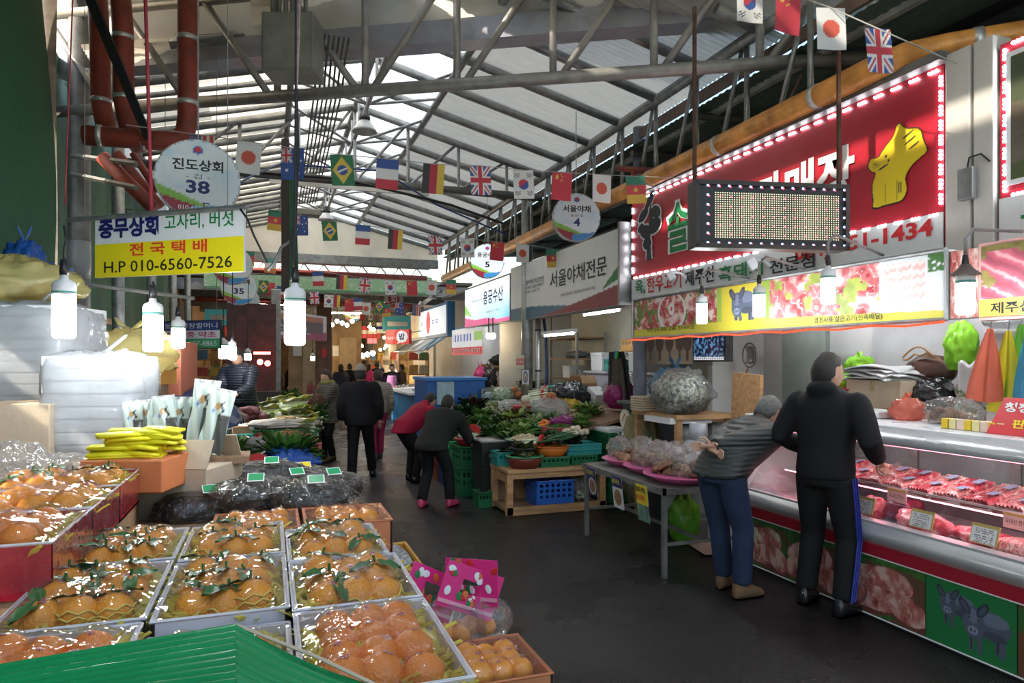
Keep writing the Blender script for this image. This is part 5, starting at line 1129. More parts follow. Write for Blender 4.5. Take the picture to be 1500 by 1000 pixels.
# the slope itself
L3 = [GREENS[3],GREENS[0]]; LG = [GREENS[1],GREENS[0]]; LP = [GREENS[2],GREENS[1]]
items = [
 (712,628,.22,LG,'bright green lettuce mound behind the red basin of onions',70),(694,600,.28,L3,'dark red lettuce heap at the far left of the slope',60),(680,612,.26,[GREENS[0]],'dark green leaf heap nearest the blurred shopper',60),
 (668,628,.24,[GREENS[0],GREENS[1]],'green leaf heap at the aisle edge of the slope',60),(690,588,.26,L3,'purple brown leaf heap beside the fish tanks',50),(737,622,.2,L3,'red curly lettuce left of the pale lettuce',50),(757,618,.24,[GREENS[2],GREENS[3]],'pale and red curly lettuce in the middle of the slope',70),
 (745,632,.17,LP,'yellowish green celery leaves before the curly lettuce',40),(728,600,.2,[GREENS[2],STALK],'white and green radish tops on the slope',40),(778,570,.24,LG,'spinach heap at the back of the slope',50),(765,638,.2,LP,'light green herb bunch above the sprout tray',40),
 (790,634,.15,LG,'small green herb bunch beside the carrots',30),(707,612,.2,[GREENS[1]],'loose mid green leaves left of centre',40),(682,640,.22,[GREENS[0]],'dark greens hanging over the crates',50),(660,602,.26,[GREENS[0],GREENS[1]],'leafy heap farthest along the aisle edge',50),
 (797,611,.19,[GREENS[2],STALK],'small napa cabbage behind the carrots',40),(722,640,.2,[GREENS[0],GREENS[1]],'mixed greens in front of the bright lettuce',40),(860,606,.2,LP,'leek and celery heap right of the clear bag',40),(745,645,.16,[GREENS[0]],'dark herbs just behind the black bin',34)]
for i,(px,py,r,ms,lb,n) in enumerate(items):
    leafy(PV(px,py),r,lb,ms,int(n * 2.2),i,.75,lw=.34)
more = [(700,575,.22,[GREENS[0]],'dark leaf heap under the fish tanks'),(718,588,.2,L3,'red leaf bunch behind the green net'),(668,590,.24,[GREENS[1],GREENS[0]],'far green heap at the aisle end of the slope'),(735,612,.15,LG,'small green bunch between the lettuces'),(752,628,.14,[GREENS[3]],'small dark red lettuce at the centre'),(770,627,.15,LP,'small pale lettuce right of the curly one'),(783,620,.16,[STALK,GREENS[2]],'white cauliflower like bunch behind the carrots'),(700,630,.18,L3,'brownish leaf bunch left of the bright lettuce'),(690,648,.18,[GREENS[0],GREENS[1]],'long greens above the red basin'),(812,620,.15,LG,'green pepper leaves behind the peas'),(810,645,.15,[GREENS[0]],'dark green bunch above the orange basin'),(850,622,.16,LP,'pale green bunch behind the garlic'),(765,598,.14,LG,'green bunch left of the radish basin'),(728,578,.18,[GREENS[1],STALK],'white and green stalks at the top left')]
for i,(px,py,r,ms,lb) in enumerate(more): leafy(PV(px,py),r,lb,ms,80,200 + i,.8,lw=.34)
p = PV(770,648); basin(p + Vector((0,0,-.01)),.24,.05,mat('green_pink_tray',(.05,.2,.12),.4,0,.1),'shallow tray of bean sprouts'); granules(p + Vector((0,0,.02)),.2,.2,.08,260,.014,'pale bean sprouts heaped in the shallow tray',mat('sprout',(.62,.52,.34),.5,0,.2),'bean_sprouts',3)
p = PV(775,607); basin(p,.26,.13,REDP,'red basin of white radishes at the middle back'); lumps(p + Vector((0,0,.08)),.17,8,(.075,.075,.065),'round white radish in the red basin',mat('white_radish',(.66,.68,.52),.4,0,.1),'white_radish',seed=4)
p = PV(795,630); basin(p,.17,.06,TURQ,'turquoise tray of carrots'); lumps(p + Vector((0,0,.05)),.1,7,(.025,.1,.025),'orange carrot in the turquoise tray',mat('carrot',(.72,.18,.02),.45,0,.15),'carrot',seed=5)
p = PV(821,634); crate(p,(.36,.28,.07),mat('dusty_red_tray',(.35,.08,.07),.45,0,.1),'red lattice tray of green peas',rows=1,cols=8,name='plastic_tray',rz=.2); granules(p + Vector((0,0,.05)),.16,.12,.05,220,.013,'green pea pods in the red lattice tray',GREENS[1],'pea_pods',6,shape='stick')
p = PV(842,636); lumps(p,.15,22,(.032,.032,.03),'garlic bulb in the pale heap beside the peas',mat('garlic',(.64,.55,.42),.5,0,.2,20),'garlic_bulb',seed=7,fn=lambda d: 1 + .25 * max(0,d.z) ** 6)
p = PV(752,582); lumps(p,.17,14,(.065,.065,.06),'orange brown onion at the top of the slope',mat('onion',(.62,.22,.08),.35,0,.25),'onion',seed=8)
p = PV(806,608); bag('plastic_bag',p,(.26,.26,.13),BAGW,'white plastic bag spread around the sweet onions',41,knot=False); lumps(p + Vector((0,0,.16)),.1,7,(.055,.055,.05),'red brown onion on the white plastic bag',mat('onion2',(.5,.15,.06),.35,0,.25),'onion',seed=9)
p = PV(735,588); bag('net_bag',p,(.2,.22,.13),marble('green_white_net',[(.3,(.02,.16,.05)),(.5,(.3,.42,.3)),(.6,(.6,.62,.56))],22,.5,.3),'green netted bag of garlic at the back left',42,knot=False)
p = PV(747,603); bag('plastic_bag',p,(.2,.2,.1),BAGW,'crumpled white bag left of the radish basin',43,knot=False)
p = PV(706,592); lumps(p,.16,6,(.06,.13,.05),'dark red beet root at the back left of the slope',mat('beet',(.16,.02,.03),.5,0,.3),'beet_root',seed=10)
p = PV(830,624); bag('plastic_bag',p,(.22,.14,.07),plas('purple_net',(.25,.02,.16),.4,.1),'purple bag of vegetables beside the garlic',44,knot=False)
p = PV(740,612); bag('plastic_bag',p,(.15,.15,.08),BAGC,'clear bag of greens in the middle left',45,knot=False)
for i in range(7):
    a = PV(772 + i * 3,590 - i * 1.5); bundle(a + Vector((0,.06 * i,.03 + .03 * (i % 3))),a + Vector((.82,-.12 + .05 * i,.16 + .05 * (i % 3))),f'leek bundle {["lowest", "second", "third", "middle", "fifth", "sixth", "topmost"][i]} in the big stack at the back',14,.014,.06,.4,20 + i,tie=.3)
bundle(PV(765,655) + Vector((0,0,.02)),PV(840,648) + Vector((0,0,.05)),'thick green onions lying behind the orange basin',22,.012,.07,.35,31)
bundle(PV(735,640) + Vector((0,0,.03)),PV(790,640) + Vector((0,0,.04)),'celery stalks in front of the pale lettuce',16,.014,.06,.5,32,mats=[GREENS[2],GREENS[1]],name='celery_bundle')
# right-hand end of the stall: boxes, sacks, scale
for i,(px,py,z,lb) in enumerate(((868,655,.0,'lower'),(868,655,.35,'middle'),(868,655,.66,'upper'))):
    q = Vector((4.05,7.55,z)); crate(q,(.5,.6,(.34,.30,.16)[i]),CGRN,lb + ' green crate at the right end of the grocer stall',rows=3,cols=7)
t = thing('foam_tray','white foam tray lying on the green crates','tray',(3.95,7.5,.83)); mb = MB(); mb.box((3.95,7.5,.85),(.3,.4,.05)); obj('tray',mb,FOAM,t,bev=.01)
t = thing('weighing_scale','round dial weighing scale in the grocer stall','scale',PX(918,690,4.15)); c = PX(918,625,4.1)
t.location = (4.2,c.y,0); mb = MB(); mb.box((4.2,c.y,.42),(.3,.34,.84)); obj('stand',mb,WOODD,t); mb = MB(); mb.box((4.2,c.y,1.0),(.22,.28,.32),top=.8); obj('body',mb,mat('dark_green_scale',(.03,.06,.05),.4,.1,.1),t); mb = MB(); mb.cyl((4.09,c.y,.98),(4.07,c.y,.98),.12,n=24); obj('dial',mb,mat('dial_face',(.6,.58,.5),.4,0,.05),t); mb = MB(); mb.box((4.066,c.y + .02,1.0),(.004,.012,.12),R=Matrix.Rotation(.6,3,'X')); obj('needle',mb,K_RED,t); mb = MB(); mb.lathe([(.0,1.17),(.2,1.17),(.21,1.2)],18,(4.2,c.y,0)); obj('pan',mb,STEEL,t)
bag('woven_sack',(4.1,7.0,.0),(.24,.24,.62),mat('khaki_sack',(.22,.19,.10),.8,0,.3,30,.3,90),'open khaki sack standing in the grocer stall',51,knot=False)
bag('plastic_bag',PX(835,600,4.4),(.34,.3,.22),BLK,'shiny black bag at the top right of the slope',52,knot=False); q = PX(829,602,4.25)
bag('plastic_bag',q - Vector((0,0,.02)),(.2,.26,.12),plas('yellow_bag',(.62,.40,.03),.35,.1),'yellow sheet wrapped over the black bag',53,knot=False)
bag('plastic_bag',PX(908,598,4.4),(.2,.2,.2),PURP,'tied magenta bag at the back of the grocer stall',54); t = thing('side_board','dark board carrying the bags at the back of the grocer stall','board',(4.75,9,1)); mb = MB(); mb.box((4.75,9.1,.99),(.8,4.6,.05)); obj('top',mb,WOODD,t)
for y in (7.2,9.2,11.2): mb = MB(); mb.box((5.0,y,.48),(.06,.06,.96)); obj('leg',mb,WOODD,t)
# back of the stall
bag('plastic_bag',(4.9,8.75,1.02),(.3,.5,.26),BAGC,'large clear crumpled bag in front of the pale shelf',55,knot=False,lump=.1)
carton((4.85,10.2,1.02),(.32,.36,.30),CARD,'open brown carton tipped at the back of the grocer stall',.3,flaps=True,pr=[('흑마늘',K_BLK,.3,.5,.4,.14)],group='cartons in the grocer stall'); carton((4.75,9.6,1.0),(.24,.26,.26),mat('white_carton',(.7,.7,.72),.6,0,.05),'small white printed carton tilted beside the brown one',.2,tape=False,pr=[('●',K_BLK,.2,.6,.2,.2),('김치',K_BLK,.3,.25,.5,.22)],tilt=.5,group='cartons in the grocer stall')
t = thing('turquoise_bin','bright turquoise box left of the brown carton','box',(4.75,10.85,1.02)); mb = MB(); mb.box((4.75,10.85,1.14),(.3,.34,.24),top=1.08); obj('bin',mb,mat('cyan_plastic',(.06,.42,.52),.4,0,.05),t,bev=.01)
t = thing('pale_shelf','pale lilac shelf unit at the back of the grocer stall','shelf',(5.4,9.8,0)); mb = MB(); mb.box((5.45,9.6,.75),(.5,2.3,1.46)); obj('body',mb,mat('lilac_paint',(.42,.44,.55),.5,0,.05),t); mb = MB(); mb.box((5.43,9.6,1.5),(.56,2.4,.04)); obj('shelf_top',mb,mat('lilac_paint2',(.5,.52,.6),.5,0,.05),t)
def foambox(c,s,label,m=FOAM,group='boxes on the pale shelf'):
    t = thing('foam_box',label,'box',c,group=group); mb = MB(); mb.box((c[0],c[1],c[2] + s[2] / 2),s,top=1.03); obj('body',mb,m,t,bev=.012); mb = MB(); mb.box((c[0],c[1],c[2] + s[2] - .02),(s[0] * 1.06,s[1] * 1.04,.05)); obj('lid',mb,m,t,bev=.008); return t
foambox((5.35,10.35,1.52),(.34,.40,.30),'white foam box with a loose lid on the pale shelf'); foambox((5.35,8.95,1.52),(.4,.5,.30),'white foam box under the orange crate'); crate((5.3,9.6,1.52),(.4,.62,.18),TURQ,'turquoise crate between the white foam boxes',rows=2,cols=7); crate((5.35,9.05,1.83),(.4,.75,.17),mat('amber_crate',(.62,.30,.03),.4,0,.1),'amber orange crate on the white foam box',rows=2,cols=7)
sheetpile('white sheets piled on the turquoise crate',(5.33,9.45,1.70),.3,.4,.09,FOAM,9)
w1 = thing('window_1',kind='structure',loc=(5.86,9.3,1.6)); WF = mat('white_window_frame',(.66,.68,.7),.4,0,.05)
for (y,z,sy,sz) in ((9.3,2.04,1.3,.06),(9.3,2.98,1.3,.08),(8.67,2.5,.08,1.0),(9.93,2.5,.08,1.0),(9.35,2.5,.06,1.0),(9.0,2.5,.05,1.0),(9.3,1.62,1.3,.06),(9.93,1.8,.08,.5),(9.5,1.8,.05,.5)): mb = MB(); mb.box((5.85,y,z),(.08,sy,sz)); obj('window_frame',mb,WF,w1)
for (y,w) in ((9.64,.52),(9.18,.3),(8.84,.28)): mb = MB(); mb.box((5.88,y,2.5),(.012,w,.9)); obj('pane',mb,mat('dim_window_glass',(.12,.17,.15),.1,0,.2,2),w1)
mb = MB(); mb.box((5.88,9.3,1.83),(.012,1.2,.38)); obj('pane',mb,mat('dim_window_glass',(.12,.17,.15)),w1)
rk = thing('wire_shelf','shelf rack with odds and ends behind the blue hose','shelf',(5.4,11.6,0))
for z in (1.35,1.72,2.1): mb = MB(); mb.box((5.45,11.7,z),(.6,1.2,.03)); obj('shelf',mb,WOODD,rk)
for y in (11.1,12.3):
    for x in (5.17,5.73): mb = MB(); mb.box((x,y,1.1),(.04,.04,2.2)); obj('post',mb,STEEL,rk)
foambox((5.4,11.75,1.365),(.3,.3,.22),'small white box on the lower wire shelf',group='things on the wire shelf'); bag('plastic_bag',(5.35,11.4,1.365),.12,BAGW,'milky bag on the lower wire shelf',61,knot=False); bag('plastic_bag',(5.4,11.6,1.735),(.2,.3,.07),mat('grey_cloth',(.2,.2,.22),.8,0,.3),'grey folded cloth on the middle wire shelf',62,'cloth',knot=False)
for i,(px,py,X,L,lb) in enumerate(((818,490,4.4,1.25,'fluorescent tube lamp at the left under the grocer sign'),(880,458,4.9,1.3,'fluorescent tube lamp at the right under the grocer sign'))):
    p = PX(px,py,X); t = thing('tube_lamp',lb,'lamp',p,group='tube lamps under the grocer sign'); mb = MB(); mb.box(p + Vector((0,0,.045)),(.1,L,.05)); obj('batten',mb,WHITEP,t); mb = MB(); mb.cyl(p - Vector((0,L / 2 - .05,0)),p + Vector((0,L / 2 - .05,0)),.016,n=8); obj('tube',mb,glow('tube_white',(.95,.98,1.0),30.0),t)
    mb = MB(); mb.cyl(p + Vector((0,.3,.05)),p + Vector((0,.3,3.27 - p.z)),.008,n=5); obj('hanger',mb,WIRE,t)
# jackets hung on the post
t = thing('hung_jacket','black jacket with green lining hung on the blue post','jacket',PX(905,575,4.35)); c = PX(905,545,4.4)
mb = MB(); mb.sheet(lambda u,v: c + Vector((.06 * sin(u * 9) - .05 * sin(u * pi),(u - .5) * lerp(.62,.18,v ** 2),-.35 + .62 * v)),18,12); obj('coat',mb,mat('black_cloth',(.015,.015,.016),.8,0,.2,10,.3,20),t,True,solid=.04)
for s,m in ((.2,mat('green_trim',(.08,.42,.05),.6,0,.1)),(.5,mat('blue_trim',(.03,.1,.5),.6,0,.1))): mb = MB(); mb.tube([c + Vector((-.1,(s - .5) * .5,-.25)),c + Vector((-.1,(s - .5) * .4,.1)),c + Vector((-.05,(s - .5) * .1 - .05,.28))],.022,6); obj('trim',mb,m,t,True)
mb = MB(); mb.sheet(lambda u,v: c + Vector((-.08 + .04 * sin(u * 9),-.12 + (u - .5) * lerp(.4,.12,v ** 2),-.42 + .6 * v)),12,10); tag(obj('hung_jacket',mb,mat('brown_cloth',(.06,.045,.035),.8,0,.2,10,.3,20),None,True,solid=.04),'dark brown jacket hung in front of the green trimmed one','jacket')
# board shelf with gas cylinders
sh = thing('bag_shelf','wooden shelf board carrying the blue bag and the lilac bag','shelf',(3.95,6.35,0)); mb = MB(); mb.box((4.2,6.35,1.12),(.7,.9,.05)); obj('board',mb,WOODL,sh); mb = MB(); mb.box((4.05,6.2,1.08),(.5,.5,.06)); obj('white_slab',mb,WHITEP,sh)
for (x,y) in ((3.9,5.95),(3.9,6.75),(4.5,5.95),(4.5,6.75)): mb = MB(); mb.box((x,y,.55),(.06,.06,1.1)); obj('leg',mb,WOODL,sh)
bag('produce_bag',(4.0,6.05,1.145),(.29,.29,.25),BAGC,'large clear bag of purple green leaves on the shelf board',71,knot=False,lump=.03); LIL = marble('purple_green_leaves',[(.3,(.03,.03,.03)),(.45,(.14,.12,.15)),(.55,(.3,.36,.2)),(.7,(.55,.5,.56))],26,.6,.6,.4,coat=0)
mb = MB(); mb.ball((0,0,.22),(.265,.265,.215),24,14,fn=lambda d: 1 + .04 * sin(d.x * 14) * sin(d.y * 12)); mb.v = [(x,y,max(.012,z)) for x,y,z in mb.v]; tag(obj('leaf_mass',mb,LIL,None,True,loc=(4.0,6.05,1.145)),'purple and green leaves packed in the large clear bag','vegetable')
bag('plastic_bag',(4.3,6.62,1.145),(.26,.28,.26),film('blue_thin_bag',(.08,.25,.42),.75,.8,10,.2),'dark blue plastic bag behind the big leaf bag',72)
t = thing('wood_crate_stack','stack of thin pale slats under the blue bag','slats',(3.95,6.62,1.145))
for i in range(6): mb = MB(); mb.box((3.93,6.58,1.16 + i * .026),(.3,.26,.02)); obj('slat',mb,CARDL,t)
mb = MB(); mb.box((4.3,5.42,1.02),(.04,.4,1.1),R=Matrix.Rotation(.06,3,'X')); tag(obj('wooden_board',mb,WOODL),'tall warm wooden board standing beside the grey board','board')
def cyl_gas(c,label,s=1.0):
    t = thing('gas_cylinder',label,'gas cylinder',c,group='gas cylinders'); m = mat('grey_gas_paint',(.36,.38,.40),.45,.2,.2,6); c = Vector(c)
    mb = MB(); mb.lathe([(0,.02),(.15 * s,.03),(.185 * s,.09),(.185 * s,.58 * s),(.16 * s,.68 * s),(.09 * s,.74 * s),(.03 * s,.76 * s),(0,.76 * s)],24,c); obj('tank',mb,m,t,True)
    mb = MB(); mb.lathe([(.15 * s,0),(.15 * s,.06)],24,c); obj('foot_ring',mb,m,t); mb = MB(); mb.lathe([(.17 * s,.30),(.19 * s,.31),(.19 * s,.34),(.17 * s,.35)],24,c); obj('weld_band',mb,m,t,True)
    mb = MB(); mb.lathe([(.09 * s,.72 * s),(.085 * s,.90 * s),(.08 * s,.90 * s),(.08 * s,.72 * s)],14,c); obj('collar',mb,m,t,True); mb = MB(); mb.cyl(c + Vector((0,0,.75 * s)),c + Vector((0,0,.87 * s)),.022,n=8); mb.box(c + Vector((0,0,.88 * s)),(.07,.03,.03)); obj('valve',mb,mat('brass',(.4,.28,.1),.4,.7,.1),t)
cyl_gas((3.86,5.55,.2),'grey gas cylinder standing on a concrete block'); cyl_gas((4.15,6.15,.12),'grey gas cylinder behind the other one under the shelf')
for (x,y,h,lb) in ((3.86,5.55,.2,'concrete block under the front gas cylinder'),(4.15,6.15,.12,'concrete block under the rear gas cylinder')): mb = MB(); mb.box((x,y,h / 2),(.4,.34,h)); tag(obj('concrete_block',mb,mat('concrete',(.16,.155,.15),.9,0,.25,12,.5,60),bev=.012),lb,'block')
mb = MB(); mb.add([(3.55,5.0,.02),(3.95,4.95,.02),(4.02,5.3,.02),(3.6,5.32,.02)],[(0,1,2,3)]); tag(obj('cardboard_sheet',mb,CARDL,solid=.01),'flattened pale cardboard sheet on the floor by the man','cardboard')
basin((4.5,5.35,1.02),.13,.1,mat('lilac_basket',(.62,.3,.55),.4,0,.05),'pink lilac basket beside the wooden board'); t = thing('side_stool','small table under the lilac basket','table',(4.5,5.35,0)); mb = MB(); mb.box((4.5,5.5,.99),(.4,.5,.04)); obj('top',mb,STEEL,t)
for (dx,dy) in ((-.16,-.2),(.16,-.2),(-.16,.2),(.16,.2)): mb = MB(); mb.box((4.5 + dx,5.5 + dy,.485),(.03,.03,.97)); obj('leg',mb,STEEL,t)
bag('plastic_bag',(4.5,5.35,1.10),.09,plas('white_red_bag',(.75,.7,.7),.3,.3),'white bag in the lilac basket',73)
# ---- steel table with mushrooms
mt = thing('steel_table','bare steel table with bags of mushrooms beside the bent man','table',(3.25,5.3,0)); TZ = .70
for (x,y) in ((2.90,4.62),(2.90,6.0),(3.62,4.62),(3.62,6.0)):
    mb = MB(); mb.box((x,y,TZ / 2),(.035,.035,TZ)); obj('leg',mb,STEELD,mt)
    sx = 1 if x < 3 else -1; sy = 1 if y < 5 else -1; mb = MB(); mb.prism([(0,0),(.16,0),(.13,-.03),(.03,-.17),(0,-.18)],(x - sx * .018,y - sy * .018,TZ),(sx,0,0),(0,0,1),.003); obj('gusset',mb,STEELD,mt)
for (a,b) in (((2.88,4.6),(2.88,6.02)),((3.64,4.6),(3.64,6.02)),((2.88,4.6),(3.64,4.6)),((2.88,6.02),(3.64,6.02))): mb = MB(); mb.box(((a[0] + b[0]) / 2,(a[1] + b[1]) / 2,TZ - .025),(abs(a[0] - b[0]) + .035,abs(a[1] - b[1]) + .035,.05)); obj('rail',mb,STEELD,mt)
mb = MB(); mb.box((3.26,5.31,TZ - .012),(.76,1.42,.02)); obj('top_sheet',mb,STEELD,mt)
mb = MB(); mb.box((3.26,6.0,.26),(.72,.025,.025)); mb2 = MB(); mb2.box((3.26,4.62,.26),(.72,.025,.025)); obj('stretcher',mb,STEELD,mt); obj('stretcher',mb2,STEELD,mt); mb = MB(); mb.box((3.26,5.31,.26),(.025,1.4,.025)); obj('stretcher',mb,STEELD,mt)
SHI = marble('brown_mushroom',[(.3,(.05,.02,.01)),(.5,(.22,.10,.045)),(.68,(.5,.32,.18))],16,.5,.4,.3,coat=.2)
def mushroom_mesh():
    mb = MB(); mb.lathe([(.0,-.012),(.012,-.012),(.012,.012),(.036,.008),(.042,.018),(.034,.036),(.016,.045),(0,.046)],12); return mb
mm0 = None
for k,(x,y,r,lb,nm) in enumerate(((3.26,5.78,.24,'pink basin of mushrooms at the far end of the steel table',9),(3.26,5.32,.26,'pink basin of mushrooms in the middle of the steel table',12),(3.24,4.86,.29,'pink basin of mushrooms at the near end of the steel table',16))):
    basin((x,y,TZ),r * 1.12,.06,PINKP,lb,group='pink basins on the steel table',name='plastic_tray')
    rr = random.Random(k); lbm = 'brown mushroom in the ' + ('far','middle','near')[k] + ' pink basin on the steel table'
    for i in range(nm * 2):
        q = sqrt(rr.random()) * r * .8; a = rr.uniform(0,6.28); p = (x + cos(a) * q,y + sin(a) * q,TZ + .035 + .11 * (1 - q / r) * rr.random() + .02); ro = (rr.uniform(-.8,.8),rr.uniform(-.8,.8),rr.uniform(0,6))
        if mm0 is None: mm0 = obj('mushroom',mushroom_mesh(),SHI,None,True,loc=p,rot=ro); mm0.scale = (1.3,) * 3; tag(mm0,lbm,'mushroom',lbm)
        else: inst(mm0,'mushroom',None,loc=p,rot=ro,scale=rr.uniform(1.1,1.6),label=lbm,cat='mushroom',group=lbm)
    for j in range(2 + (k > 0)):
        a = j * 2.4 + k; bag('produce_bag',(x + cos(a) * r * .42,y + sin(a) * r * .42,TZ + .02),(r * .5,r * .5,.13),BAGC,['first','second','third'][j] + ' clear bag of mushrooms in the ' + ('far','middle','near')[k] + ' pink basin',80 + k * 3 + j,knot=(j == 1),lump=.1,group='clear mushroom bags')
def hangcard(y,lb,fn,w=.17,h=.26):
    t = thing('hanging_card',lb,'card',(2.87,y,TZ - h - .02)); printed('card_print',(2.862,y + w / 2,TZ - h - .01),(0,-w,0),(-.03,0,h),40,56,fn,t); mb = MB(); mb.add([(2.866,y + w / 2,TZ - h - .01),(2.866,y - w / 2,TZ - h - .01),(2.836,y - w / 2,TZ - .01),(2.836,y + w / 2,TZ - .01)],[(0,1,2,3)]); obj('card',mb,WHITEP,t); return t
def mcard(bg,top,pic):
    def f(u,v):
        c = solid(u,bg); paint(c,v > .66,top)
        if pic: e = ell(u,v,.5,.34,.44,.3); paint(c,e,(.6,.6,.6)); e = ell(u,v,.5,.34,.36,.25); c[e] = (np.array((.25,.13,.07))[None] * (.3 + 1.4 * fbm(u,v,11,2)[:,None]))[e]
        else: k = v < .45; c[k] = (np.array((.12,.2,.16))[None] * (.2 + 1.6 * fbm(u,v,9,5)[:,None]))[k]
        return c
    return f
c1 = hangcard(5.78,'blue picture card hung at the far end of the steel table',mcard((.03,.03,.10),(.03,.03,.16),True)); c2 = hangcard(5.28,'blue topped picture card hung in the middle of the steel table',mcard((.6,.6,.62),(.03,.03,.16),True),.18,.28); c3 = hangcard(4.86,'yellow price card hung near the end of the steel table',mcard((.72,.58,.04),(.72,.58,.04),False),.18,.30)
for (t,y,s,m) in ((c1,5.78,'표고버섯',K_YEL),(c2,5.28,'새송이버섯',K_YEL),(c3,4.86,'흑돼지 특별',K_BLK),): text(s,m,t,(2.83,y + .07,TZ - .075),(0,-.14,0),(-.008,0,.05),bold=.02)
text('판매 제주산',K_RED,c3,(2.836,4.86 + .07,TZ - .14),(0,-.14,0),(-.006,0,.05),bold=.02)
bag('plastic_bag',(3.66,5.5,.0),(.13,.17,.24),plas('deep_lime_bag',(.14,.42,.03)),'lime green bag standing under the steel table',91); leafy((3.72,5.95,.62),.28,'tuft of green chives behind the steel table',[GREENS[1],ONIONG],90,33,1.5,lw=.06,name='chives'); t = thing('planter_box','black tub holding the chives','tub',(3.72,5.95,0)); mb = MB(); mb.lathe([(.14,0),(.18,.62),(.16,.62),(.12,.05),(0,.05)],18,(3.72,5.95,0)); obj('tub',mb,BLACKP,t)
# ================================================================== fruit table, front left
FT = 1.02
ft = thing('fruit_table','long table under the boxes of oranges at the front left','table',(-.3,2,0))
mb = MB(); mb.box((-.33,2.0,FT - .02),(1.36,2.5,.04)); obj('table_top',mb,WOODD,ft)
for x in (-.95,.28):
    for y in (.85,3.1): mb = MB(); mb.box((x,y,FT / 2 - .02),(.06,.06,FT - .04)); obj('leg',mb,WOODD,ft)
ORANGE = mat('orange_peel',(.93,.33,.02),.36,0,.16,9,.35,160,coat=.15); ORANGE2 = mat('deep_orange_peel',(.92,.25,.025),.36,0,.16,9,.35,160,coat=.15); PERS = mat('persimmon_skin',(.92,.33,.03),.35,0,.12,6,.1,60)
CITL = mat('citrus_leaf',(.05,.14,.04),.35,0,.4,20,.2,40); TISS = mat('yellow_tissue',(.92,.78,.16),.8,0,.12,20,trans=.45); NET = mat('yellow_foam_net',(.85,.62,.12),.6,0,.1)
STK = marble('fruit_sticker',[(.3,(.02,.10,.03)),(.5,(.5,.03,.03)),(.65,(.7,.65,.6))],90,.3,0,2)
def orange_mesh():
    mb = MB(); mb.ball((0,0,0),(.042,.042,.037),20,14,fn=lambda d: 1 + .10 * max(0,d.z) ** 10 + .012 * sin(6 * math.atan2(d.y,d.x)) * max(0,d.z)); return mb
def sticker_mesh():
    mb = MB(); mb.sheet(lambda u,v: (Vector(((u - .5) * .02,(v - .5) * .014 - .006,.045)).normalized() * .0412),4,3); return mb
def leaf1():
    mb = MB(); leaf_mesh(mb,Vector((0,0,.036)),(1,0,.22),.058,.026,.3,0,0,6); return mb
def cup_mesh():
    mb = MB(); n = 16
    for r_ in range(4):
        z = -.030 + r_ * .012; R_ = sqrt(max(.0002,.0445 ** 2 - (z * 1.05) ** 2))
        mb.tube([(cos(2 * pi * k / n) * R_,sin(2 * pi * k / n) * R_,z + .004 * (1 if (k + r_) % 2 else -1)) for k in range(n + 1)],.0022,4,caps=False)
    return mb
O0 = None; protos = {}
def fruit(p,rot,s,m,label,group,leaf=False,cup=False,stick=True,name='orange'):
    key = (m.name,leaf,cup,stick,name)
    if key not in protos:
        o = obj(name,orange_mesh(),m,None,True,loc=p,rot=rot)
        if stick: c = obj('sticker',sticker_mesh(),STK,None,loc=(0,0,0)); c.parent = o
        if leaf:
            for a in (.4,2.6): c = obj('leaf',leaf1(),CITL,None,True,loc=(0,0,0)); c.rotation_euler = (0,0,a); c.parent = o
            mb = MB(); mb.cyl((0,0,.036),(.004,0,.056),.003,n=5); c = obj('stem',mb,CITL,None,loc=(0,0,0)); c.parent = o
        if cup: c = obj('foam_net',cup_mesh(),NET,None,True,loc=(0,0,0)); c.parent = o
        protos[key] = o; o.scale = (s,) * 3; return tag(o,label,'fruit',group)
    return dup(protos[key],p,rot,s,label,'fruit',group)
TRAYW = mat('white_fruit_carton',(.72,.68,.70),.6,0,.06); REDC = mat('red_fruit_carton',(.42,.012,.03),.4,0,.12,8)
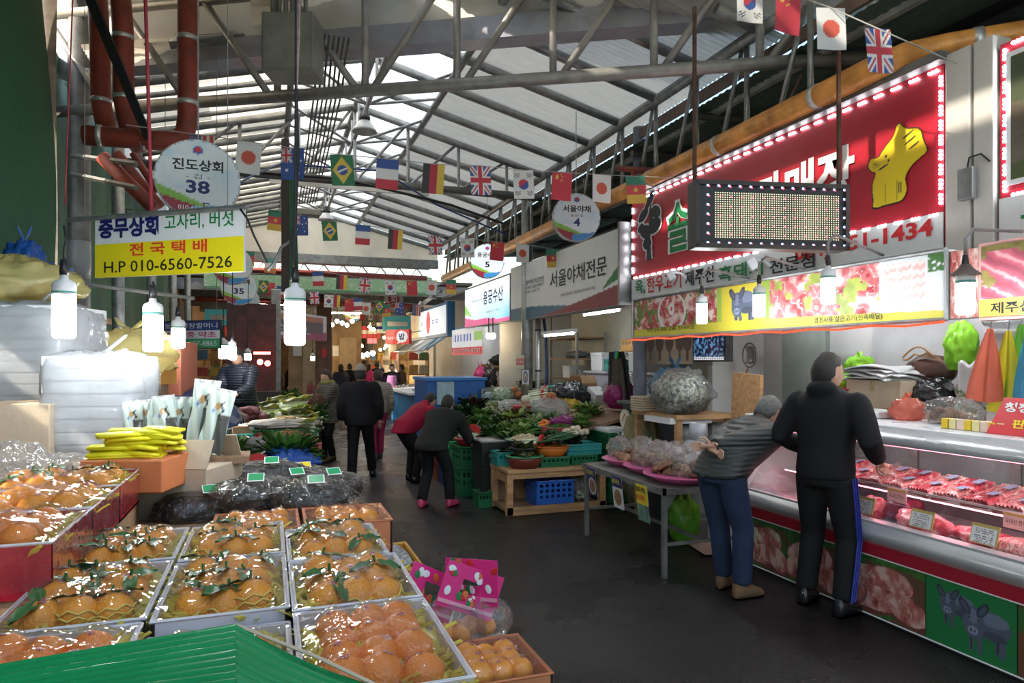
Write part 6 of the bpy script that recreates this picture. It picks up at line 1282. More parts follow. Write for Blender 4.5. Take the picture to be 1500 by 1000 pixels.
def fruit_box(x0,x1,y0,y1,zt,h,label,nx,ny,fl,m=ORANGE,outer=TRAYW,leaf=.0,cup=0.0,fs=1.0,tissue=True,seed=0,dome=.03,film_=True,below=None):
    rr = random.Random(seed); cx,cy_ = (x0 + x1) / 2,(y0 + y1) / 2; w,l = x1 - x0,y1 - y0; t = thing('fruit_box',label,'box',(cx,cy_,zt - h))
    th = .008
    for (a,b,sx,sy,nm,mm) in ((x0 + th / 2,cy_,th,l,'side',outer),(x1 - th / 2,cy_,th,l,'side',outer),(cx,y0 + th / 2,w,th,'end',outer),(cx,y1 - th / 2,w,th,'end',outer)): mb = MB(); mb.box((a,b,zt - h / 2),(sx,sy,h)); obj(nm,mb,mm,t)
    mb = MB(); mb.box((cx,cy_,zt - h + .004),(w,l,.008)); obj('bottom',mb,outer,t)
    mb = MB(); mb.tube([(x0,y0,zt),(x1,y0,zt),(x1,y1,zt),(x0,y1,zt),(x0,y0,zt)],.004,4); obj('rim',mb,TRAYW if outer is REDC else outer,t)
    pts = []
    for j in range(ny):
        for i in range(nx):
            x = lerp(x0 + .045,x1 - .045,(i + .5) / nx) + rr.uniform(-.006,.006); y = lerp(y0 + .04,y1 - .04,(j + .5) / ny) + rr.uniform(-.006,.006); z = zt - .018 + rr.uniform(0,.012); pts.append((x,y,z))
            fruit((x,y,z),(rr.uniform(-.35,.1),rr.uniform(-.3,.3),rr.uniform(0,6.3)),fs * rr.uniform(.92,1.08),m,fl,fl,rr.random() < leaf,rr.random() < cup)
    if tissue:
        mb = MB()
        for i in range(int(260 * w * l / .12)):
            x = rr.uniform(x0 + .012,x1 - .012); y = rr.uniform(y0 + .012,y1 - .012); a = rr.uniform(0,6.28); leaf_mesh(mb,Vector((x,y,zt - .045)),(cos(a) * .6,sin(a) * .6,1),rr.uniform(.04,.07),.028,.35,a,0,3)
        mb.box((cx,cy_,zt - .055),(w - .02,l - .02,.02)); o = obj('tissue_shreds',mb,TISS,t,True); o['kind'] = 'stuff'
    if film_:
        n1,n2 = 34,34; R_ = .05 * fs
        def f(u,v):
            x = lerp(x0 - .003,x1 + .003,u); y = lerp(y0 - .003,y1 + .003,v); b = 0
            for (a,c,z) in pts:
                q = (x - a) ** 2 + (y - c) ** 2
                if q < R_ * R_: b = max(b,z + sqrt(R_ * R_ - q) * .9 - zt)
            e = min(1,min(u,1 - u,v,1 - v) * 9); d = max(b,dome * (1 - (2 * u - 1) ** 2) * (1 - (2 * v - 1) ** 2) * 1.3)
            return (x,y,zt + .002 + max(0,d) * e ** .6 + .003 * mnoise.noise(Vector((x * 30,y * 30,seed))))
        mb = MB(); mb.sheet(f,n1,n2); obj('wrap_film',mb,CLEAR,t,True)
        mb = MB(); mb.sheet(lambda u,v: (x0 - .003 - .002 * v,lerp(y0,y1,u),zt - h * .85 * v + .004 * sin(u * 30)),14,3); mb.sheet(lambda u,v: (lerp(x0,x1,u),y0 - .003 - .002 * v,zt - h * .85 * v + .004 * sin(u * 30)),14,3); mb.sheet(lambda u,v: (x1 + .003 + .002 * v,lerp(y0,y1,u),zt - h * .85 * v + .004 * sin(u * 30)),14,3); o = obj('wrap_skirt',mb,CLEAR,t,True); o['kind'] = 'stuff'
    return t
ZT = 1.15; H = .125
fruit_box(.05,.335,1.14,1.55,ZT,H,'white box of deep orange fruit nearest the aisle',3,4,'deep orange fruit in the front box nearest the aisle',ORANGE2,seed=1)
fruit_box(.05,.335,1.57,1.94,ZT,H,'box of leafy oranges second along the aisle edge',3,3,'orange in the second box along the aisle edge',ORANGE,leaf=.8,cup=.6,seed=2,fs=1.12)
fruit_box(.05,.32,1.96,2.32,ZT,H,'box of leafy oranges third along the aisle edge',3,3,'orange in the third box along the aisle edge',ORANGE,leaf=.6,cup=.5,seed=3,fs=1.1)
fruit_box(-.235,.04,1.12,1.56,ZT - .02,H,'box of oranges right behind the green lid',3,4,'orange in the box right behind the green lid',ORANGE2,seed=4)
fruit_box(-.235,.04,1.60,2.03,ZT,H,'box of leafy oranges in the middle of the table',3,3,'orange in the middle box of the table',ORANGE,leaf=.9,cup=.3,seed=5,fs=1.15)
fruit_box(-.235,.04,2.06,2.45,ZT,H,'box of leafy oranges behind the middle box',3,3,'orange in the box behind the middle one',ORANGE,leaf=.6,cup=.5,seed=6,fs=1.1)
fruit_box(-.62,-.25,1.16,1.60,ZT,H,'large box of deep orange fruit at the front left',4,4,'deep orange fruit in the large front left box',ORANGE2,seed=7,fs=1.12)
fruit_box(-.54,-.25,1.63,2.07,ZT,H,'box of leafy oranges beside the red boxes',3,3,'orange in the leafy box beside the red boxes',ORANGE,leaf=.9,cup=.5,seed=8,fs=1.15)
fruit_box(-.52,-.25,2.10,2.46,ZT,H,'box of oranges in yellow nets before the black bags',3,3,'orange in the netted box before the black bags',ORANGE,leaf=.5,cup=.9,seed=9,fs=1.1)
for k,(a,b,lf,cu,lb) in enumerate(((1.90,2.30,0,0,'nearest red carton of oranges on the left'),(2.31,2.68,0,0,'middle red carton of oranges on the left'),(2.69,3.06,.6,.6,'farthest red carton of oranges on the left'))):
    fruit_box(-.93,-.49,a,b,1.265,.13,lb,4,3,'orange in the ' + lb.split(' of')[0],ORANGE if k else ORANGE2,REDC,lf,cu,1.12,seed=20 + k)
    carton((-.71,(a + b) / 2,FT),(.42,b - a - .01,.113),CARD,('nearest','middle','farthest')[k] + ' brown carton under the red cartons',tape=False,group='cartons under the red boxes')
for k,(x0,x1,y0,lb) in enumerate(((-.19,.10,2.48,'orange carton of persimmons left, behind the leafy oranges'),(.12,.42,2.48,'orange carton of persimmons right, behind the leafy oranges'))):
    fruit_box(x0,x1,y0,y0 + .30,1.12,.15,lb,4,3,'small persimmon in the ' + ('left','right')[k] + ' rear orange carton',PERS,CARDO,fs=.8,tissue=False,seed=30 + k,dome=.01)
t = thing('side_rack','rack under the rear persimmon cartons at the aisle edge','rack',(.3,2.65,0)); mb = MB(); mb.box((.12,2.95,.95),(.64,.9,.03)); obj('shelf',mb,WOODD,t)
for (x,y) in ((-.15,2.55),(.4,2.55),(-.15,3.35),(.4,3.35)): mb = MB(); mb.box((x,y,.47),(.05,.05,.94)); obj('leg',mb,WOODD,t)
# green corrugated lid in front
GLID = mat('green_corrugated_plastic',(.008,.24,.07),.25,0,.12,6,coat=.3)
def lid(u,v):
    p = lerp(P(-60,985,1.0),P(345,915,1.06),u); q = lerp(P(-60,1090,.86),P(345,1040,.88),u); r = lerp(p,q,v); return r + Vector((0,0,.0045 * sin(v * 75)))
t = thing('plastic_lid_sheet','green corrugated plastic lid at the bottom left corner','lid',P(150,1040,.9)); mb = MB(); mb.sheet(lid,20,50); obj('top_sheet',mb,GLID,t,True)
mb = MB(); mb.sheet(lambda u,v: lerp(lerp(P(345,915,1.06),P(570,1012,.96),u),lerp(P(345,1040,.88),P(560,1110,.82),u),v) + Vector((0,0,-.010 * sin(u * pi) + .004 * sin(v * 60))),16,40); obj('side_sheet',mb,GLID,t,True)
mb = MB(); mb.tube([lid(0,0) ,lid(1,0),P(460,960,1.0),P(570,1012,.96)],.003,5); obj('raw_edge',mb,CARDL,t)
mb = MB(); mb.box((-.35,.72,.62),(.9,.3,1.2)); obj('box_body',mb,mat('green_box_side',(.01,.2,.06),.4,0,.1),t)
# clip box at the left edge
t = thing('clip_box','striped orange box with metal clips at the left edge','box',(-.83,1.75,FT)); mb = MB(); mb.box((-.80,1.72,1.10),(.34,.22,.15)); obj('carton',mb,CARDO,t)
for i in range(7): mb = MB(); mb.box((-.94 + i * .046,1.608,1.08),(.022,.004,.08)); obj('stripe',mb,mat(('teal_stripe','mauve_stripe','yellow_stripe')[i % 3],((.05,.2,.22),(.25,.08,.16),(.65,.4,.05))[i % 3],.6,0,.05),t)
for i in range(5):
    p = Vector((-.90 + i * .055,1.64 + .02 * (i % 2),1.18)); c = thing('binder_clip',['leftmost','second','middle','fourth','rightmost'][i] + ' steel clip on the striped orange box','clip',p,group='steel clips'); Rm = Matrix.Rotation(.5 - .25 * i,3,'Y')
    mb = MB(); mb.box(p + Vector((0,0,.01)),(.022,.02,.03),R=Rm); obj('jaw',mb,BLACKP,c)
    for s in (-1,1): mb = MB(); mb.tube([p + Rm @ Vector((s * .006,0,.02)),p + Rm @ Vector((s * .014,0,.05)),p + Rm @ Vector((s * .004,0,.075)),p + Rm @ Vector((-s * .004,0,.05))],.003,5); obj('lever',mb,CHROME,c)
# persimmon carton and pink handle bags in front right of the table
ls_ = thing('low_stand','low stand under the front persimmon carton','stand',(.62,1.9,0)); mb = MB(); mb.box((.545,2.05,.69),(.37,.70,.03)); obj('top',mb,WOODD,ls_)
for (x,y) in ((.4,1.75),(.69,1.75),(.4,2.36),(.69,2.36)): mb = MB(); mb.box((x,y,.34),(.05,.05,.67)); obj('leg',mb,WOODD,ls_)
fruit_box(.35,.73,1.72,2.0,.845,.13,'open orange carton of persimmons at the bottom centre',5,3,'persimmon in the front orange carton',PERS,CARDO,fs=.9,tissue=False,seed=40,dome=.0)
PKH = mat('pink_printed_card',(.72,.03,.22),.35,0,.05)
def handle_bag(c,rz,label,seed):
    t = thing('handle_bag',label,'bag',c,rz,'pink handled fruit bags'); rr = random.Random(seed)
    def add(nm,mb,m,**k): o = obj(nm,mb,m,None,loc=(0,0,0),**k); o.parent = t; return o
    outer = [(-.11,.13),(.11,.13),(.11,.27),(.085,.28),(-.085,.28),(-.11,.27)]
    mb = MB(); ys = -.012
    for (a,b) in (((-.11,.13),(.11,.19)),((-.11,.19),(-.038,.235)),((.038,.19),(.11,.235)),((-.11,.235),(.11,.28))): mb.add([(a[0],ys,a[1]),(b[0],ys,a[1]),(b[0],ys,b[1]),(a[0],ys,b[1])],[(0,1,2,3)])
    add('handle_card',mb,PKH,solid=.004,weld=True); mb = MB(); mb.box((0,ys - .004,.15),(.215,.003,.012)); add('seal_strip',mb,mat('pale_pink_strip',(.75,.35,.45),.4,0,0))
    for i in range(18):
        x,z = rr.uniform(-.1,.1),rr.choice((.165,.178,.185,.245,.255,.266)); mb = MB(); mb.ball((x,ys - .004,z),(.016,.0015,.012),8,5,R=Matrix.Rotation(rr.uniform(0,3),3,'Y')); add('print_mark',mb,(K_GRN,K_WHT,mat('orange_ink',(.62,.16,.04)),K_RED)[i % 4])
    mb = MB(); mb.ball((0,.03,.08),(.125,.085,.082),24,14,fn=lambda d: 1 + .14 * abs(mnoise.noise(d * 4 + Vector((seed,0,0))))); mb.v = [(x,y,max(0,z)) for x,y,z in mb.v]; add('clear_pouch',mb,BAGC,smooth=True)
    return t
for i,(x,y,rz,lb) in enumerate(((.43,2.14,.35,'left pink handled bag of fruit beside the orange boxes'),(.56,2.12,.1,'middle pink handled bag of fruit above the persimmon carton'),(.66,2.16,-.9,'right pink handled bag of fruit turned sideways'))):
    hb_ = handle_bag((x,y + .09,.73),rz,lb,i * 7); hb_.rotation_euler = (-.12,(.5,.42,-.1)[i],rz)
    for j in range(3): fruit((x - .05 + j * .05,y + .12 + .02 * (j % 2),.77),(0,0,j),.9,ORANGE,'orange inside the ' + lb.split(' of')[0],'oranges inside the ' + lb.split(' of')[0],stick=False)
# yellow crate with newspaper behind the fruit, at the aisle
crate((.52,3.5,.0),(.34,.46,.46),CBLU,'blue crate under the yellow crate at the aisle edge',rows=3,cols=6); crate((.52,3.5,.47),(.36,.48,.22),mat('amber_crate',(.62,.30,.03)),'yellow crate lined with newspaper at the aisle edge',rows=2,cols=6)
mb = MB(); mb.sheet(lambda u,v: (.36 + .3 * u,3.3 + .4 * v,.70 + .02 * sin(u * 7 + v * 3)),8,8); tag(obj('newspaper',mb,marble('newsprint',[(.4,(.16,.16,.16)),(.6,(.5,.49,.47))],60,.8,0,0,coat=0),None,True,solid=.006),'crumpled grey newspaper in the yellow crate','newspaper')
# black kelp bags
BLKF = marble('black_dried_kelp',[(.3,(.006,.006,.005)),(.55,(.025,.022,.018)),(.75,(.10,.085,.06))],14,.5,.8,.6,coat=.1)
def kelp(px,py,Z,rz,label,i,lab=(.02,.34,.12),s=1.0):
    p = PZ(px,py,Z + .05); p.z = Z; t = thing('kelp_bag',label,'bag',p,rz,'clear bags of black dried kelp')
    def add(nm,mb,m,**k): o = obj(nm,mb,m,None,loc=(0,0,0),**k); o.parent = t; return o
    so = Vector((i * 3.1,0,0)); mb = MB(); mb.ball((0,0,.075),(.17 * s,.12 * s,.068),22,12,fn=lambda d: 1 + .25 * mnoise.noise(d * 3 + so)); add('kelp',mb,BLKF,smooth=True)
    mb = MB(); mb.ball((0,0,.078),(.19 * s,.14 * s,.076),36,20,fn=lambda d: 1 + .14 * mnoise.noise(d * 3 + so) + .20 * abs(mnoise.noise(d * 5 + so)) + .10 * abs(mnoise.noise(d * 11 + so))); mb.v = [(x,y,max(0,z)) for x,y,z in mb.v]; add('clear_bag',mb,film('crinkled_clear',(1,1,1),.02,1.0,34,.08,gloss=1.9),smooth=True)
    mb = MB(); Rm = Euler((.5,0,.1)).to_matrix(); mb.box(Vector((.02,-.080,.172)),(.06,.046,.002),R=Rm); add('label',mb,mat('green_label' if lab[1] < .4 else 'yellow_label',lab,.4,0,0)); mb = MB(); mb.box(Vector((.02,-.0805,.1713)),(.068,.054,.001),R=Rm); add('label_edge',mb,K_WHT)
    o = text('건미역' if i % 2 else '다시마',K_WHT if lab[1] < .4 else K_RED,None,Vector((.02,-.080,.172)) + Rm @ Vector((-.022,-.012,.0015)),Rm @ Vector((.044,0,0)),Rm @ Vector((0,.022,0)),bold=.02); o.location = (0,0,0); o.parent = t
KB = [(255,742,'lowest'),(300,752,'front'),(268,716,'left'),(318,722,'middle'),(342,702,'upper'),(372,735,'central'),(360,716,'rear'),(425,722,'right'),(458,738,'foremost right'),(440,708,'far right'),(478,722,'aisle side'),(395,705,'backmost')]
for i,(px,py,nm) in enumerate(KB): kelp(px,py,.93 + .05 * (i % 3),.15 * sin(i * 2.1),nm + ' clear bag of black kelp with a ' + ('yellow' if i in (4,9) else 'green') + ' label',i,(.75,.62,.03) if i in (4,9) else (.02,.30,.11),.9 + .12 * (i % 2))
t = thing('kelp_table','dark table under the bags of black kelp','table',(-.1,3.1,0)); mb = MB(); mb.box((-.12,3.55,.905),(1.15,.9,.04)); obj('top',mb,WOODD,t)
for (x,y) in ((-.6,3.2),(.35,3.2),(-.6,3.9),(.35,3.9)): mb = MB(); mb.box((x,y,.46),(.05,.05,.92)); obj('leg',mb,WOODD,t)
# counter behind the fruit on the left, with gloves, packets, foam bags
ct = thing('side_counter','dark counter along the left wall carrying foam boxes','counter',(-1.3,4.2,0)); mb = MB(); mb.box((-1.22,4.35,1.19),(1.5,2.5,.05)); obj('top',mb,WOODD,ct)
for (x,y) in ((-1.9,3.2),(-.55,3.2),(-1.9,5.5),(-.55,5.5)): mb = MB(); mb.box((x,y,.58),(.06,.06,1.16)); obj('leg',mb,WOODD,ct)
for k in range(4): mb = MB(); mb.box((-1.0,3.35 + .02 * (k % 2),1.04 + k * .035),(.55,.4,.03)); tag(obj('flat_carton',mb,CARD),['lowest','second','third','top'][k] + ' flattened carton under the clear plastic packs','cardboard','flattened cartons')
def wrapped_foam(px,py,d,w,l,h,label,seed,rz=0.2):
    p = P(px,py,d); t = thing('wrapped_foam_box',label,'box',p,rz,'foam boxes in white plastic')
    def add(nm,mb,m,**k): o = obj(nm,mb,m,None,loc=(0,0,0),**k); o.parent = t; return o
    n = int(h / .06)
    for k in range(n): mb = MB(); mb.box((0,0,h * (k + .5) / n),(w * .93,l * .93,h / n * .94)); add('foam_slab',mb,FOAM,bev=.006)
    mb = MB(); so = Vector((seed,seed * 2.,0))
    def f(d):
        m_ = max(abs(d.x),abs(d.y),abs(d.z)) ; k = 1 / (abs(d.x) ** 7 + abs(d.y) ** 7 + abs(d.z) ** 7) ** (1 / 7); return k * (1 + .10 * abs(mnoise.noise(d * 3 + so)) + .07 * abs(mnoise.noise(d * 8 + so)))
    mb.ball((0,0,h / 2),(w / 2,l / 2,h / 2 + .01),48,30,fn=f); mb.v = [(x,y,max(.0,z)) for x,y,z in mb.v]; add('plastic_wrap',mb,BAGW,smooth=True)
    mb = MB(); mb.tube([(0,0,h),(.04,.02,h + .05),(.12,-.02,h + .10)],[.05,.03,.02],8,flat=.4); add('twisted_end',mb,BAGW,smooth=True)
    return t
wrapped_foam(150,664,3.5,.44,.36,.50,'white plastic wrapped foam stack in front on the left counter',3,-.25); wrapped_foam(52,592,3.95,.60,.50,.56,'large white plastic wrapped foam stack behind the first',8,-.3)
q = P(42,664,3.42); carton((q.x,q.y,1.22),(.34,.40,.27),CARDL,'brown and white taped carton at the left edge',-1.85,pr=[('쌀국수 컵 삶음',K_BLK,.15,.1,.6,.12),('방수막 식용성',K_BLK,.15,.25,.6,.12)]); carton((q.x - .05,q.y + .42,1.215),(.4,.4,.24),CARDL,'taped carton under the large foam stack',.1)
q = P(52,592,3.95); t = thing('stack_support','pale carton base under the large foam stack','box',(q.x,q.y,1.215)); mb = MB(); mb.box((q.x,q.y,(1.215 + q.z) / 2),(.55,.45,q.z - 1.215)); obj('carton',mb,CARDL,t)
for i,(px,py,d,r,lb) in enumerate(((25,728,2.62,(.2,.2,.10),'clear plastic pack at the left edge behind the red cartons'),(80,690,2.9,(.16,.14,.06),'small clear plastic pack before the taped carton'),(8,700,2.85,(.16,.16,.10),'crumpled clear plastic at the left edge'))): bag('plastic_pack',P(px,py,d) - Vector((0,0,.04)),r,BAGC,lb,100 + i,knot=False)
# yellow gloves
q = P(203,690,2.85); carton((q.x,q.y,1.17),(.32,.28,.13),CARDO,'orange carton under the pile of yellow gloves',-.3,tape=False); YG = mat('yellow_glove',(.88,.80,.02),.5,0,.1,12,.2,30)
t = thing('glove_stack','pile of bright yellow rubber gloves on the orange carton','gloves',(q.x,q.y,1.30))
rr = random.Random(4)
for i in range(12):
    z = 1.305 + i * .009; mb = MB(); c = Vector((q.x + rr.uniform(-.05,.05),q.y + rr.uniform(-.04,.04),z)); a = rr.uniform(-.4,.4); Rm = Matrix.Rotation(a,3,'Z')
    for f_ in range(5): mb.tube([c,c + Rm @ Vector((.06,-.035 + f_ * .018,.004)),c + Rm @ Vector((.13,-.05 + f_ * .026,-.004))],[.035,.016,.011],7,flat=.6)
    mb.tube([c + Rm @ Vector((.02,0,0)),c + Rm @ Vector((-.06,0,.002)),c + Rm @ Vector((-.14,0,0))],[.04,.05,.052],8,flat=.25); obj('glove',mb,YG,t,True)
q = P(268,690,3.05); carton((q.x + .02,q.y + .05,.97),(.34,.34,.26),CARDL,'open pale carton below the seaweed packets',-.4,tape=False,flaps=True)
# seaweed packets
PKT = print_mat('packet_print',.12)
def packet(px,py,d,h,lean,rz,label,i):
    p = P(px,py,d); t = thing('seaweed_packet',label,'packet',p,rz,'standing seaweed packets'); w = h * .36; Rm = Matrix.Rotation(lean,3,'Y') @ Matrix.Rotation(-.12,3,'X')
    def ik(u,v):
        c = solid(u,(.55,.64,.58)); c = mixc(c,(u > .5) & (v < .6),(.03,.03,.03),np.full(len(u),.9)); paint(c,ell(u,v,.45,.72,.12,.06),(.5,.3,.12)); paint(c,(np.abs(u - .62 - .06 * np.sin(v * 40)) < .04) & (v > .5) & (v < .8),(.03,.03,.05)); paint(c,ell(u,v,.3,.64,.06,.04),(.15,.25,.5)); paint(c,v > .96,(.7,.7,.7)); return c
    def wp(u,v): return .028 * np.sin(u * pi) ** .8 * np.sin(np.clip(v * 1.04,0,1) * pi) ** .5 + .006 * np.sin(u * 14 + v * 9 + i)
    for s in (1,-1):
        o = printed('foil_face',Rm @ Vector((-w / 2 * s,0,0)),Rm @ Vector((w * s,0,0)),Rm @ Vector((0,0,h)),20,34,ik,None,PKT,warp=wp); o.location = (0,0,0); o.parent = t
    return t
for i,(px,py,d,h,ln,nm) in enumerate(((197,660,3.25,.24,-.05,'leftmost'),(212,655,3.3,.23,.03,'second'),(228,656,3.2,.23,.05,'third'),(247,664,3.15,.27,-.1,'fourth'),(262,662,3.2,.26,.02,'fifth'),(290,660,3.15,.33,.10,'tall sixth'),(305,664,3.1,.30,.22,'rightmost leaning'))): packet(px,py,d,h,ln,.25 * sin(i),nm + ' foil seaweed packet behind the yellow gloves',i)
t = thing('packet_ledge','narrow ledge under the standing seaweed packets','ledge',(-.45,3.6,0)); mb = MB(); mb.box((-.40,3.52,1.235),(.62,.22,.03)); obj('ledge',mb,WOODD,t); mb = MB(); mb.box((-.40,3.55,.62),(.5,.05,1.2)); obj('support',mb,WOODD,t)
# bags and crates further back on the left
q = P(190,562,4.7); crate((q.x,q.y,1.53),(.42,.46,.17),mat('amber_crate',(.62,.30,.03)),'orange crate holding a yellow bag on the left',rows=2,cols=6,rz=-.3); bag('plastic_bag',(q.x,q.y + .02,1.60),(.30,.30,.17),film('yellow_thin_bag',(.95,.85,.35),.7,.8,10,.2),'big translucent yellow bag in the orange crate',111)
carton((q.x - .02,q.y,1.216),(.46,.46,.31),CARD,'brown carton under the orange crate'); carton((q.x + .12,q.y + .62,1.216),(.4,.4,.62),mat('red_brown_carton',(.45,.14,.08),.7,0,.1),'tall red brown carton behind the yellow bag',-.2)
bag('plastic_bag',P(22,448,4.25),(.34,.3,.16),film('yellow_thin_bag',(.95,.85,.35)),'pale yellow bag of stuff on top of the foam stack',112,knot=False); bag('plastic_bag',P(36,430,4.6),(.12,.12,.2),plas('blue_bag',(.02,.12,.5),.3,.1),'bright blue tied bag hanging at the left',113); bag('plastic_bag',P(60,440,4.6),(.2,.2,.13),plas('blue_bag',(.02,.12,.5)),'blue bag behind the pale yellow bag',114,knot=False); bag('cloth_bundle',P(52,445,4.5),(.14,.1,.1),plas('red_cloth',(.5,.06,.05),.6,0),'red bundle between the yellow and blue bags',115,'cloth',knot=False)
t = thing('goods_rack','rack behind the left counter holding bags up high','rack',(-1.7,5.1,0)); mb = MB(); mb.box((-1.55,5.3,1.98),(.9,.9,.04)); obj('shelf',mb,WOODD,t)
for (x,y) in ((-1.95,4.9),(-1.15,4.9),(-1.95,5.7),(-1.15,5.7)): mb = MB(); mb.box((x,y,.99),(.05,.05,1.96)); obj('post',mb,STEELD,t)
TARPB = mat('navy_tarpaulin',(.012,.025,.075),.35,0,.25,3,.5,7)
def tarp(c,w,l,h,label,seed,m=TARPB,name='tarpaulin'):
    so = Vector((seed * 1.7,seed,0)); mb = MB(); mb.sheet(lambda u,v: Vector(c) + Vector(((u - .5) * w,(v - .5) * l,h * (1 - abs(2 * u - 1) ** 2.5) * (1 - abs(2 * v - 1) ** 2.5) + .10 * mnoise.noise(Vector((u * 4,v * 4,0)) + so) + .05 * abs(mnoise.noise(Vector((u * 9,v * 9,0)) + so)))),26,26); return tag(obj(name,mb,m,None,True,solid=.012),label,'tarpaulin','navy tarpaulins')
tarp((-.55,5.9,1.2),.7,1.1,.22,'navy tarpaulin covering goods right of the yellow bag',2); tarp((-1.2,7.2,1.3),1.0,1.2,.35,'navy tarpaulin heap behind the herb banner',5); tarp((-1.1,8.8,1.2),.9,1.3,.25,'navy tarpaulin heap left of the vendor',9)
t = thing('rear_counter','long dark counter under the navy tarpaulins','counter',(-1.2,8,0)); mb = MB(); mb.box((-1.3,7.9,.6),(.9,4.6,1.2)); obj('body',mb,mat('dark_counter',(.05,.045,.04),.8,0,.3),t)
# ---- left vegetables
LZ_ = .80; GL = 'vegetables on the left stall'
vs = thing('vegetable_stand','low stand under the left-hand vegetables','stall',(-.2,7,0)); mb = MB(); mb.box((-.20,6.7,.775),(1.15,5.2,.05)); obj('board',mb,WOODD,vs); mb = MB(); mb.box((-.05,11.4,.775),(.85,2.6,.05)); obj('board',mb,WOODD,vs)
for y in (4.3,6.2,8.2,10.3,12.1):
    for x in (-.7,.32): mb = MB(); mb.box((x,y,.375),(.06,.06,.75)); obj('leg',mb,WOODD,vs)
def LQ(px,py,up=0): return PZ(px,py,LZ_ + up)
p = LQ(420,690); bag('plastic_bag',p,(.24,.3,.10),plas('blue_sheet_bag',(.02,.09,.38),.3,.1),'blue plastic sheet under the spinach at the aisle',121,knot=False,crump=1.4); leafy(p + Vector((0,.05,.06)),.26,'dark green spinach heaped in the blue plastic',[GREENS[0],GREENS[1]],220,41,.9,group=GL,lw=.26)
bundle(LQ(395,690,.06),LQ(345,700,.12),'thick chive bundle with a red band on the left stall',70,.006,.11,.3,42,group=GL,name='chive_bundle'); bundle(LQ(385,650,.04) + Vector((.2,0,0)),LQ(325,655,.10),'leek bundle with a red band on the left stall',20,.016,.09,.45,43,group=GL,name='leek_bundle'); bundle(LQ(405,662,.05),LQ(352,648,.10),'pale celery bundle beside the leeks',16,.02,.09,.6,44,group=GL,mats=[GREENS[2],GREENS[1]],name='celery_bundle')
p = LQ(338,688); basin(p,.2,.08,REDP,'red tray of lettuce on the left stall',group='trays on the left stall'); leafy(p + Vector((0,0,.06)),.2,'pale lettuce in the red tray on the left',[GREENS[1],GREENS[2]],120,45,.8,group=GL,lw=.3)
p = LQ(378,680,.0); bag('plastic_bag',p,(.22,.2,.12),BAGW,'milky bag of sprouts behind the chives',122,knot=False); p = LQ(318,705); bag('plastic_bag',p,(.16,.16,.10),BAGC,'clear bag of white roots at the near end of the left stall',123,knot=False); granules(p + Vector((0,0,.03)),.1,.1,.07,90,.01,'white roots inside the clear bag on the left',mat('sprout',(.62,.52,.34)),'white_roots',8,shape='stick')
p = LQ(442,700); crate(p,(.26,.2,.05),PINKP,'small pink tray of chives at the aisle edge',rows=1,cols=6,name='plastic_tray'); granules(p + Vector((0,0,.04)),.11,.09,.06,160,.008,'cut chives and sprouts in the small pink tray',GREENS[2],'cut_chives',9,shape='stick')
p = LQ(425,662); crate(p,(.55,.5,.10),mat('dusty_red_tray',(.35,.08,.07)),'red tray of ginger roots on the left stall',rows=1,cols=8,name='plastic_tray'); granules(p + Vector((0,0,.07)),.26,.24,.14,420,.014,'tan bellflower roots heaped in the red tray',mat('tan_root',(.42,.24,.09),.7,0,.3),'tan_roots',10,shape='stick')
p = LQ(418,642); crate(p,(.66,.5,.12),CGRN,'green crate under the white sack of sprouts',rows=1,cols=9); bag('cloth_bundle',p + Vector((0,0,.12)),(.36,.28,.06),mat('white_sack_cloth',(.5,.47,.43),.8,0,.15,8,.4,20),'white sack spread with pale bellflower shreds',124,'sack',knot=False); granules(p + Vector((.02,0,.2)),.16,.12,.05,130,.012,'pale shreds on the white sack',mat('pale_root',(.6,.46,.25),.7,0,.2),'pale_shreds',11,shape='stick')
p = LQ(352,644); crate(p,(.5,.5,.08),TURQ,'turquoise tray with a foam slab on the left stall',rows=1,cols=7,name='plastic_tray'); t = thing('foam_slab','curved white foam piece in the turquoise tray','foam',p + Vector((0,0,.09))); mb = MB(); mb.tube([p + Vector((-.2,0,.12)),p + Vector((0,.05,.16)),p + Vector((.16,-.1,.14))],.06,8,flat=.5); obj('slab',mb,FOAM,t,True)
leafy(LQ(330,672),.2,'fresh green herbs left of the leek bundle',[GREENS[1]],110,46,.6,group=GL,lw=.3); leafy(LQ(365,668),.16,'round green cabbage behind the leeks',[GREENS[2],GREENS[1]],40,47,1.1,group=GL,lw=1.2,name='cabbage')
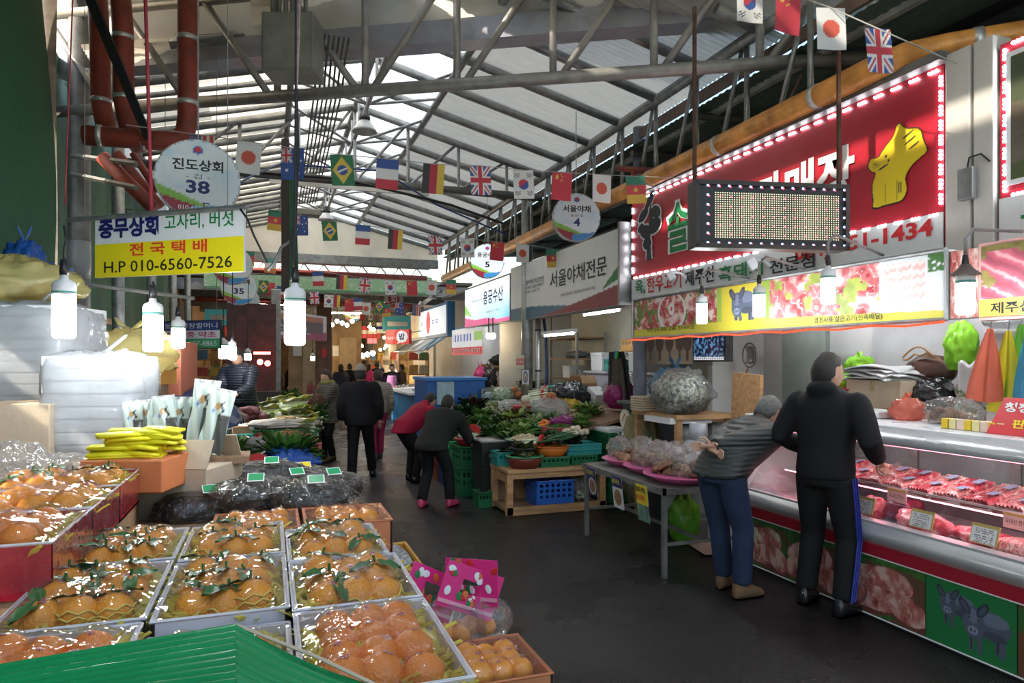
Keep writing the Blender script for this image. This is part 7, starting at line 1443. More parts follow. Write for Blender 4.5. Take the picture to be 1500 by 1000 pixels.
# napa cabbages, sweet potatoes and more
NAPA = [GREENS[2],mat('napa_white',(.66,.70,.50),.45,0,.15,8),GREENS[4]]
def napa(p,rz,label,s=1.0,mats=None):
    mb = MB(); rr = random.Random(hash(label) % 999 if 0 else len(label) * 7)
    for i in range(26):
        a = rr.uniform(0,6.28); q = .05 * s; leaf_mesh(mb,Vector((-.14 * s,cos(a) * q,.08 * s + sin(a) * q * .8)),(1,cos(a) * .18,sin(a) * .14),.34 * s * rr.uniform(.8,1.1),.13 * s,-.05,a,rr.randrange(3),6)
    mb.ball((0,0,.085 * s),(.17 * s,.085 * s,.08 * s),14,10,1); mb.v = [(x,y,max(0,z)) for x,y,z in mb.v]; o = obj('napa_cabbage',mb,mats or NAPA,None,True,loc=p,rot=(0,0,rz)); return tag(o,label,'vegetable','napa cabbages on the left stall')
for i,(px,py,z,rz) in enumerate(((395,625,.0,.4),(420,630,.0,-.4),(440,632,.0,.2),(400,612,.1,.2),(425,618,.12,.6),(385,640,.0,-.2),(408,598,.14,.1),(440,640,.02,-.6),(430,604,.2,.3),(395,606,.12,-.3))):
    p = LQ(px,py,z); napa(p,rz,['wrapped napa cabbage nearest the sweet potatoes','yellow leaved napa cabbage at the aisle','napa cabbage at the outer corner of the heap','napa cabbage on top at the left','napa cabbage on top of the heap centre','lowest napa cabbage by the brown board','small napa cabbage at the far top','yellow napa cabbage hanging toward the aisle','highest napa cabbage at the far end','upper napa cabbage behind the sweet potatoes'][i],1.15)
carton(tuple(LQ(372,640)),(.5,.7,.16),CARD,'brown carton tray under the sweet potatoes',.1,tape=False); lumps(LQ(360,615,.16),.27,26,(.05,.09,.05),'purple sweet potato in the brown carton',mat('sweet_potato',(.16,.045,.05),.6,0,.3,12),'sweet_potato',seed=21,group='sweet potatoes')
lumps(LQ(308,590,.2),.24,22,(.055,.055,.05),'red tomato in the far carton on the left',mat('tomato',(.62,.07,.03),.25,0,.1),'tomato',seed=22,group='tomatoes'); carton((LQ(308,592).x,LQ(308,592).y,.80),(.6,.6,.19),CARD,'carton under the tomatoes',0,tape=False)
mb = MB(); mb.box((-.45,6.8,1.0),(.03,1.7,.36),R=Matrix.Rotation(.25,3,'Y')); tag(obj('cardboard_divider',mb,CARD),'brown cardboard sheet leaning beside the vegetables','cardboard'); mb = MB(); mb.box((-.62,5.0,1.05),(.03,1.5,.42),R=Matrix.Rotation(.2,3,'Y')); tag(obj('cardboard_divider',mb,CARD),'brown cardboard sheet behind the seaweed packets','cardboard')
for i,(px,py,r,ms,lb) in enumerate(((445,600,.28,[GREENS[0]],'dark leafy greens past the napa cabbages'),(455,615,.26,[GREENS[0],GREENS[1]],'dark greens hanging over the aisle edge left'),(380,592,.26,[GREENS[1],GREENS[2]],'mixed greens in front of the vendor'),(420,588,.3,[GREENS[0],GREENS[1]],'far leafy heap beyond the vendor'),(340,580,.3,[GREENS[1]],'green cucumbers and leaves left of the vendor'),(320,575,.3,[GREENS[0]],'far dark greens near the tomatoes'))): leafy(LQ(px,py,.05),r,lb,ms,130,60 + i,.7,group=GL,lw=.3)
bag('plastic_bag',LQ(340,618,.02),(.2,.2,.16),BAGC,'clear bag beside the tomatoes',126,knot=False); bag('plastic_bag',LQ(318,640,.02),(.2,.2,.2),film('grey_film',(.6,.6,.6),.4,.8,10),'grey plastic wrapped packet leaning on the cardboard',127,knot=False)
for i,y in enumerate((4.4,5.1,5.8,6.5,7.2,7.9)): crate((.16,y,0),(.36,.58,.38),(CGRN,CNAV,CGRN,CBLU,CGRN,CNAV)[i],['nearest','second','third','fourth','fifth','farthest'][i] + ' crate under the left vegetable stand',rows=3,cols=6,group='crates under the left stand')
# white bulbs on the left
def cordup(p,h): return [p + Vector((0,0,min(.2,h * .7))),p + Vector((.008,0,h * .8)),p + Vector((0,0,h))]
for (px,py,d,r,L,lb) in ((94,432,3.0,.046,.19,'nearest white bulb over the foam stacks'),(224,462,3.4,.045,.18,'white bulb under the yellow banner'),(261,481,4.9,.045,.14,'white bulb before the herb banner'),(432,442,3.0,.044,.19,'largest white bulb hanging over the aisle edge')):
    p = P(px,py,d); bulb(p,r,L,lb,None,False,'bare bulbs over the left stalls',cord=cordup(p,(P(px,{94: 330,224: 412,261: 436}[px],d).z - p.z) if px < 400 else 2.6))
for (x,y,lb) in ((-.45,1.75,'bulb hanging above the orange boxes out of the picture'),(.22,.9,'bulb hanging above the green lid out of the picture')): bulb((x,y,2.75),.045,.19,lb,None,False,'bare bulbs over the left stalls',cord=cordup(Vector((x,y,2.75)),2.9))  # both bulbs are added out of view to light the fruit
for (px,py,d,lb) in ((327,506,8.2,'left bulb of the pair left of the vendor'),(340,508,8.6,'right bulb of the pair left of the vendor'),(363,518,11,'bulb behind the vendor'),(458,522,17,'bulb behind the walking women')): p = P(px,py,d); bulb(p,.05,.16 if d < 10 else .1,lb,None,False,'farther bulbs on the left',cord=cordup(p,1.6))
# ================================================================== bunting
def fl_ink(kind):
    R,W,B,G,Yl,K = (.52,.03,.05),(.72,.72,.70),(.03,.08,.30),(.02,.17,.07),(.70,.48,.06),(.03,.03,.03)
    def star(c,u,v,x,y,r,col): return paint(c,ell((u - x) * .72,v - y,0,0,r,r),col)
    def uk(c,u,v,x0,x1,y0,y1):
        a = (u - x0) / (x1 - x0); b = (v - y0) / (y1 - y0); i = (a >= 0) & (a <= 1) & (b >= 0) & (b <= 1); paint(c,i,B)
        d = np.minimum(np.abs(a - b),np.abs(a + b - 1)); paint(c,i & (d < .13),W); paint(c,i & (d < .045),R); paint(c,i & ((np.abs(a - .5) < .17) | (np.abs(b - .5) < .15)),W); paint(c,i & ((np.abs(a - .5) < .10) | (np.abs(b - .5) < .09)),R); return c
    def f(u,v):
        c = solid(u,W)
        if kind == 'jp': paint(c,ell(u * .72,v,.36,.5,.21,.21),(.60,.09,.05))
        elif kind == 'au':
            paint(c,u >= 0,B); uk(c,u,v,0,.48,.55,1)
            for (x,y,r) in ((.25,.3,.05),(.75,.85,.035),(.62,.55,.035),(.86,.6,.035),(.75,.2,.035),(.7,.4,.02)): star(c,u,v,x,y,r,W)
        elif kind == 'br': paint(c,u >= 0,G); paint(c,np.abs(u - .5) / .44 + np.abs(v - .5) / .44 < 1,Yl); e = ell(u * .72,v,.36,.5,.165,.165); paint(c,e,B); paint(c,e & (np.abs(v - .5 - .3 * (u - .5)) < .03),W)
        elif kind == 'fr': paint(c,v > .67,B); paint(c,v < .34,R)
        elif kind == 'ie': paint(c,v > .67,(.1,.35,.3)); paint(c,v < .34,(.65,.22,.06))
        elif kind == 'de': paint(c,u < .33,K); paint(c,(u >= .33) & (u < .67),(.45,.02,.05)); paint(c,u >= .67,Yl)
        elif kind == 'uk': uk(c,u,v,0,1,0,1)
        elif kind == 'kr':
            e = ell(u * .72,v,.36,.5,.18,.18); paint(c,e,R); paint(c,e & (v < .5 + .08 * np.sin((u - .5) * 12)),B)
            for (x,y) in ((.2,.82),(.8,.82),(.2,.18),(.8,.18)): paint(c,(np.abs(u - x) < .13) & (np.abs(v - y) < .075) & (np.sin((v - y) * 90 + (x - .5) * (u - x) * 120) > .1),K)
        elif kind == 'cn':
            paint(c,u >= 0,(.56,.03,.05)); star(c,u,v,.25,.82,.07,Yl)
            for (x,y) in ((.45,.92),(.52,.84),(.52,.74),(.44,.68)): star(c,u,v,x,y,.025,Yl)
        elif kind == 'cm': paint(c,v > .67,(.03,.20,.12)); paint(c,(v > .34) & (v <= .67),(.55,.06,.07)); paint(c,v <= .34,(.66,.42,.06)); star(c,u,v,.5,.5,.08,Yl)
        elif kind == 'us': paint(c,(np.floor(u * 7.5).astype(int) % 2) == 0,(.60,.06,.05)); k = (u < .55) & (v > .45) | (u < .35); k = (u < .5); paint(c,k,(.10,.10,.22)); paint(c,k & (np.sin(u * 60) > .4) & (np.sin(v * 50) > .3),(.4,.4,.45))
        return c * .97 + .02
    return f
FLG = {}; FLAGM = None
def flag(kind,p,w,h,rz,label,tilt=0.0):
    if kind not in FLG:
        n = 40 if kind in ('uk','kr','br','au') else 26
        m = print_mat('flag_cloth',.7)
        o = printed('bunting_flag',(-.5,0,-1),(1,0,0),(0,0,1),n,n,fl_ink(kind),None,m,warp=lambda u,v: .05 * np.sin(u * 6 + 1) * (1 - v) + .03 * np.sin(v * 5),loc=p); FLG[kind] = o
    else: o = inst(FLG[kind],'bunting_flag')
    o.location = p; o.rotation_euler = (0,tilt,rz); o.scale = (w,h * .3,h); return tag(o,label,'flag','bunting flags')
NM = dict(jp='white flag with a red disc',au='blue flag with stars and a corner cross',br='green flag with a yellow diamond',fr='blue, white and red striped flag',ie='green, white and orange striped flag',de='black, red and yellow striped flag',uk='blue flag with red and white crosses',kr='white flag with a red and blue roundel',cn='red flag with yellow stars',cm='green, red and yellow striped flag',us='flag of red stripes with a dark corner')
def string(name,flags,dfun,wh,side):
    pts = [P(px,py - 20 * wh / .27 * .5,dfun(px)) for (k,px,py) in flags]
    W_ = wh * .76
    tops = []
    for i,(k,px,py) in enumerate(flags):
        c = P(px,py,dfun(px)); tp = c + Vector((0,0,wh / 2)); tops.append(tp)
        flag(k,tp,W_ * .95,wh,-YAW * .4 + .12 * sin(i * 2.3),NM[k] + ' on the ' + name + (', ' + side[i] if i in side else ''),.08 * sin(i * 1.7))
    a = tops[0] + (tops[0] - tops[1]) * 1.5; b = tops[-1] + (tops[-1] - tops[-2]) * 1.5
    mb = MB(); mb.tube([a] + tops + [b],.004,4); tag(obj('bunting_string',mb,mat('pale_string',(.4,.4,.38),.8,0,0)),'thin string of the ' + name,'string')
lin = lambda x0,d0,x1,d1: (lambda px: lerp(d0,d1,(px - x0) / (x1 - x0)))
string('nearest bunting line',[('us',296,222),('jp',366,231),('au',428,240),('br',500,249),('fr',568,255),('de',636,262),('uk',703,264),('kr',766,270),('cn',824,273),('jp',882,276),('cm',930,278)],lin(296,5.9,930,7.1),.285,{1: 'left',9: 'right end'})
string('second bunting line',[('br',350,318),('cm',405,323),('au',440,330),('br',482,338),('fr',532,344),('de',580,351),('uk',637,359),('kr',684,363),('cn',729,368),('jp',766,371),('cm',809,378)],lin(350,9.3,809,10.6),.285,{0: 'at its left end',1: 'near its left end',3: 'fourth along',10: 'at its right end'})
string('third bunting line',[('cm',364,379),('ie',397,389),('br',425,399),('fr',465,408),('de',501,413),('uk',535,418),('kr',571,421),('cn',603,422),('jp',633,421),('cm',661,420)],lin(364,12.5,661,13.5),.28,{0: 'at its left end',9: 'at its right end'})
string('fourth bunting line',[('br',386,420),('cn',396,423),('fr',412,428),('uk',460,436),('kr',482,441),('de',492,441),('cn',511,447),('fr',524,445),('jp',537,452),('br',556,449),('cm',565,455),('au',585,452),('us',611,454)],lin(386,15.2,611,16.5),.285,{0: 'at its left end',1: 'near its left end',2: 'third from its left end',6: 'in its middle',7: 'in its middle',9: 'right of its middle'})
string('short far bunting line',[('cn',531,464),('kr',544,464),('uk',560,465),('br',547,474),('au',563,474)],lin(531,24,563,24),.24,{})
string('bunting line near the LED sign',[('kr',1098,4),('cn',1156,20),('jp',1217,42),('uk',1286,74)],lin(1098,4.7,1286,4.2),.27,{})
# ================================================================== things up in the roof
HB = mat('white_lamp_reflector',(.6,.62,.62),.35,.2,.1)
for (px,py,d,lb) in ((534,186,9.3,'nearer white high bay lamp hanging from the ridge'),(478,318,14.2,'farther high bay lamp hanging from the ridge')):
    p = P(px,py,d); t = thing('high_bay_lamp',lb,'lamp',p - Vector((0,0,.08)),group='high bay lamps')
    mb = MB(); mb.lathe([(.05,.10),(.09,.06),(.15,-.03),(.17,-.07),(.165,-.07),(.14,-.03),(.0,.05)],20,p); obj('reflector',mb,HB,t,True); mb = MB(); mb.lathe([(.0,.22),(.06,.21),(.08,.12),(.07,.08),(0,.08)],14,p); obj('ballast',mb,BLACKP,t); mb = MB(); mb.cyl(p + Vector((0,0,.2)),(p.x,p.y,roofz(p.x) - .02),.008,n=5); obj('chain',mb,STEEL,t)
p = P(430,72,6.2); jb = thing('junction_box','large grey steel junction box on the front truss','box',p - Vector((0,0,.26))); Rm = Matrix.Rotation(-.35,3,'Z'); mb = MB(); mb.box(p,(.46,.34,.52),R=Rm); obj('cabinet',mb,mat('grey_box_paint',(.22,.22,.19),.6,.2,.2),jb,bev=.01); mb = MB(); mb.box(p + Rm @ Vector((0,-.172,0)),(.42,.008,.48),R=Rm); obj('cover',mb,mat('grey_box_paint2',(.25,.25,.22),.6,.2,.2),jb)
for i in range(4): mb = MB(); q = p + Rm @ Vector(((-.19,.19)[i % 2],-.177,(-.22,.22)[i // 2])); mb.ball(q,.008,6,4); obj('screw',mb,STEEL,jb)
for i in range(6): mb = MB(); mb.cyl(p + Rm @ Vector((-.19 + i * .06,0,.26)),p + Rm @ Vector((-.19 + i * .06,.0,1.0)),.02,n=7); obj('conduit_stub',mb,STEELD,jb)
cb_ = thing('conduit_bundle','bundle of thin parallel steel conduits running along the roof','conduits',(.6,7,4.4))
for i in range(7): x = .44 + i * .045; mb = MB(); mb.tube([(x,6.6,4.75),(x,6.95,4.70),(x,7.3,4.5),(x + .02,9,4.48),(x + .05,12.6,4.47)],.011,6); obj('conduit',mb,STEELD,cb_)
for y in (8.2,10.4,12.3): mb = MB(); mb.box((.6,y,4.51),(.4,.03,.03)); obj('clamp',mb,STEEL,cb_)
mb = MB(); q = P(446,312,12.6); mb.box(q,(.55,.3,.12)); tag(obj('cable_box',mb,mat('grey_box_paint',(.22,.22,.19)),bev=.02),'flat grey cable box at the end of the conduits','box')
q0 = P(418,150,9.0); t = thing('green_wrapped_post','dark post with a green strip hanging in the middle of the roof','post',(q0.x,q0.y,2.0))
mb = MB(); mb.box((q0.x,q0.y,3.6),(.10,.10,2.0)); obj('post',mb,mat('dark_wood_post',(.05,.04,.035),.8,0,.3),t); mb = MB(); mb.sheet(lambda u,v: (q0.x + .05 + .12 * u * (1 - v) ** .5,q0.y - .06,2.75 + 1.75 * v),3,8); obj('green_strip',mb,NETG,t)
t = thing('hanging_rope','pale twisted rope with a dark lower end before the junction box','rope',P(434,430,3.05)); mb = MB(); mb.tube([P(439,-40,3.05),P(437,60,3.05),P(434,130,3.05)],.008,6); obj('rope',mb,mat('pink_rope',(.4,.27,.25),.9,0,.3,60),t); mb = MB(); mb.tube([P(434,130,3.05),P(435,230,3.05),P(432,330,3.05),P(428,355,3.05),P(433,400,3.05)],[.008,.013,.009,.014,.008],6); obj('taped_end',mb,WIRE,t); mb = MB(); mb.tube([P(430,350,3.05),P(412,362,3.05),P(402,385,3.05),P(392,396,3.05)],.007,6); obj('foil_cable',mb,STEEL,t)
for (nm,lb,pts,r,m) in (('sagging_cable','black cable sagging under the second truss to the right post',[P(340,250,9.6),P(500,262,10),P(600,285,10.2),P(660,300,10.6),P(745,330,11)],.02,WIRE),('sagging_cable','blue cable looping from the left pipe to the second truss',[P(250,330,6.5),P(300,300,7),P(360,262,8.5),P(410,240,9.5),P(560,250,10),P(640,300,10.5),P(745,345,11)],.014,BLUEC),('sagging_cable','black cable curving beside the yellow banner',[P(352,306,4.4),P(362,320,4.4),P(372,345,4.4),P(392,385,4.4)],.007,WIRE)):
    t = thing(nm,lb,'cable',pts[0]); mb = MB(); mb.tube(pts,r,6); obj('cable',mb,m,t,True)
# red pipes and post on the left
rp = thing('red_pipe_riser','vertical red pipe turning into a horizontal run on the left','pipe',(-.8,6.94,3.6)); c = P(275,210,6.35)
def elbow(pts): return pts
mb = MB(); mb.tube([c + Vector((0,0,2.0)),c + Vector((0,0,.25)),c + Vector((-.02,0,.1)),c + Vector((-.09,.0,.02)),c + Vector((-.22,0,0)),c + Vector((-.85,.05,.0))],.088,14); obj('pipe',mb,REDPIPE,rp,True)
for z in (.35,.95,1.55): mb = MB(); mb.cyl(c + Vector((0,0,z)),c + Vector((0,0,z + .045)),.094,n=14); obj('band',mb,BAND,rp,True)
for x in (-.35,-.7): mb = MB(); mb.cyl(c + Vector((x,.02,0)),c + Vector((x - .04,.02,0)),.094,n=14); obj('band',mb,BAND,rp,True)
for (pxs,d,lb,bands) in (([(140,-60),(146,60),(148,150),(155,185)],6.6,'leftmost red pipe coming down beside the green net',(145,)),([(172,-60),(180,40),(182,150),(190,190),(210,215)],6.3,'second red pipe with silver bands beside the wires',(52,140))):
    t = thing('red_pipe',lb,'pipe',P(pxs[-1][0],pxs[-1][1],d),group='red pipes on the left'); mb = MB(); mb.tube([P(x,y,d) for (x,y) in pxs],.088,14); obj('pipe',mb,REDPIPE,t,True)
    for y in bands: x = np.interp(y,[q[1] for q in pxs],[q[0] for q in pxs]); mb = MB(); mb.cyl(P(x,y,d),P(x,y + 6,d),.094,n=14); obj('band',mb,BAND,t,True)
for (a,b,d,r,lb) in (((150,230),(225,305),6.9,.07,'slanting red pipe under the horizontal run'),((172,225),(235,302),7.3,.05,'thinner slanting red pipe behind it'),((195,225),(230,280),7.6,.04,'thinnest slanting red pipe')): t = thing('slanting_pipe',lb,'pipe',P(*b,d)); mb = MB(); mb.cyl(P(*a,d),P(*b,d),r,n=12); obj('pipe',mb,REDPIPE,t,True)
q = P(116,400,7.2); t = thing('wall_post','thick dark steel post at the edge of the green net','post',(q.x,q.y,0)); mb = MB(); mb.cyl((q.x,q.y,0),(q.x,q.y,5.6),.105,n=14); obj('shaft',mb,STEELD,t,True); mb = MB(); mb.lathe([(.11,2.55),(.115,2.75),(.11,2.95)],14,(q.x,q.y,0)); obj('tape_wrap',mb,BAGW,t,True)
for (a,b) in (((105,228),(200,240)),((105,255),(200,275))): mb = MB(); mb.cyl(P(*a,7.0),P(*b,6.8),.03,n=6); obj('bracket',mb,STEELD,t)
for (nm,lb,a,b,d1,d2,r,m) in (('shelf_bar','horizontal steel bar crossing behind the nearest bulb',(-60,392),(285,437),4.6,4.9,.014,STEELD),('red_strap','long red strap hanging to the yellow banner',(212,-40),(222,308),4.75,4.75,.012,mat('red_strap',(.45,.05,.08),.6,0,.1)),('thin_red_cord','thin red cord hanging left of the pipes',(108,-40),(95,300),4.9,4.9,.005,mat('red_strap',(.45,.05,.08))),('grey_conduit_run','slanting grey conduit with black wires over the red pipes',(118,-40),(218,200),5.9,6.1,.03,STEELD)): t = thing(nm,lb,'bar',P(*b,d2)); mb = MB(); mb.cyl(P(*a,d1),P(*b,d2),r,n=8); obj('bar',mb,m,t,True)
for i in range(4): mb = MB(); mb.tube([P(110 + i * 4,-40,5.8),P(165 + i * 4,90,5.9),P(214 + i * 3,205,6.0)],.012,5); tag(obj('black_wire',mb,WIRE),['lowest','second','third','highest'][i] + ' black wire along the grey conduit','wire','black wires along the conduit')
for x in (-1.75,):
    for y in (9.5,12,14.5,17): t = thing('steel_post',['nearest','second','third','last'][int((y - 9.5) / 2.5)] + ' grey post along the left row','post',(x,y,0)); mb = MB(); mb.cyl((x,y,0),(x,y,4.66),.07,n=10); obj('shaft',mb,STEEL,t,True)

# ================================================================== the far end of the market
FY = 46
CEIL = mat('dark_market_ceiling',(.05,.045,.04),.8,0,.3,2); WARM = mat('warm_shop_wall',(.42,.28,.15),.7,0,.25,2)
fe = thing('ceiling',kind='structure',loc=(1.2,30,4))
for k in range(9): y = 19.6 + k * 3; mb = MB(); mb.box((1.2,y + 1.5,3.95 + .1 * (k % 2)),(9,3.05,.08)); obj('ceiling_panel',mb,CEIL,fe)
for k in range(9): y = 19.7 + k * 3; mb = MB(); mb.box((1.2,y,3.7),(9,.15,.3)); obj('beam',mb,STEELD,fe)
wb = thing('wall_back',kind='structure',loc=(1.2,FY,0)); mb = MB(); mb.box((1.2,FY,2),(11,.2,4.2)); obj('wall_section',mb,WARM,wb)
wl2 = thing('wall_left',kind='structure',loc=(-2.6,30,0))
for k in range(7): y = 18 + k * 4; mb = MB(); mb.box((-2.6,y + 2,2),(.15,3.95,4)); obj('wall_section',mb,(WARM,mat('brown_shop_wall',(.16,.09,.06),.8,0,.3),WARM)[k % 3],wl2)
wr2 = thing('wall_right',kind='structure',loc=(5.6,34,0))
for k in range(6): y = 24 + k * 3.7; mb = MB(); mb.box((5.6,y + 1.8,2),(.15,3.65,4)); obj('wall_section',mb,(WALLW,WARM)[k % 2],wr2)
# green fascia and crossing pipes beyond the gable
t = thing('green_fascia','long pale green fascia panel with white curls beyond the roof','panel',(1.4,19.3,3.6))
def curl(u,v):
    c = solid(u,(.20,.34,.20)); n = fbm(u * 9,v,3,4); k = (np.abs(np.sin(n * 16)) < .22) & (v < .85); paint(c,k,(.34,.45,.33)); paint(c,v < .14,(.07,.17,.09)); return c
printed('panel_print',(-1.6,19.28,3.55),(6.0,0,0),(0,0,.52),200,20,curl,t); mb = MB(); mb.box((1.4,19.33,3.81),(6.0,.08,.52)); obj('panel_body',mb,mat('fascia_back',(.12,.2,.12),.6,0,.1),t)
for (y,z,lb) in ((18.6,4.0,'rusty orange pipe crossing above the green fascia'),(20.2,3.35,'rusty orange pipe crossing below the green fascia')): t = thing('cross_pipe',lb,'pipe',(1.2,y,z)); mb = MB(); mb.cyl((-2.2,y,z),(4.1,y,z - .05),.075,n=10); obj('pipe',mb,REDPIPE,t,True)
tr = thing('lattice_girder','lattice girder crossing under the cream gable','girder',(1.2,18.5,4.0))
for z in (4.02,4.24): mb = MB(); mb.cyl((-1.9,18.75,z + (.0 if z > 4.1 else -.1)),(4.2,18.75,z + (.0 if z > 4.1 else -.1)),.03,n=6); obj('chord',mb,STEEL,tr)
for k in range(12): x = -1.9 + k * .5; mb = MB(); mb.cyl((x,18.75,3.92),(x + .25,18.75,4.24),.02,n=5); obj('web',mb,STEEL,tr); mb = MB(); mb.cyl((x + .25,18.75,4.24),(x + .5,18.75,3.92),.02,n=5); obj('web',mb,STEEL,tr)
# left row signs far away
p0 = P(378,493,14.2); p1 = P(478,496,17.5); Xv = p1 - p0; Xv.z = 0; s_ = thing('shoe_shop_sign','white and green sign board with a dark panel beyond the vendor','sign',p0 + Xv / 2); Zv = Vector((0,0,.62))
def shoe(u,v):
    c = solid(u,(.58,.58,.58)); paint(c,(u < .3) & (v < .5 - u * 1.6),(.10,.3,.08)); paint(c,v < .10 + .25 * u * u,(.3,.05,.12)); paint(c,(u > .2) & (u < .95) & (v > .25) & (v < .8),(.06,.06,.07)); paint(c,(u > .2) & (u < .95) & (v > .72) & (v < .92),(.40,.12,.05)); return c
printed('sign_print',p0,Xv,Zv,60,30,shoe,s_); text('신발 가게',K_WHT,s_,p0 + Xv * .26 + Zv * .32,Xv * .4,Zv * .24); mb = MB(); mb.box(p0 + Xv / 2 + Zv / 2 + Vector((-.05,.1,0)),(Xv.length,.15,.62),R=Matrix.Rotation(math.atan2(Xv.y,Xv.x),3,'Z')); obj('sign_box',mb,STEEL,s_)
q = P(404,560,14.5); t = thing('silver_pillar','silver pillar between the red lit stall and the wooden shop','pillar',(q.x,q.y,0)); mb = MB(); mb.box((q.x,q.y,1.6),(.2,.2,3.2)); obj('shaft',mb,STEEL,t,bev=.02); mb = MB(); mb.box((q.x,q.y,.05),(.3,.3,.1)); obj('base',mb,STEELD,t)
q = P(474,560,20); t = thing('timber_pillar','thick brown timber pillar in the far market','pillar',(q.x,q.y,0)); mb = MB(); mb.box((q.x,q.y,1.9),(.42,.42,3.8)); obj('shaft',mb,mat('brown_timber',(.14,.07,.04),.7,0,.3),t); mb = MB(); mb.box((q.x,q.y - .22,1.9),(.12,.03,.25)); obj('notice',mb,K_RED,t)
for (a,d,w,lb) in (((455,600),21,1.3,'pale wooden shop front left of the timber pillar'),((505,600),23,1.1,'pale wooden door panel right of the timber pillar')): q = P(*a,d); t = thing('wooden_shop',lb,'shop front',(q.x,q.y,0)); mb = MB(); mb.box((q.x,q.y,1.5),(w,.12,3.0)); obj('panel',mb,WARM,t); mb = MB(); mb.box((q.x + .1,q.y - .07,1.5),(w * .5,.04,1.9)); obj('door_leaf',mb,mat('pale_door',(.56,.42,.26),.6,0,.15),t); mb = MB(); mb.box((q.x - w * .3,q.y - .08,2.0),(.25,.03,.35)); obj('notice',mb,K_WHT,t)
rs = thing('red_lit_stall','stall glowing red left of the silver pillar','stall',P(376,600,13)); q = P(376,600,13); mb = MB(); mb.box((q.x - .1,q.y + .4,1.4),(.9,.06,2.8)); obj('back_panel',mb,mat('dark_red_panel',(.07,.03,.03),.6,0,.5,6),rs); mb = MB(); mb.box((q.x,q.y,.55),(.9,.5,1.1)); obj('counter',mb,mat('dark_counter',(.05,.045,.04)),rs)
for i in range(2): mb = MB(); mb.ball(P(381 + i * 11,530 + i * 2,12.8),.055,8,6); obj('red_lamp',mb,glow('red_lamp',(1,.12,.1),14),rs)
mb = MB(); mb.box(P(384,517,12.9),(.3,.05,.05)); obj('red_tube',mb,glow('red_lamp',(1,.12,.1),14),rs)
# warm lamps far away
WB = glow('warm_bulb',(1,.72,.38),130); CB = glow('cool_bulb',(.95,.97,1),40)
rr = random.Random(5); w0 = None
for i in range(46):
    px = rr.uniform(462,600); py = rr.uniform(478,512) if i % 3 else rr.uniform(540,556); d = rr.uniform(22,40); p = P(px,py,d); mb = MB()
    if w0 is None: mb.ball((0,0,0),.055,8,6); w0 = obj('warm_lamp',mb,WB,None,loc=p); tag(w0,'small warm lamp glowing in the far market','lamp','warm lamps in the far market')
    else: w_ = inst(w0,'warm_lamp',None,loc=p,label='small warm lamp glowing in the far market',cat='lamp',group='warm lamps in the far market'); mb = MB(); mb.cyl((0,0,.05),(0,0,3.98 - p.z),.005,n=3); c = obj('cord',mb,WIRE,None,loc=(0,0,0)); c.parent = w_
for i,(px,py) in enumerate(((531,521),(538,519),(546,517))): p = P(px,py,24); mb = MB(); mb.ball((0,0,0),.09,10,8); o = obj('round_lamp',mb,CB,None,loc=p); tag(o,['left','middle','right'][i] + ' of three round white lamps over the far crowd','lamp','round white lamps'); mb = MB(); mb.cyl((0,0,.08),(0,0,3.9 - p.z),.006,n=4); c = obj('cord',mb,WIRE,None,loc=(0,0,0)); c.parent = o
q = P(494,470,21); t = thing('cluster_lamp','cluster of round ceiling lamps beyond the bunting','lamp',q)
for i in range(7): mb = MB(); mb.ball(q + Vector((-.45 + i * .15,.05 * (i % 2),-.06 * (i % 3))),.07,8,6); obj('globe',mb,glow('cool_globe',(.95,.97,1),5),t)
mb = MB(); mb.cyl(q,q + Vector((0,0,1.0)),.015,n=5); obj('stem',mb,STEELD,t)
rr = random.Random(12)
for i in range(12):
    side = i % 2; d = 21 + i * 1.7; X = -1.35 if side == 0 else 4.0; u = ((X / d) - .3346) / .9424; p = P(750 + u * 1000,500,d); z = rr.uniform(2.55,3.0); w = rr.uniform(.7,1.2); hgt = rr.uniform(.35,.55); cn,cc = [('teal',(.05,.25,.25)),('cream',(.6,.55,.42)),('red',(.5,.05,.05)),('sky blue',(.2,.4,.6)),('orange',(.65,.28,.06)),('white',(.65,.66,.66))][i // 2]
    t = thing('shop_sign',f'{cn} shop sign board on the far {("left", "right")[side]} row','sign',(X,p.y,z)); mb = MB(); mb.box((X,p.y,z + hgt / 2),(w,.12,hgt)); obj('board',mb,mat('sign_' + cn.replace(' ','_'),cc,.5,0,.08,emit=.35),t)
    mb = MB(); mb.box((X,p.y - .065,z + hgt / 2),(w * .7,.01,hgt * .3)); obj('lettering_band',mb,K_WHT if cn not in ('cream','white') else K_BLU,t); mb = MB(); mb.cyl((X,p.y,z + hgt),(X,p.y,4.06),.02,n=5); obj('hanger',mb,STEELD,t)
    t = thing('goods_shelf',f'{("left", "right")[side]} row shelf of boxed goods under the far {cn} sign','shelf',(X - .5 + side,p.y + .3,0))
    xx = X - .6 if side == 0 else X + .6
    for k in range(3): mb = MB(); mb.box((xx,p.y + .4,.7 + k * .5),(1.0,.4,.03)); obj('shelf',mb,WOODL,t)
    for s in (-1,1): mb = MB(); mb.box((xx + s * .5,p.y + .4,.95),(.05,.4,1.9)); obj('upright',mb,WOODL,t)
    for k in range(9):
        c = rr.choice([(.5,.3,.1),(.5,.08,.06),(.1,.25,.4),(.6,.55,.45),(.15,.3,.12),(.6,.45,.08)]); mb = MB(); hh = rr.uniform(.15,.32); mb.box((xx - .36 + (k % 3) * .36,p.y + .36,.715 + (k // 3) * .5 + hh / 2),(.28,.3,hh)); tag(obj('goods_box',mb,mat('goods_%d%d%d' % tuple(int(q * 100) for q in c),c,.6,0,.2)),'small packed box on the shelf under the far ' + cn + ' sign, ' + ('left','right')[side] + ' row','box','boxes on the far shelves')
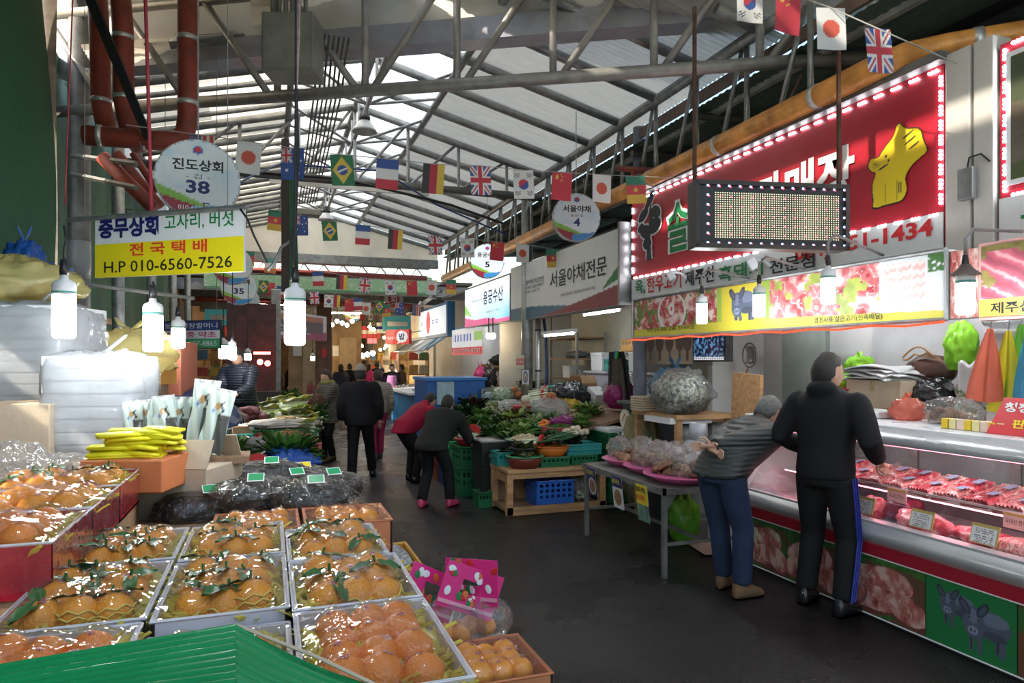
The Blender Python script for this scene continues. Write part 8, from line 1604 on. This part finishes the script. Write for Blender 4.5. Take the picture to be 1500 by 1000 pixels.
for i in range(6): p = Vector(((.2,2.6)[i % 2],21.5 + i * 3.2,3.35)); t = thing('tube_lamp',['nearest','second','third','fourth','fifth','last'][i] + ' tube lamp under the far dark ceiling','lamp',p,group='tube lamps in the far market'); mb = MB(); mb.cyl(p - Vector((.55,0,0)),p + Vector((.55,0,0)),.02,n=8); obj('tube',mb,glow('added_warm_tube',(1,.85,.65),38.0),t); mb = MB(); mb.box(p + Vector((0,0,.05)),(1.2,.1,.05)); obj('batten',mb,WHITEP,t); mb = MB(); mb.cyl(p + Vector((0,0,.05)),p + Vector((0,0,.62)),.008,n=5); obj('hanger',mb,STEELD,t)  # tubes added to lift the dark far hall
# goods tables far away
def far_stall(px,d,w,label,top,items,rz=0):
    q = PZ(px,527 + 1700 / d,0); t = thing('market_table',label,'table',(q.x,q.y,0)); mb = MB(); mb.box((q.x,q.y,.78),(w,.9,.06)); obj('top',mb,top,t); mb = MB(); mb.box((q.x,q.y,.38),(w * .94,.8,.74)); obj('skirt',mb,mat('dark_counter',(.05,.045,.04)),t)
    rr = random.Random(px)
    for i in range(items):
        c = Vector((q.x + rr.uniform(-w * .42,w * .42),q.y + rr.uniform(-.3,.3),.81)); m = mat(('gold_goods','tan_goods','cream_goods','red_goods')[i % 4],((.6,.35,.08),(.4,.22,.1),(.6,.5,.3),(.45,.08,.06))[i % 4],.6,0,.3); mb = MB(); mb.ball(c + Vector((0,0,.05)),(.12,.1,.07),8,6); tag(obj('goods_heap',mb,m,None,True),'small heap of goods on the ' + label.split(' in ')[0],'goods','heaps of goods on far tables')
far_stall(505,24,2.2,'market table of golden goods in the far centre',WARM,14); far_stall(560,30,2.0,'market table of goods in the far right',WARM,10); far_stall(470,27,2.0,'market table of goods beside the far pillar',WARM,10)
# far pink-lit sign
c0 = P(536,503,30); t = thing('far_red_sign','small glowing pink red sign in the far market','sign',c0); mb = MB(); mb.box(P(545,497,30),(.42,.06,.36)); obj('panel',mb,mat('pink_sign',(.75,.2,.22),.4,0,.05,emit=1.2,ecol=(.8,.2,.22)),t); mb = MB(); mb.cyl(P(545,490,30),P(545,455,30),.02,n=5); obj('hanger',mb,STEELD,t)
# ---- fish shop on the right
t = thing('fish_tank','large blue insulated fish tank with a glass end','tank',(3.4,13,0)); BT = mat('blue_tarp_tank',(.015,.12,.42),.45,0,.12,4,.2,8)
a = P(631,600,12.6); b = P(698,600,12.0); c = (a + b) / 2; mb = MB(); mb.box((c.x,c.y + .3,.68),((b - a).length,1.1,1.32)); obj('body',mb,BT,t,bev=.02); mb = MB(); mb.box((a.x + .1,c.y - .06,1.12),(.3,.5,.4)); obj('glass_end',mb,mat('tank_water',(.35,.52,.6),.35,0,.2),t); mb = MB(); mb.box((c.x,c.y + .3,1.36),((b - a).length + .06,1.16,.05)); obj('rim',mb,mat('blue_rim',(.03,.2,.55),.4,0,.05),t)
def tank(px,d,w,l,z0,h,label):
    q = P(px,600,d); t = thing('glass_tank',label,'tank',(q.x,q.y,0),group='glass fish tanks'); mb = MB(); mb.box((q.x,q.y,z0 / 2),(w,l,z0)); obj('stand',mb,WHITEP,t); mb = MB(); mb.box((q.x,q.y,z0 + h * .42),(w * .96,l * .96,h * .8)); obj('water',mb,mat('tank_water',(.25,.42,.5)),t)
    for (dx,dy) in ((-1,-1),(1,-1),(-1,1),(1,1)): mb = MB(); mb.box((q.x + dx * w / 2,q.y + dy * l / 2,z0 + h / 2),(.04,.04,h)); obj('corner_post',mb,STEEL,t)
    mb = MB(); mb.tube([(q.x - w / 2,q.y - l / 2,z0 + h),(q.x + w / 2,q.y - l / 2,z0 + h),(q.x + w / 2,q.y + l / 2,z0 + h),(q.x - w / 2,q.y + l / 2,z0 + h),(q.x - w / 2,q.y - l / 2,z0 + h)],.02,5); obj('rim',mb,STEEL,t)
tank(718,12.6,.55,.8,.75,.42,'glass fish tank nearest the vegetables'); tank(690,13.2,.5,.8,.7,.4,'glass fish tank left of the nearest one'); tank(742,12.8,.4,.8,.8,.34,'glass fish tank beside the pink bag')
bag('plastic_bag',P(703,570,14.0),(.14,.14,.25),plas('hot_pink_bag',(.6,.05,.25),.35,.2),'hot pink bag hanging in the fish shop',141); bag('plastic_bag',P(716,570,14.0),(.16,.16,.25),BLK,'black bag hanging beside the hot pink one',142)
t = thing('shop_shelf','pale wooden shelf with dark folded cloth in the fish shop','shelf',(5.1,14.2,0)); q = PX(738,545,5.1)
for z in (1.15,1.55): mb = MB(); mb.box((5.2,q.y,z),(.6,2.6,.04)); obj('shelf',mb,WOODL,t)
for y in (-1.25,1.25): mb = MB(); mb.box((5.2,q.y + y,.8),(.5,.05,1.6)); obj('upright',mb,WOODL,t)
bag('cloth_bundle',(5.1,q.y,1.57),(.2,.8,.14),mat('dark_cloth_heap',(.02,.02,.022),.8,0,.3,6,.4,12),'dark folded cloth heap on the fish shop shelf',143,'cloth',knot=False); foambox((5.1,q.y + .3,1.17),(.3,.4,.26),'white box on the lower fish shop shelf',WHITEP,group='boxes in the fish shop'); foambox((4.6,16.2,0),(.8,1.4,1.0),'white chest freezer in the fish shop',WHITEP,group='boxes in the fish shop')
for i,(px,py,d,m,nm) in enumerate(((716,492,13.2,CB,'left'),(722,492,13.2,WB,'right'))): p = P(px,py,d); mb = MB(); mb.ball((0,0,0),.06,10,8); o = obj('round_bulb',mb,m,None,loc=p); tag(o,nm + ' bare round bulb over the fish shop shelf','lamp','round bulbs in the fish shop'); mb = MB(); mb.cyl((0,0,.05),(0,0,.35),.012,n=5); c = obj('socket',mb,BLACKP,None,loc=(0,0,0)); c.parent = o
for i,X in enumerate((4.7,4.9)): p = Vector((X,(14,18)[i],2.5)); t = thing('tube_lamp',('nearer','farther')[i] + ' tube lamp inside the fish shop','lamp',p,group='tube lamps in the fish shop'); mb = MB(); mb.cyl(p - Vector((0,.6,0)),p + Vector((0,.6,0)),.02,n=8); obj('tube',mb,glow('tube_white',(.95,.98,1.0),30.0),t); mb = MB(); mb.box(p + Vector((0,0,.05)),(.1,1.3,.05)); obj('batten',mb,WHITEP,t)
for i,y in enumerate((2.2,3.7,5.2)): p = Vector((4.95,y,2.45)); t = thing('tube_lamp',('nearest','middle','farthest')[i] + ' tube lamp inside the butcher shop','lamp',p,group='tube lamps in the butcher shop'); mb = MB(); mb.cyl(p - Vector((0,.55,0)),p + Vector((0,.55,0)),.018,n=8); obj('tube',mb,glow('added_bright_tube',(.95,.98,1.0),95.0),t); mb = MB(); mb.box(p + Vector((0,0,.05)),(.1,1.2,.05)); obj('batten',mb,WHITEP,t)  # unseen tubes added behind the banner to light the shop interior
for (y,zs,lb) in ((17.5,1,'white fish counter with blue tubs on the right'),(20.5,1,'second fish counter farther on the right')):
    t = thing('fish_counter',lb,'counter',(3.7,y,0)); mb = MB(); mb.box((3.8,y,.42),(1.0,2.2,.84)); obj('body',mb,mat('blue_counter',(.05,.2,.42),.4,0,.15),t); mb = MB(); mb.box((3.75,y,.87),(1.15,2.3,.06)); obj('ice_bed',mb,FOAM,t,bev=.01)
    for i in range(6): mb = MB(); mb.ball((3.55 + .2 * (i % 3),y - .7 + i * .28,.93),(.06,.16,.04),10,6); tag(obj('fish',mb,mat('silver_fish',(.4,.42,.45),.25,.4,.2),None,True),'silver fish lying on the ' + lb.split(' with')[0].split(' farther')[0],'fish','fish on the ice beds')
t = thing('wall_poster','small poster taped to the thick grey post','poster',PX(765,560,4.1)); p = PX(756,540,4.12); printed('print',p,(0,-.42,0),(0,0,.24),30,20,lambda u,v: paint(paint(solid(u,(.55,.6,.45)),(v > .3) & (v < .8),(.5,.12,.12)),(v > .45) & (v < .6) & (np.sin(u * 60) > 0),(.75,.7,.7)),t)
p = PX(765,562,4.1); printed('print',p,(0,-.32,0),(0,0,.24),30,24,lambda u,v: paint(paint(paint(solid(u,(.66,.68,.7)),ell(u,v,.5,.5,.36,.42),(.08,.09,.2)),ell(u,v,.5,.5,.24,.28),(.5,.52,.4)),ell(u,v,.5,.42,.12,.14),(.3,.1,.1)),t)
# ================================================================== people
SKIN = mat('skin',(.55,.32,.22),.5,0,.08,20); HAIRB = mat('black_hair',(.014,.011,.010),.5,0,.4,60,.5,90,stretch=(3,3,1)); HAIRBR = mat('dark_brown_hair',(.035,.02,.014),.5,0,.4,60,.5,90,stretch=(3,3,1)); LIPS = mat('lips',(.4,.12,.10),.5,0,0)
def cloth(name,col,rough=.85,bump=.35,bs=9,var=.18): return mat(name,col,rough,0,var,5,bump,bs,spec=.2)
def puffer(name,col,freq=70,rough=.5):
    if name in _M: return _M[name]
    m = mat(name,col,rough,0,.15,5); nt = m.node_tree; b = next(n for n in nt.nodes if n.type == 'BSDF_PRINCIPLED'); tc = next(n for n in nt.nodes if n.type == 'TEX_COORD')
    w = nt.nodes.new('ShaderNodeTexWave'); w.bands_direction = 'Z'; w.wave_profile = 'SIN'; w.inputs['Scale'].default_value = freq / 13; w.inputs['Distortion'].default_value = .8; w.inputs['Detail'].default_value = 1; nt.links.new(tc.outputs['Object'],w.inputs['Vector'])
    bp = nt.nodes.new('ShaderNodeBump'); bp.inputs['Strength'].default_value = .45; bp.inputs['Distance'].default_value = .015; nt.links.new(w.outputs['Fac'],bp.inputs['Height']); nt.links.new(bp.outputs[0],b.inputs['Normal']); return m
def ring_loft(mb,rings,n=16):
    vs = []; fs = []
    for (c,ax,ay,rx,ry) in rings:
        for k in range(n): a = 2 * pi * k / n; vs.append(c + ax * (cos(a) * rx) + ay * (sin(a) * ry))
    m = len(rings)
    for i in range(m - 1):
        for k in range(n): k2 = (k + 1) % n; fs.append((i * n + k,i * n + k2,(i + 1) * n + k2,(i + 1) * n + k))
    fs.append(tuple(range(n - 1,-1,-1))); fs.append(tuple((m - 1) * n + k for k in range(n))); mb.add(vs,fs)
def ik(a,b,l1,l2,pole):
    d = b - a; L = min(d.length,(l1 + l2) * .999); t = d.normalized(); x = (l1 * l1 - l2 * l2 + L * L) / (2 * L); h = sqrt(max(0,l1 * l1 - x * x)); p = pole - t * pole.dot(t); p = p.normalized() if p.length > 1e-4 else t.orthogonal().normalized(); return a + t * x + p * h,a + t * L
def hand(mb,w,dirv,palm,H,side,curl=.5):
    """palm and five bent fingers; dirv = from wrist to fingers, palm = palm normal"""
    dirv = dirv.normalized(); palm = (palm - dirv * palm.dot(dirv)).normalized(); s = dirv.cross(palm) * side; L = .105 * H
    mb.tube([w - dirv * .02,w + dirv * L * .25,w + dirv * L * .5],[.020,.030,.032],10,flat=.55)
    for i,(o,ln) in enumerate(((.026,.46),(.009,.52),(-.009,.49),(-.025,.38))):
        a = w + dirv * L * .46 + s * o; b = a + (dirv + palm * curl * .5).normalized() * L * ln * .5; c = b + (dirv * (1 - curl * .6) + palm * curl * 1.2).normalized() * L * ln * .5; mb.tube([a,b,c],[.0095,.0088,.007],7)
    a = w + dirv * L * .12 + s * .026; b = a + (dirv * .7 + s * .8 + palm * .3).normalized() * L * .26; c = b + (dirv + palm * curl).normalized() * L * .22; mb.tube([a,b,c],[.012,.0105,.008],7)
def person(label,pos,th,H,jacket,trousers,shoes,hair,lean=0.0,wr=None,wl=None,feet=None,puff=1.0,hem=-.02,hair_len=0,hat=None,head_pitch=0.0,head_yaw=0.0,poleR=None,poleL=None,fine=False,hood=False,collar=None,drop=0.0,z0=0.0,handdir=None,group=None,apron=None,sleeve=True):
    t = thing('person',label,'person',(pos[0],pos[1],z0),th,group)
    def add(nm,mb,m,**k): o = obj(nm,mb,m,None,loc=(0,0,0),**k); o.parent = t; return o
    X = Vector((1,0,0)); U = Vector((0,sin(lean),cos(lean))); F = Vector((0,cos(lean),-sin(lean))); pv = Vector((0,-.10 * sin(lean) * H,(.53 - drop) * H))
    feet = feet or ((.06,.03),(-.06,-.03)); legs = []
    for i,(fx,fy) in enumerate(feet):
        s = 1 if i == 0 else -1; hip = pv + Vector((s * .052 * H,0,-.01 * H)); ank = Vector((fx * H,fy * H,.05 * H)); kn,ank2 = ik(hip,ank,.245 * H,.235 * H,Vector((s * .12,1,0))); legs.append((hip,kn,ank))
    sh = [pv + U * (.275 * H) + X * (s * .112 * H * (1 + .05 * (puff - 1))) for s in (1,-1)]; arms = []
    for i,w in enumerate((wr,wl)):
        s = 1 if i == 0 else -1
        if w is None: w = pv + U * (-.02 * H) + X * (s * .16 * H) + Vector((0,.04 * H,0))
        else: w = Vector(w) * H
        pole = (poleR if i == 0 else poleL); pole = Vector(pole) if pole else Vector((s * .5,-1,-.3)); el,w2 = ik(sh[i],w,.165 * H,.145 * H,pole); arms.append((sh[i],el,w2))
    nb = pv + U * (.305 * H); hp = lean * .55 + head_pitch; HU = Vector((0,sin(hp),cos(hp))); Rh = Matrix.Rotation(head_yaw,3,'Z') @ Matrix.Rotation(-hp,3,'X'); hc = nb + HU * (.074 * H); hr = Vector((.047,.057,.071)) * H
    # body: one continuous surface
    mb = MB(); ring_loft(mb,[(pv + U * (q * H),X,F,a * H,b * H) for (q,a,b) in ((-.05,.08,.06),(.06,.07,.055),(.18,.085,.06),(.27,.075,.05),(.31,.034,.034))])
    mb.tube([nb - HU * .03 * H,nb + HU * .045 * H],.032 * H,10)
    def hf(d): return 1 + .05 * max(0,d.y) * max(0,-d.z) - .10 * max(0,-d.z) ** 2 * (1 - .6 * max(0,d.y)) + (.03 if d.y > .75 and abs(d.x) < .5 and -.1 < d.z < .05 else 0)
    mb.ball(hc,hr,20,14,R=Rh,fn=hf)
    mb.tube([hc + Rh @ Vector((0,.050 * H,.010 * H)),hc + Rh @ Vector((0,.062 * H,-.012 * H)),hc + Rh @ Vector((0,.050 * H,-.018 * H))],[.005 * H,.008 * H,.006 * H],6)
    for s in (1,-1): mb.ball(hc + Rh @ Vector((s * .044 * H,-.004 * H,-.004 * H)),(.006 * H,.012 * H,.018 * H),8,6,R=Rh)
    for i,(a,b,c) in enumerate(arms):
        mb.tube([a,lerp(a,b,.5),b,lerp(b,c,.4),c],[.030 * H,.028 * H,.024 * H,.023 * H,.017 * H],8)
        dv = (c - b) if not handdir else Vector(handdir[i]); hand(mb,c,dv,Vector((0,.6,-.4)) if not handdir else Vector((0,-1,0)),H,(1 if i == 0 else -1),.45)
    for (a,b,c) in legs: mb.tube([a,lerp(a,b,.5),b,lerp(b,c,.35),c],[.05 * H,.045 * H,.034 * H,.034 * H,.022 * H],8)
    add('body',mb,SKIN,smooth=True,remesh=(.0065 if fine else .013))
    for s in (1,-1): mb = MB(); mb.ball(hc + Rh @ Vector((s * .018 * H,.0475 * H,.006 * H)),(.0065 * H,.004 * H,.0035 * H),8,5,R=Rh); add('eye',mb,K_BLK); mb = MB(); mb.ball(hc + Rh @ Vector((s * .018 * H,.0485 * H,.017 * H)),(.010 * H,.003 * H,.002 * H),8,5,R=Rh); add('eyebrow',mb,hair)
    mb = MB(); mb.ball(hc + Rh @ Vector((0,.046 * H,-.036 * H)),(.012 * H,.005 * H,.004 * H),8,5,R=Rh); add('mouth',mb,LIPS)
    # hair
    def hairf(d):
        face = d.y > .25 and d.z < .55 - .25 * abs(d.x); low = d.z < (-.62 - .3 * hair_len if d.y < -.15 else -.22 - .6 * hair_len)
        return .86 if (face or low) else 1.10 + .03 * sin(d.x * 17 + d.y * 13) + .04 * hair_len
    mb = MB(); mb.ball(hc + Rh @ Vector((0,-.004 * H,.006 * H)),hr,24,16,R=Rh,fn=hairf)
    if hair_len > .5: mb.tube([hc + Rh @ Vector((0,-.03 * H,0)),hc + Rh @ Vector((0,-.045 * H,-.05 * H)),hc + Rh @ Vector((0,-.04 * H,-.10 * H))],[.045 * H,.045 * H,.03 * H],10,flat=.8)
    add('hair',mb,hair,smooth=True)
    if hat:
        mb = MB(); mb.ball(hc + Rh @ Vector((0,0,.02 * H)),hr * 1.13,18,12,R=Rh,fn=lambda d: 1 if d.z > .12 else .8); mb.sheet(lambda u,v: hc + Rh @ Vector(((u - .5) * .085 * H,(.035 + .05 * v) * H,(.03 - .012 * v - .02 * (2 * u - 1) ** 2) * H)),8,3); add('cap',mb,hat,smooth=True)
    # jacket
    if jacket:
        mb = MB(); k = puff; rings = []
        for (q,a,b) in ((hem,.100,.082),(hem * .5 + .02,.102,.082),(.10,.096,.076),(.18,.106,.080),(.245,.116,.078),(.280,.112,.068),(.302,.088,.056),(.328,.044,.044)):
            base = pv + U * (q * H) if q >= 0 else pv + Vector((0,-.02 * sin(lean) * H,q * H)); ux,uf = (X,F) if q >= 0 else (X,Vector((0,1,0)))
            rings.append((base,ux,uf,a * H * (.5 + .5 * k) if q > .28 else a * H * k,b * H * k))
        ring_loft(mb,rings,20)
        for i,(a,b,c) in enumerate(arms): mb.tube([a - U * .012 * H,lerp(a,b,.5),b,lerp(b,c,.5),lerp(b,c,.93)],[.046 * H * k,.043 * H * k,.038 * H * k,.034 * H * k,.028 * H * k],12)
        for (a,b,c) in arms: mb.ball(a - U * .008 * H,.042 * H * k,12,8)
        if hood: mb.ball(nb + U * .01 * H - F * .045 * H,(.062 * H,.042 * H,.040 * H),14,10)
        o = add('jacket',mb,jacket,smooth=True,remesh=.016); sm = o.modifiers.new('smooth','SMOOTH'); sm.iterations = 4; sm.factor = .5
    if collar: mb = MB(); mb.tube([nb + Vector((cos(a) * .06 * H,sin(a) * .055 * H,.0)) + U * .012 * H for a in [i * pi / 8 for i in range(17)]],.028 * H,8); add('collar',mb,collar,smooth=True)
    # trousers
    mb = MB(); ring_loft(mb,[(pv + Vector((0,0,.05 * H)),X,Vector((0,1,0)),.085 * H,.072 * H),(pv,X,Vector((0,1,0)),.094 * H,.082 * H),(pv - Vector((0,0,.05 * H)),X,Vector((0,1,0)),.090 * H,.078 * H)],18)
    for (a,b,c) in legs: mb.tube([a,lerp(a,b,.5),b,lerp(b,c,.5),lerp(b,c,.97)],[.062 * H,.056 * H,.046 * H,.043 * H,.040 * H],12)
    o = add('trousers',mb,trousers,smooth=True,remesh=.016); sm = o.modifiers.new('smooth','SMOOTH'); sm.iterations = 3; sm.factor = .5
    for i,(a,b,c) in enumerate(legs):
        s = 1 if i == 0 else -1; mb = MB(); n = 12; z = Vector((c.x,c.y,0)); fd = Vector((s * .15,1,0)).normalized(); fs_ = fd.cross(Vector((0,0,1)))
        def ring(t_,w,h,zb): return [z + fd * (t_ * H) + fs_ * (cos(2 * pi * k / n) * w * H) + Vector((0,0,max(.002,zb * H + sin(2 * pi * k / n) * h * H))) for k in range(n)]
        R_ = [ring(-.042,.012,.018,.02),ring(-.034,.022,.036,.034),ring(0,.025,.040,.036),ring(.04,.027,.030,.026),ring(.075,.029,.022,.018),ring(.10,.022,.015,.013),ring(.112,.008,.008,.009)]
        vs = [p for r in R_ for p in r]; m = len(R_); fs2 = [(q * n + k,q * n + (k + 1) % n,(q + 1) * n + (k + 1) % n,(q + 1) * n + k) for q in range(m - 1) for k in range(n)] + [tuple(range(n - 1,-1,-1)),tuple((m - 1) * n + k for k in range(n))]; mb.add(vs,fs2); so = add('shoe',mb,shoes,smooth=True)
        mb = MB(); mb.prism([(-.046 * H,-.02 * H),(-.046 * H,.02 * H),(.06 * H,.03 * H),(.10 * H,.022 * H),(.114 * H,0),(.10 * H,-.022 * H),(.06 * H,-.03 * H)][::-1],z,fd,fs_,.012); so2 = obj('sole',mb,mat('shoe_sole',(.12,.09,.07),.7,0,.2) if shoes is not None else BLACKP,None,loc=(0,0,0)); so2.parent = so
    if apron: mb = MB(); mb.sheet(lambda u,v: Vector(((u - .5) * lerp(.22,.15,v ** 2) * H,(.10 * puff - .05 * (2 * u - 1) ** 2) * H + .01,lerp(.28,.78,v) * H)),10,12); add('apron',mb,apron,smooth=True,solid=.008)
    t['_'] = 0; del t['_']
    return t,dict(legs=legs,arms=arms,pv=pv,add=add,H=H,nb=nb,hc=hc)
def gp(px,py): q = PZ(px,py,0); return (q.x,q.y)
BLKJ = cloth('black_jacket',(.012,.012,.014)); BLKT = cloth('black_trousers',(.011,.011,.012),.8,.4,12); JEANS = cloth('blue_jeans',(.022,.036,.075),.8,.5,16); OLIVE = puffer('olive_puffer',(.075,.068,.05),110); DKGR = puffer('dark_grey_puffer',(.022,.028,.026),120); REDJ = cloth('red_jacket',(.30,.008,.035),.65); TANS = cloth('tan_suede',(.17,.10,.055),.8,.3,30); BLKS = mat('black_shoe_leather',(.012,.012,.013),.25,0,.1); PINKS = mat('pink_sneaker',(.55,.05,.14),.5,0,.1); NAVJ = puffer('navy_puffer',(.014,.018,.03),120)
# bent man in jeans
person('man in a dark grey puffer bending over the meat case, hands behind his back',gp(1075,868),radians(-78),1.72,DKGR,JEANS,TANS,mat('grey_hair',(.10,.10,.095),.6,0,.4,60),lean=1.0,wr=(-.02,-.22,.62),wl=(.03,-.22,.60),feet=((.06,-.02),(-.07,.02)),puff=1.18,fine=True,poleR=(.8,-.5,.3),poleL=(-.8,-.5,.3),handdir=((-1,-.1,-.1),(1,-.1,-.2)),head_pitch=.1)
# man in black hoodie
t,J = person('man in a black hoodie and striped track trousers facing the meat case',gp(1210,893),radians(-70),1.77,BLKJ,BLKT,BLKS,HAIRB,lean=.06,wr=(.155,.09,.585),wl=(-.14,.10,.60),feet=((.07,-.01),(-.09,.02)),puff=1.08,hood=True,fine=True,head_yaw=-.5)
BST = mat('blue_stripe',(.015,.03,.28),.6,0,0); H_ = 1.77
for k in range(3):
    a,b,c = J['legs'][0]; mb = MB(); o_ = lambda r,q: Vector((r * H_ * .97,(k - 1) * .030 - .02,q)); mb.tube([a + o_(.066,0),lerp(a,b,.5) + o_(.059,0),b + o_(.049,0),lerp(b,c,.5) + o_(.046,0),lerp(b,c,.95) + o_(.042,0)],.006,5); J['add']('stripe',mb,BST)
# walkers in the aisle
person('woman in an olive puffer coat looking down beside a shopping trolley',gp(481,674),radians(118),1.56,OLIVE,BLKT,cloth('olive_boots',(.07,.065,.03)),HAIRBR,lean=.05,wr=(.06,.20,.58),wl=(-.04,.20,.58),feet=((.05,.02),(-.05,-.02)),puff=1.3,hem=-.12,hair_len=.2,head_pitch=.25,collar=cloth('khaki_scarf',(.22,.22,.08)))
person('man in a black jacket and pale cap walking away along the aisle',gp(528,702),radians(-8),1.64,BLKJ,BLKT,BLKS,HAIRB,lean=.06,feet=((.10,.16),(-.07,-.12)),puff=1.35,hem=-.06,hat=cloth('beige_cap',(.3,.25,.2)))
person('person in a beige jacket and pink trousers partly hidden by the black jacket',gp(553,672),radians(10),1.55,puffer('beige_puffer',(.26,.23,.19),100),cloth('pink_trousers',(.36,.03,.10)),cloth('grey_shoes',(.1,.1,.11)),HAIRBR,feet=((.05,.06),(-.05,-.06)),puff=1.25)
person('person in a red hooded jacket bending toward the vegetables',gp(603,705),radians(-70),1.50,REDJ,BLKT,BLKS,HAIRB,lean=.95,wr=(.12,.42,.42),wl=(-.12,.42,.42),feet=((.07,.0),(-.08,.03)),puff=1.3,hem=-.04,hood=True,drop=.03)
person('shopper in dark clothes and pink shoes stooping beside the grocer stall',gp(640,742),radians(-40),1.50,cloth('charcoal_jacket',(.022,.024,.022)),BLKT,PINKS,HAIRB,lean=.85,wr=(.14,.40,.40),wl=(-.12,.42,.42),feet=((.09,.05),(-.10,-.06)),puff=1.3,hem=-.06,drop=.02)
# shopping trolley
q = Vector((*gp(463,668),0)); t = thing('shopping_trolley','black wheeled shopping trolley beside the woman in olive','trolley',q); mb = MB(); mb.box(q + Vector((0,0,.48)),(.26,.24,.62),R=Matrix.Rotation(.1,3,'X')); obj('bag',mb,cloth('black_trolley_cloth',(.015,.015,.016)),t,bev=.02)
for s in (-1,1): mb = MB(); mb.cyl(q + Vector((s * .15,-.05,.08)),q + Vector((s * .18,-.05,.08)),.08,n=16); w = obj('wheel',mb,mat('red_wheel',(.35,.03,.03),.5,0,.1),t); mb = MB(); mb.tube([q + Vector((s * .13,-.05,.08)),q + Vector((s * .13,.10,.75)),q + Vector((s * .12,.14,.95))],.01,6); obj('frame_tube',mb,STEELD,t)
mb = MB(); mb.cyl(q + Vector((-.12,.14,.95)),q + Vector((.12,.14,.95)),.014,n=6); obj('handle',mb,BLACKP,t)
bag('handbag',P(462,600,11.2),(.13,.13,.14),cloth('brown_bag',(.12,.05,.035),.4),'brown shopping bag held by the woman in olive',161,'handbag',knot=False)
# vendor behind the left stall
mb = MB(); pv_ = P(360,600,9.3); mb.box((pv_.x - .05,pv_.y,.13),(.8,.7,.26)); tag(obj('wooden_platform',mb,WOODD),'low platform under the vegetable vendor','platform')
person('vendor in a dark puffer sorting vegetables behind the left stall',(pv_.x - .05,pv_.y),radians(150),1.64,NAVJ,BLKT,BLKS,HAIRB,lean=.2,wr=(.10,.24,.60),wl=(-.10,.24,.60),puff=1.25,head_pitch=.3,z0=.26)
# farther people
FP = [
 ('woman in a dark coat with a fur collar facing left',(402,600),150,1.55,cloth('dark_slate_coat',(.02,.026,.035)),HAIRBR,dict(hem=-.16,puff=1.2,collar=cloth('tan_fur',(.3,.18,.08),.95,.9,60),hair_len=.8)),
 ('person in a long black padded coat facing left',(424,602),95,1.62,puffer('long_black_coat',(.011,.011,.013),120),HAIRB,dict(hem=-.30,puff=1.2)),
 ('person in an olive and blue jacket seen from behind',(441,606),-10,1.60,cloth('olive_drab_jacket',(.09,.08,.05)),HAIRB,dict(puff=1.2,trous=cloth('blue_denim',(.03,.06,.15)),collar=cloth('blue_hood',(.03,.06,.15)))),
 ('person in a dark quilted jacket and purple trousers seen from behind',(463,607),20,1.50,puffer('blue_black_quilt',(.018,.02,.03),130),HAIRB,dict(puff=1.25,hem=-.06,trous=cloth('purple_trousers',(.10,.03,.16)))),
 ('fish seller in a pink apron facing the camera',(574,612),170,1.60,BLKJ,HAIRB,dict(apron=cloth('pink_apron',(.62,.25,.5),.5),wr=(.08,.14,.58),wl=(-.08,.14,.58))),
 ('woman in a bright pink jacket in the far crowd',(541,600),-60,1.58,cloth('bright_pink_jacket',(.55,.05,.22)),HAIRBR,dict(hair_len=.8)),
 ('person in black in the far crowd left of the pink jacket',(512,603),10,1.60,BLKJ,HAIRB,dict(puff=1.2)),
 ('woman with long brown hair in a navy coat in the far crowd',(499,607),30,1.58,NAVJ,HAIRBR,dict(hair_len=1.0,puff=1.2)),
 ('person in purple beside the pink apron',(560,603),170,1.45,cloth('purple_jacket',(.09,.04,.16)),HAIRB,dict(hat=cloth('grey_beanie',(.1,.1,.12)))),
 ('person in a brown coat right of the pink apron',(588,606),60,1.58,cloth('brown_coat',(.14,.08,.05)),HAIRBR,dict(puff=1.15)),
 ('person in dark red in the far crowd',(528,594),180,1.60,cloth('maroon_coat',(.16,.02,.03)),HAIRB,dict()),
 ('person in a grey coat in the farthest crowd',(520,590),170,1.62,cloth('grey_coat',(.08,.08,.085)),HAIRB,dict()),
 ('person in black in the farthest crowd',(552,591),0,1.62,BLKJ,HAIRB,dict()),
 ('person in navy in the farthest crowd',(536,588),20,1.60,NAVJ,HAIRBR,dict()),
]
for i,(lb,(px,py),th,H,jk,hr_,kw) in enumerate(FP):
    tro = kw.pop('trous',BLKT); person(lb,gp(px,py),radians(th),H,jk,tro,BLKS,hr_,**kw)
bag('shopping_bag',P(456,585,20.5),(.14,.1,.26),plas('salmon_bag',(.55,.16,.18),.4,.3),'salmon pink shopping bag held beside the quilted jacket',162)
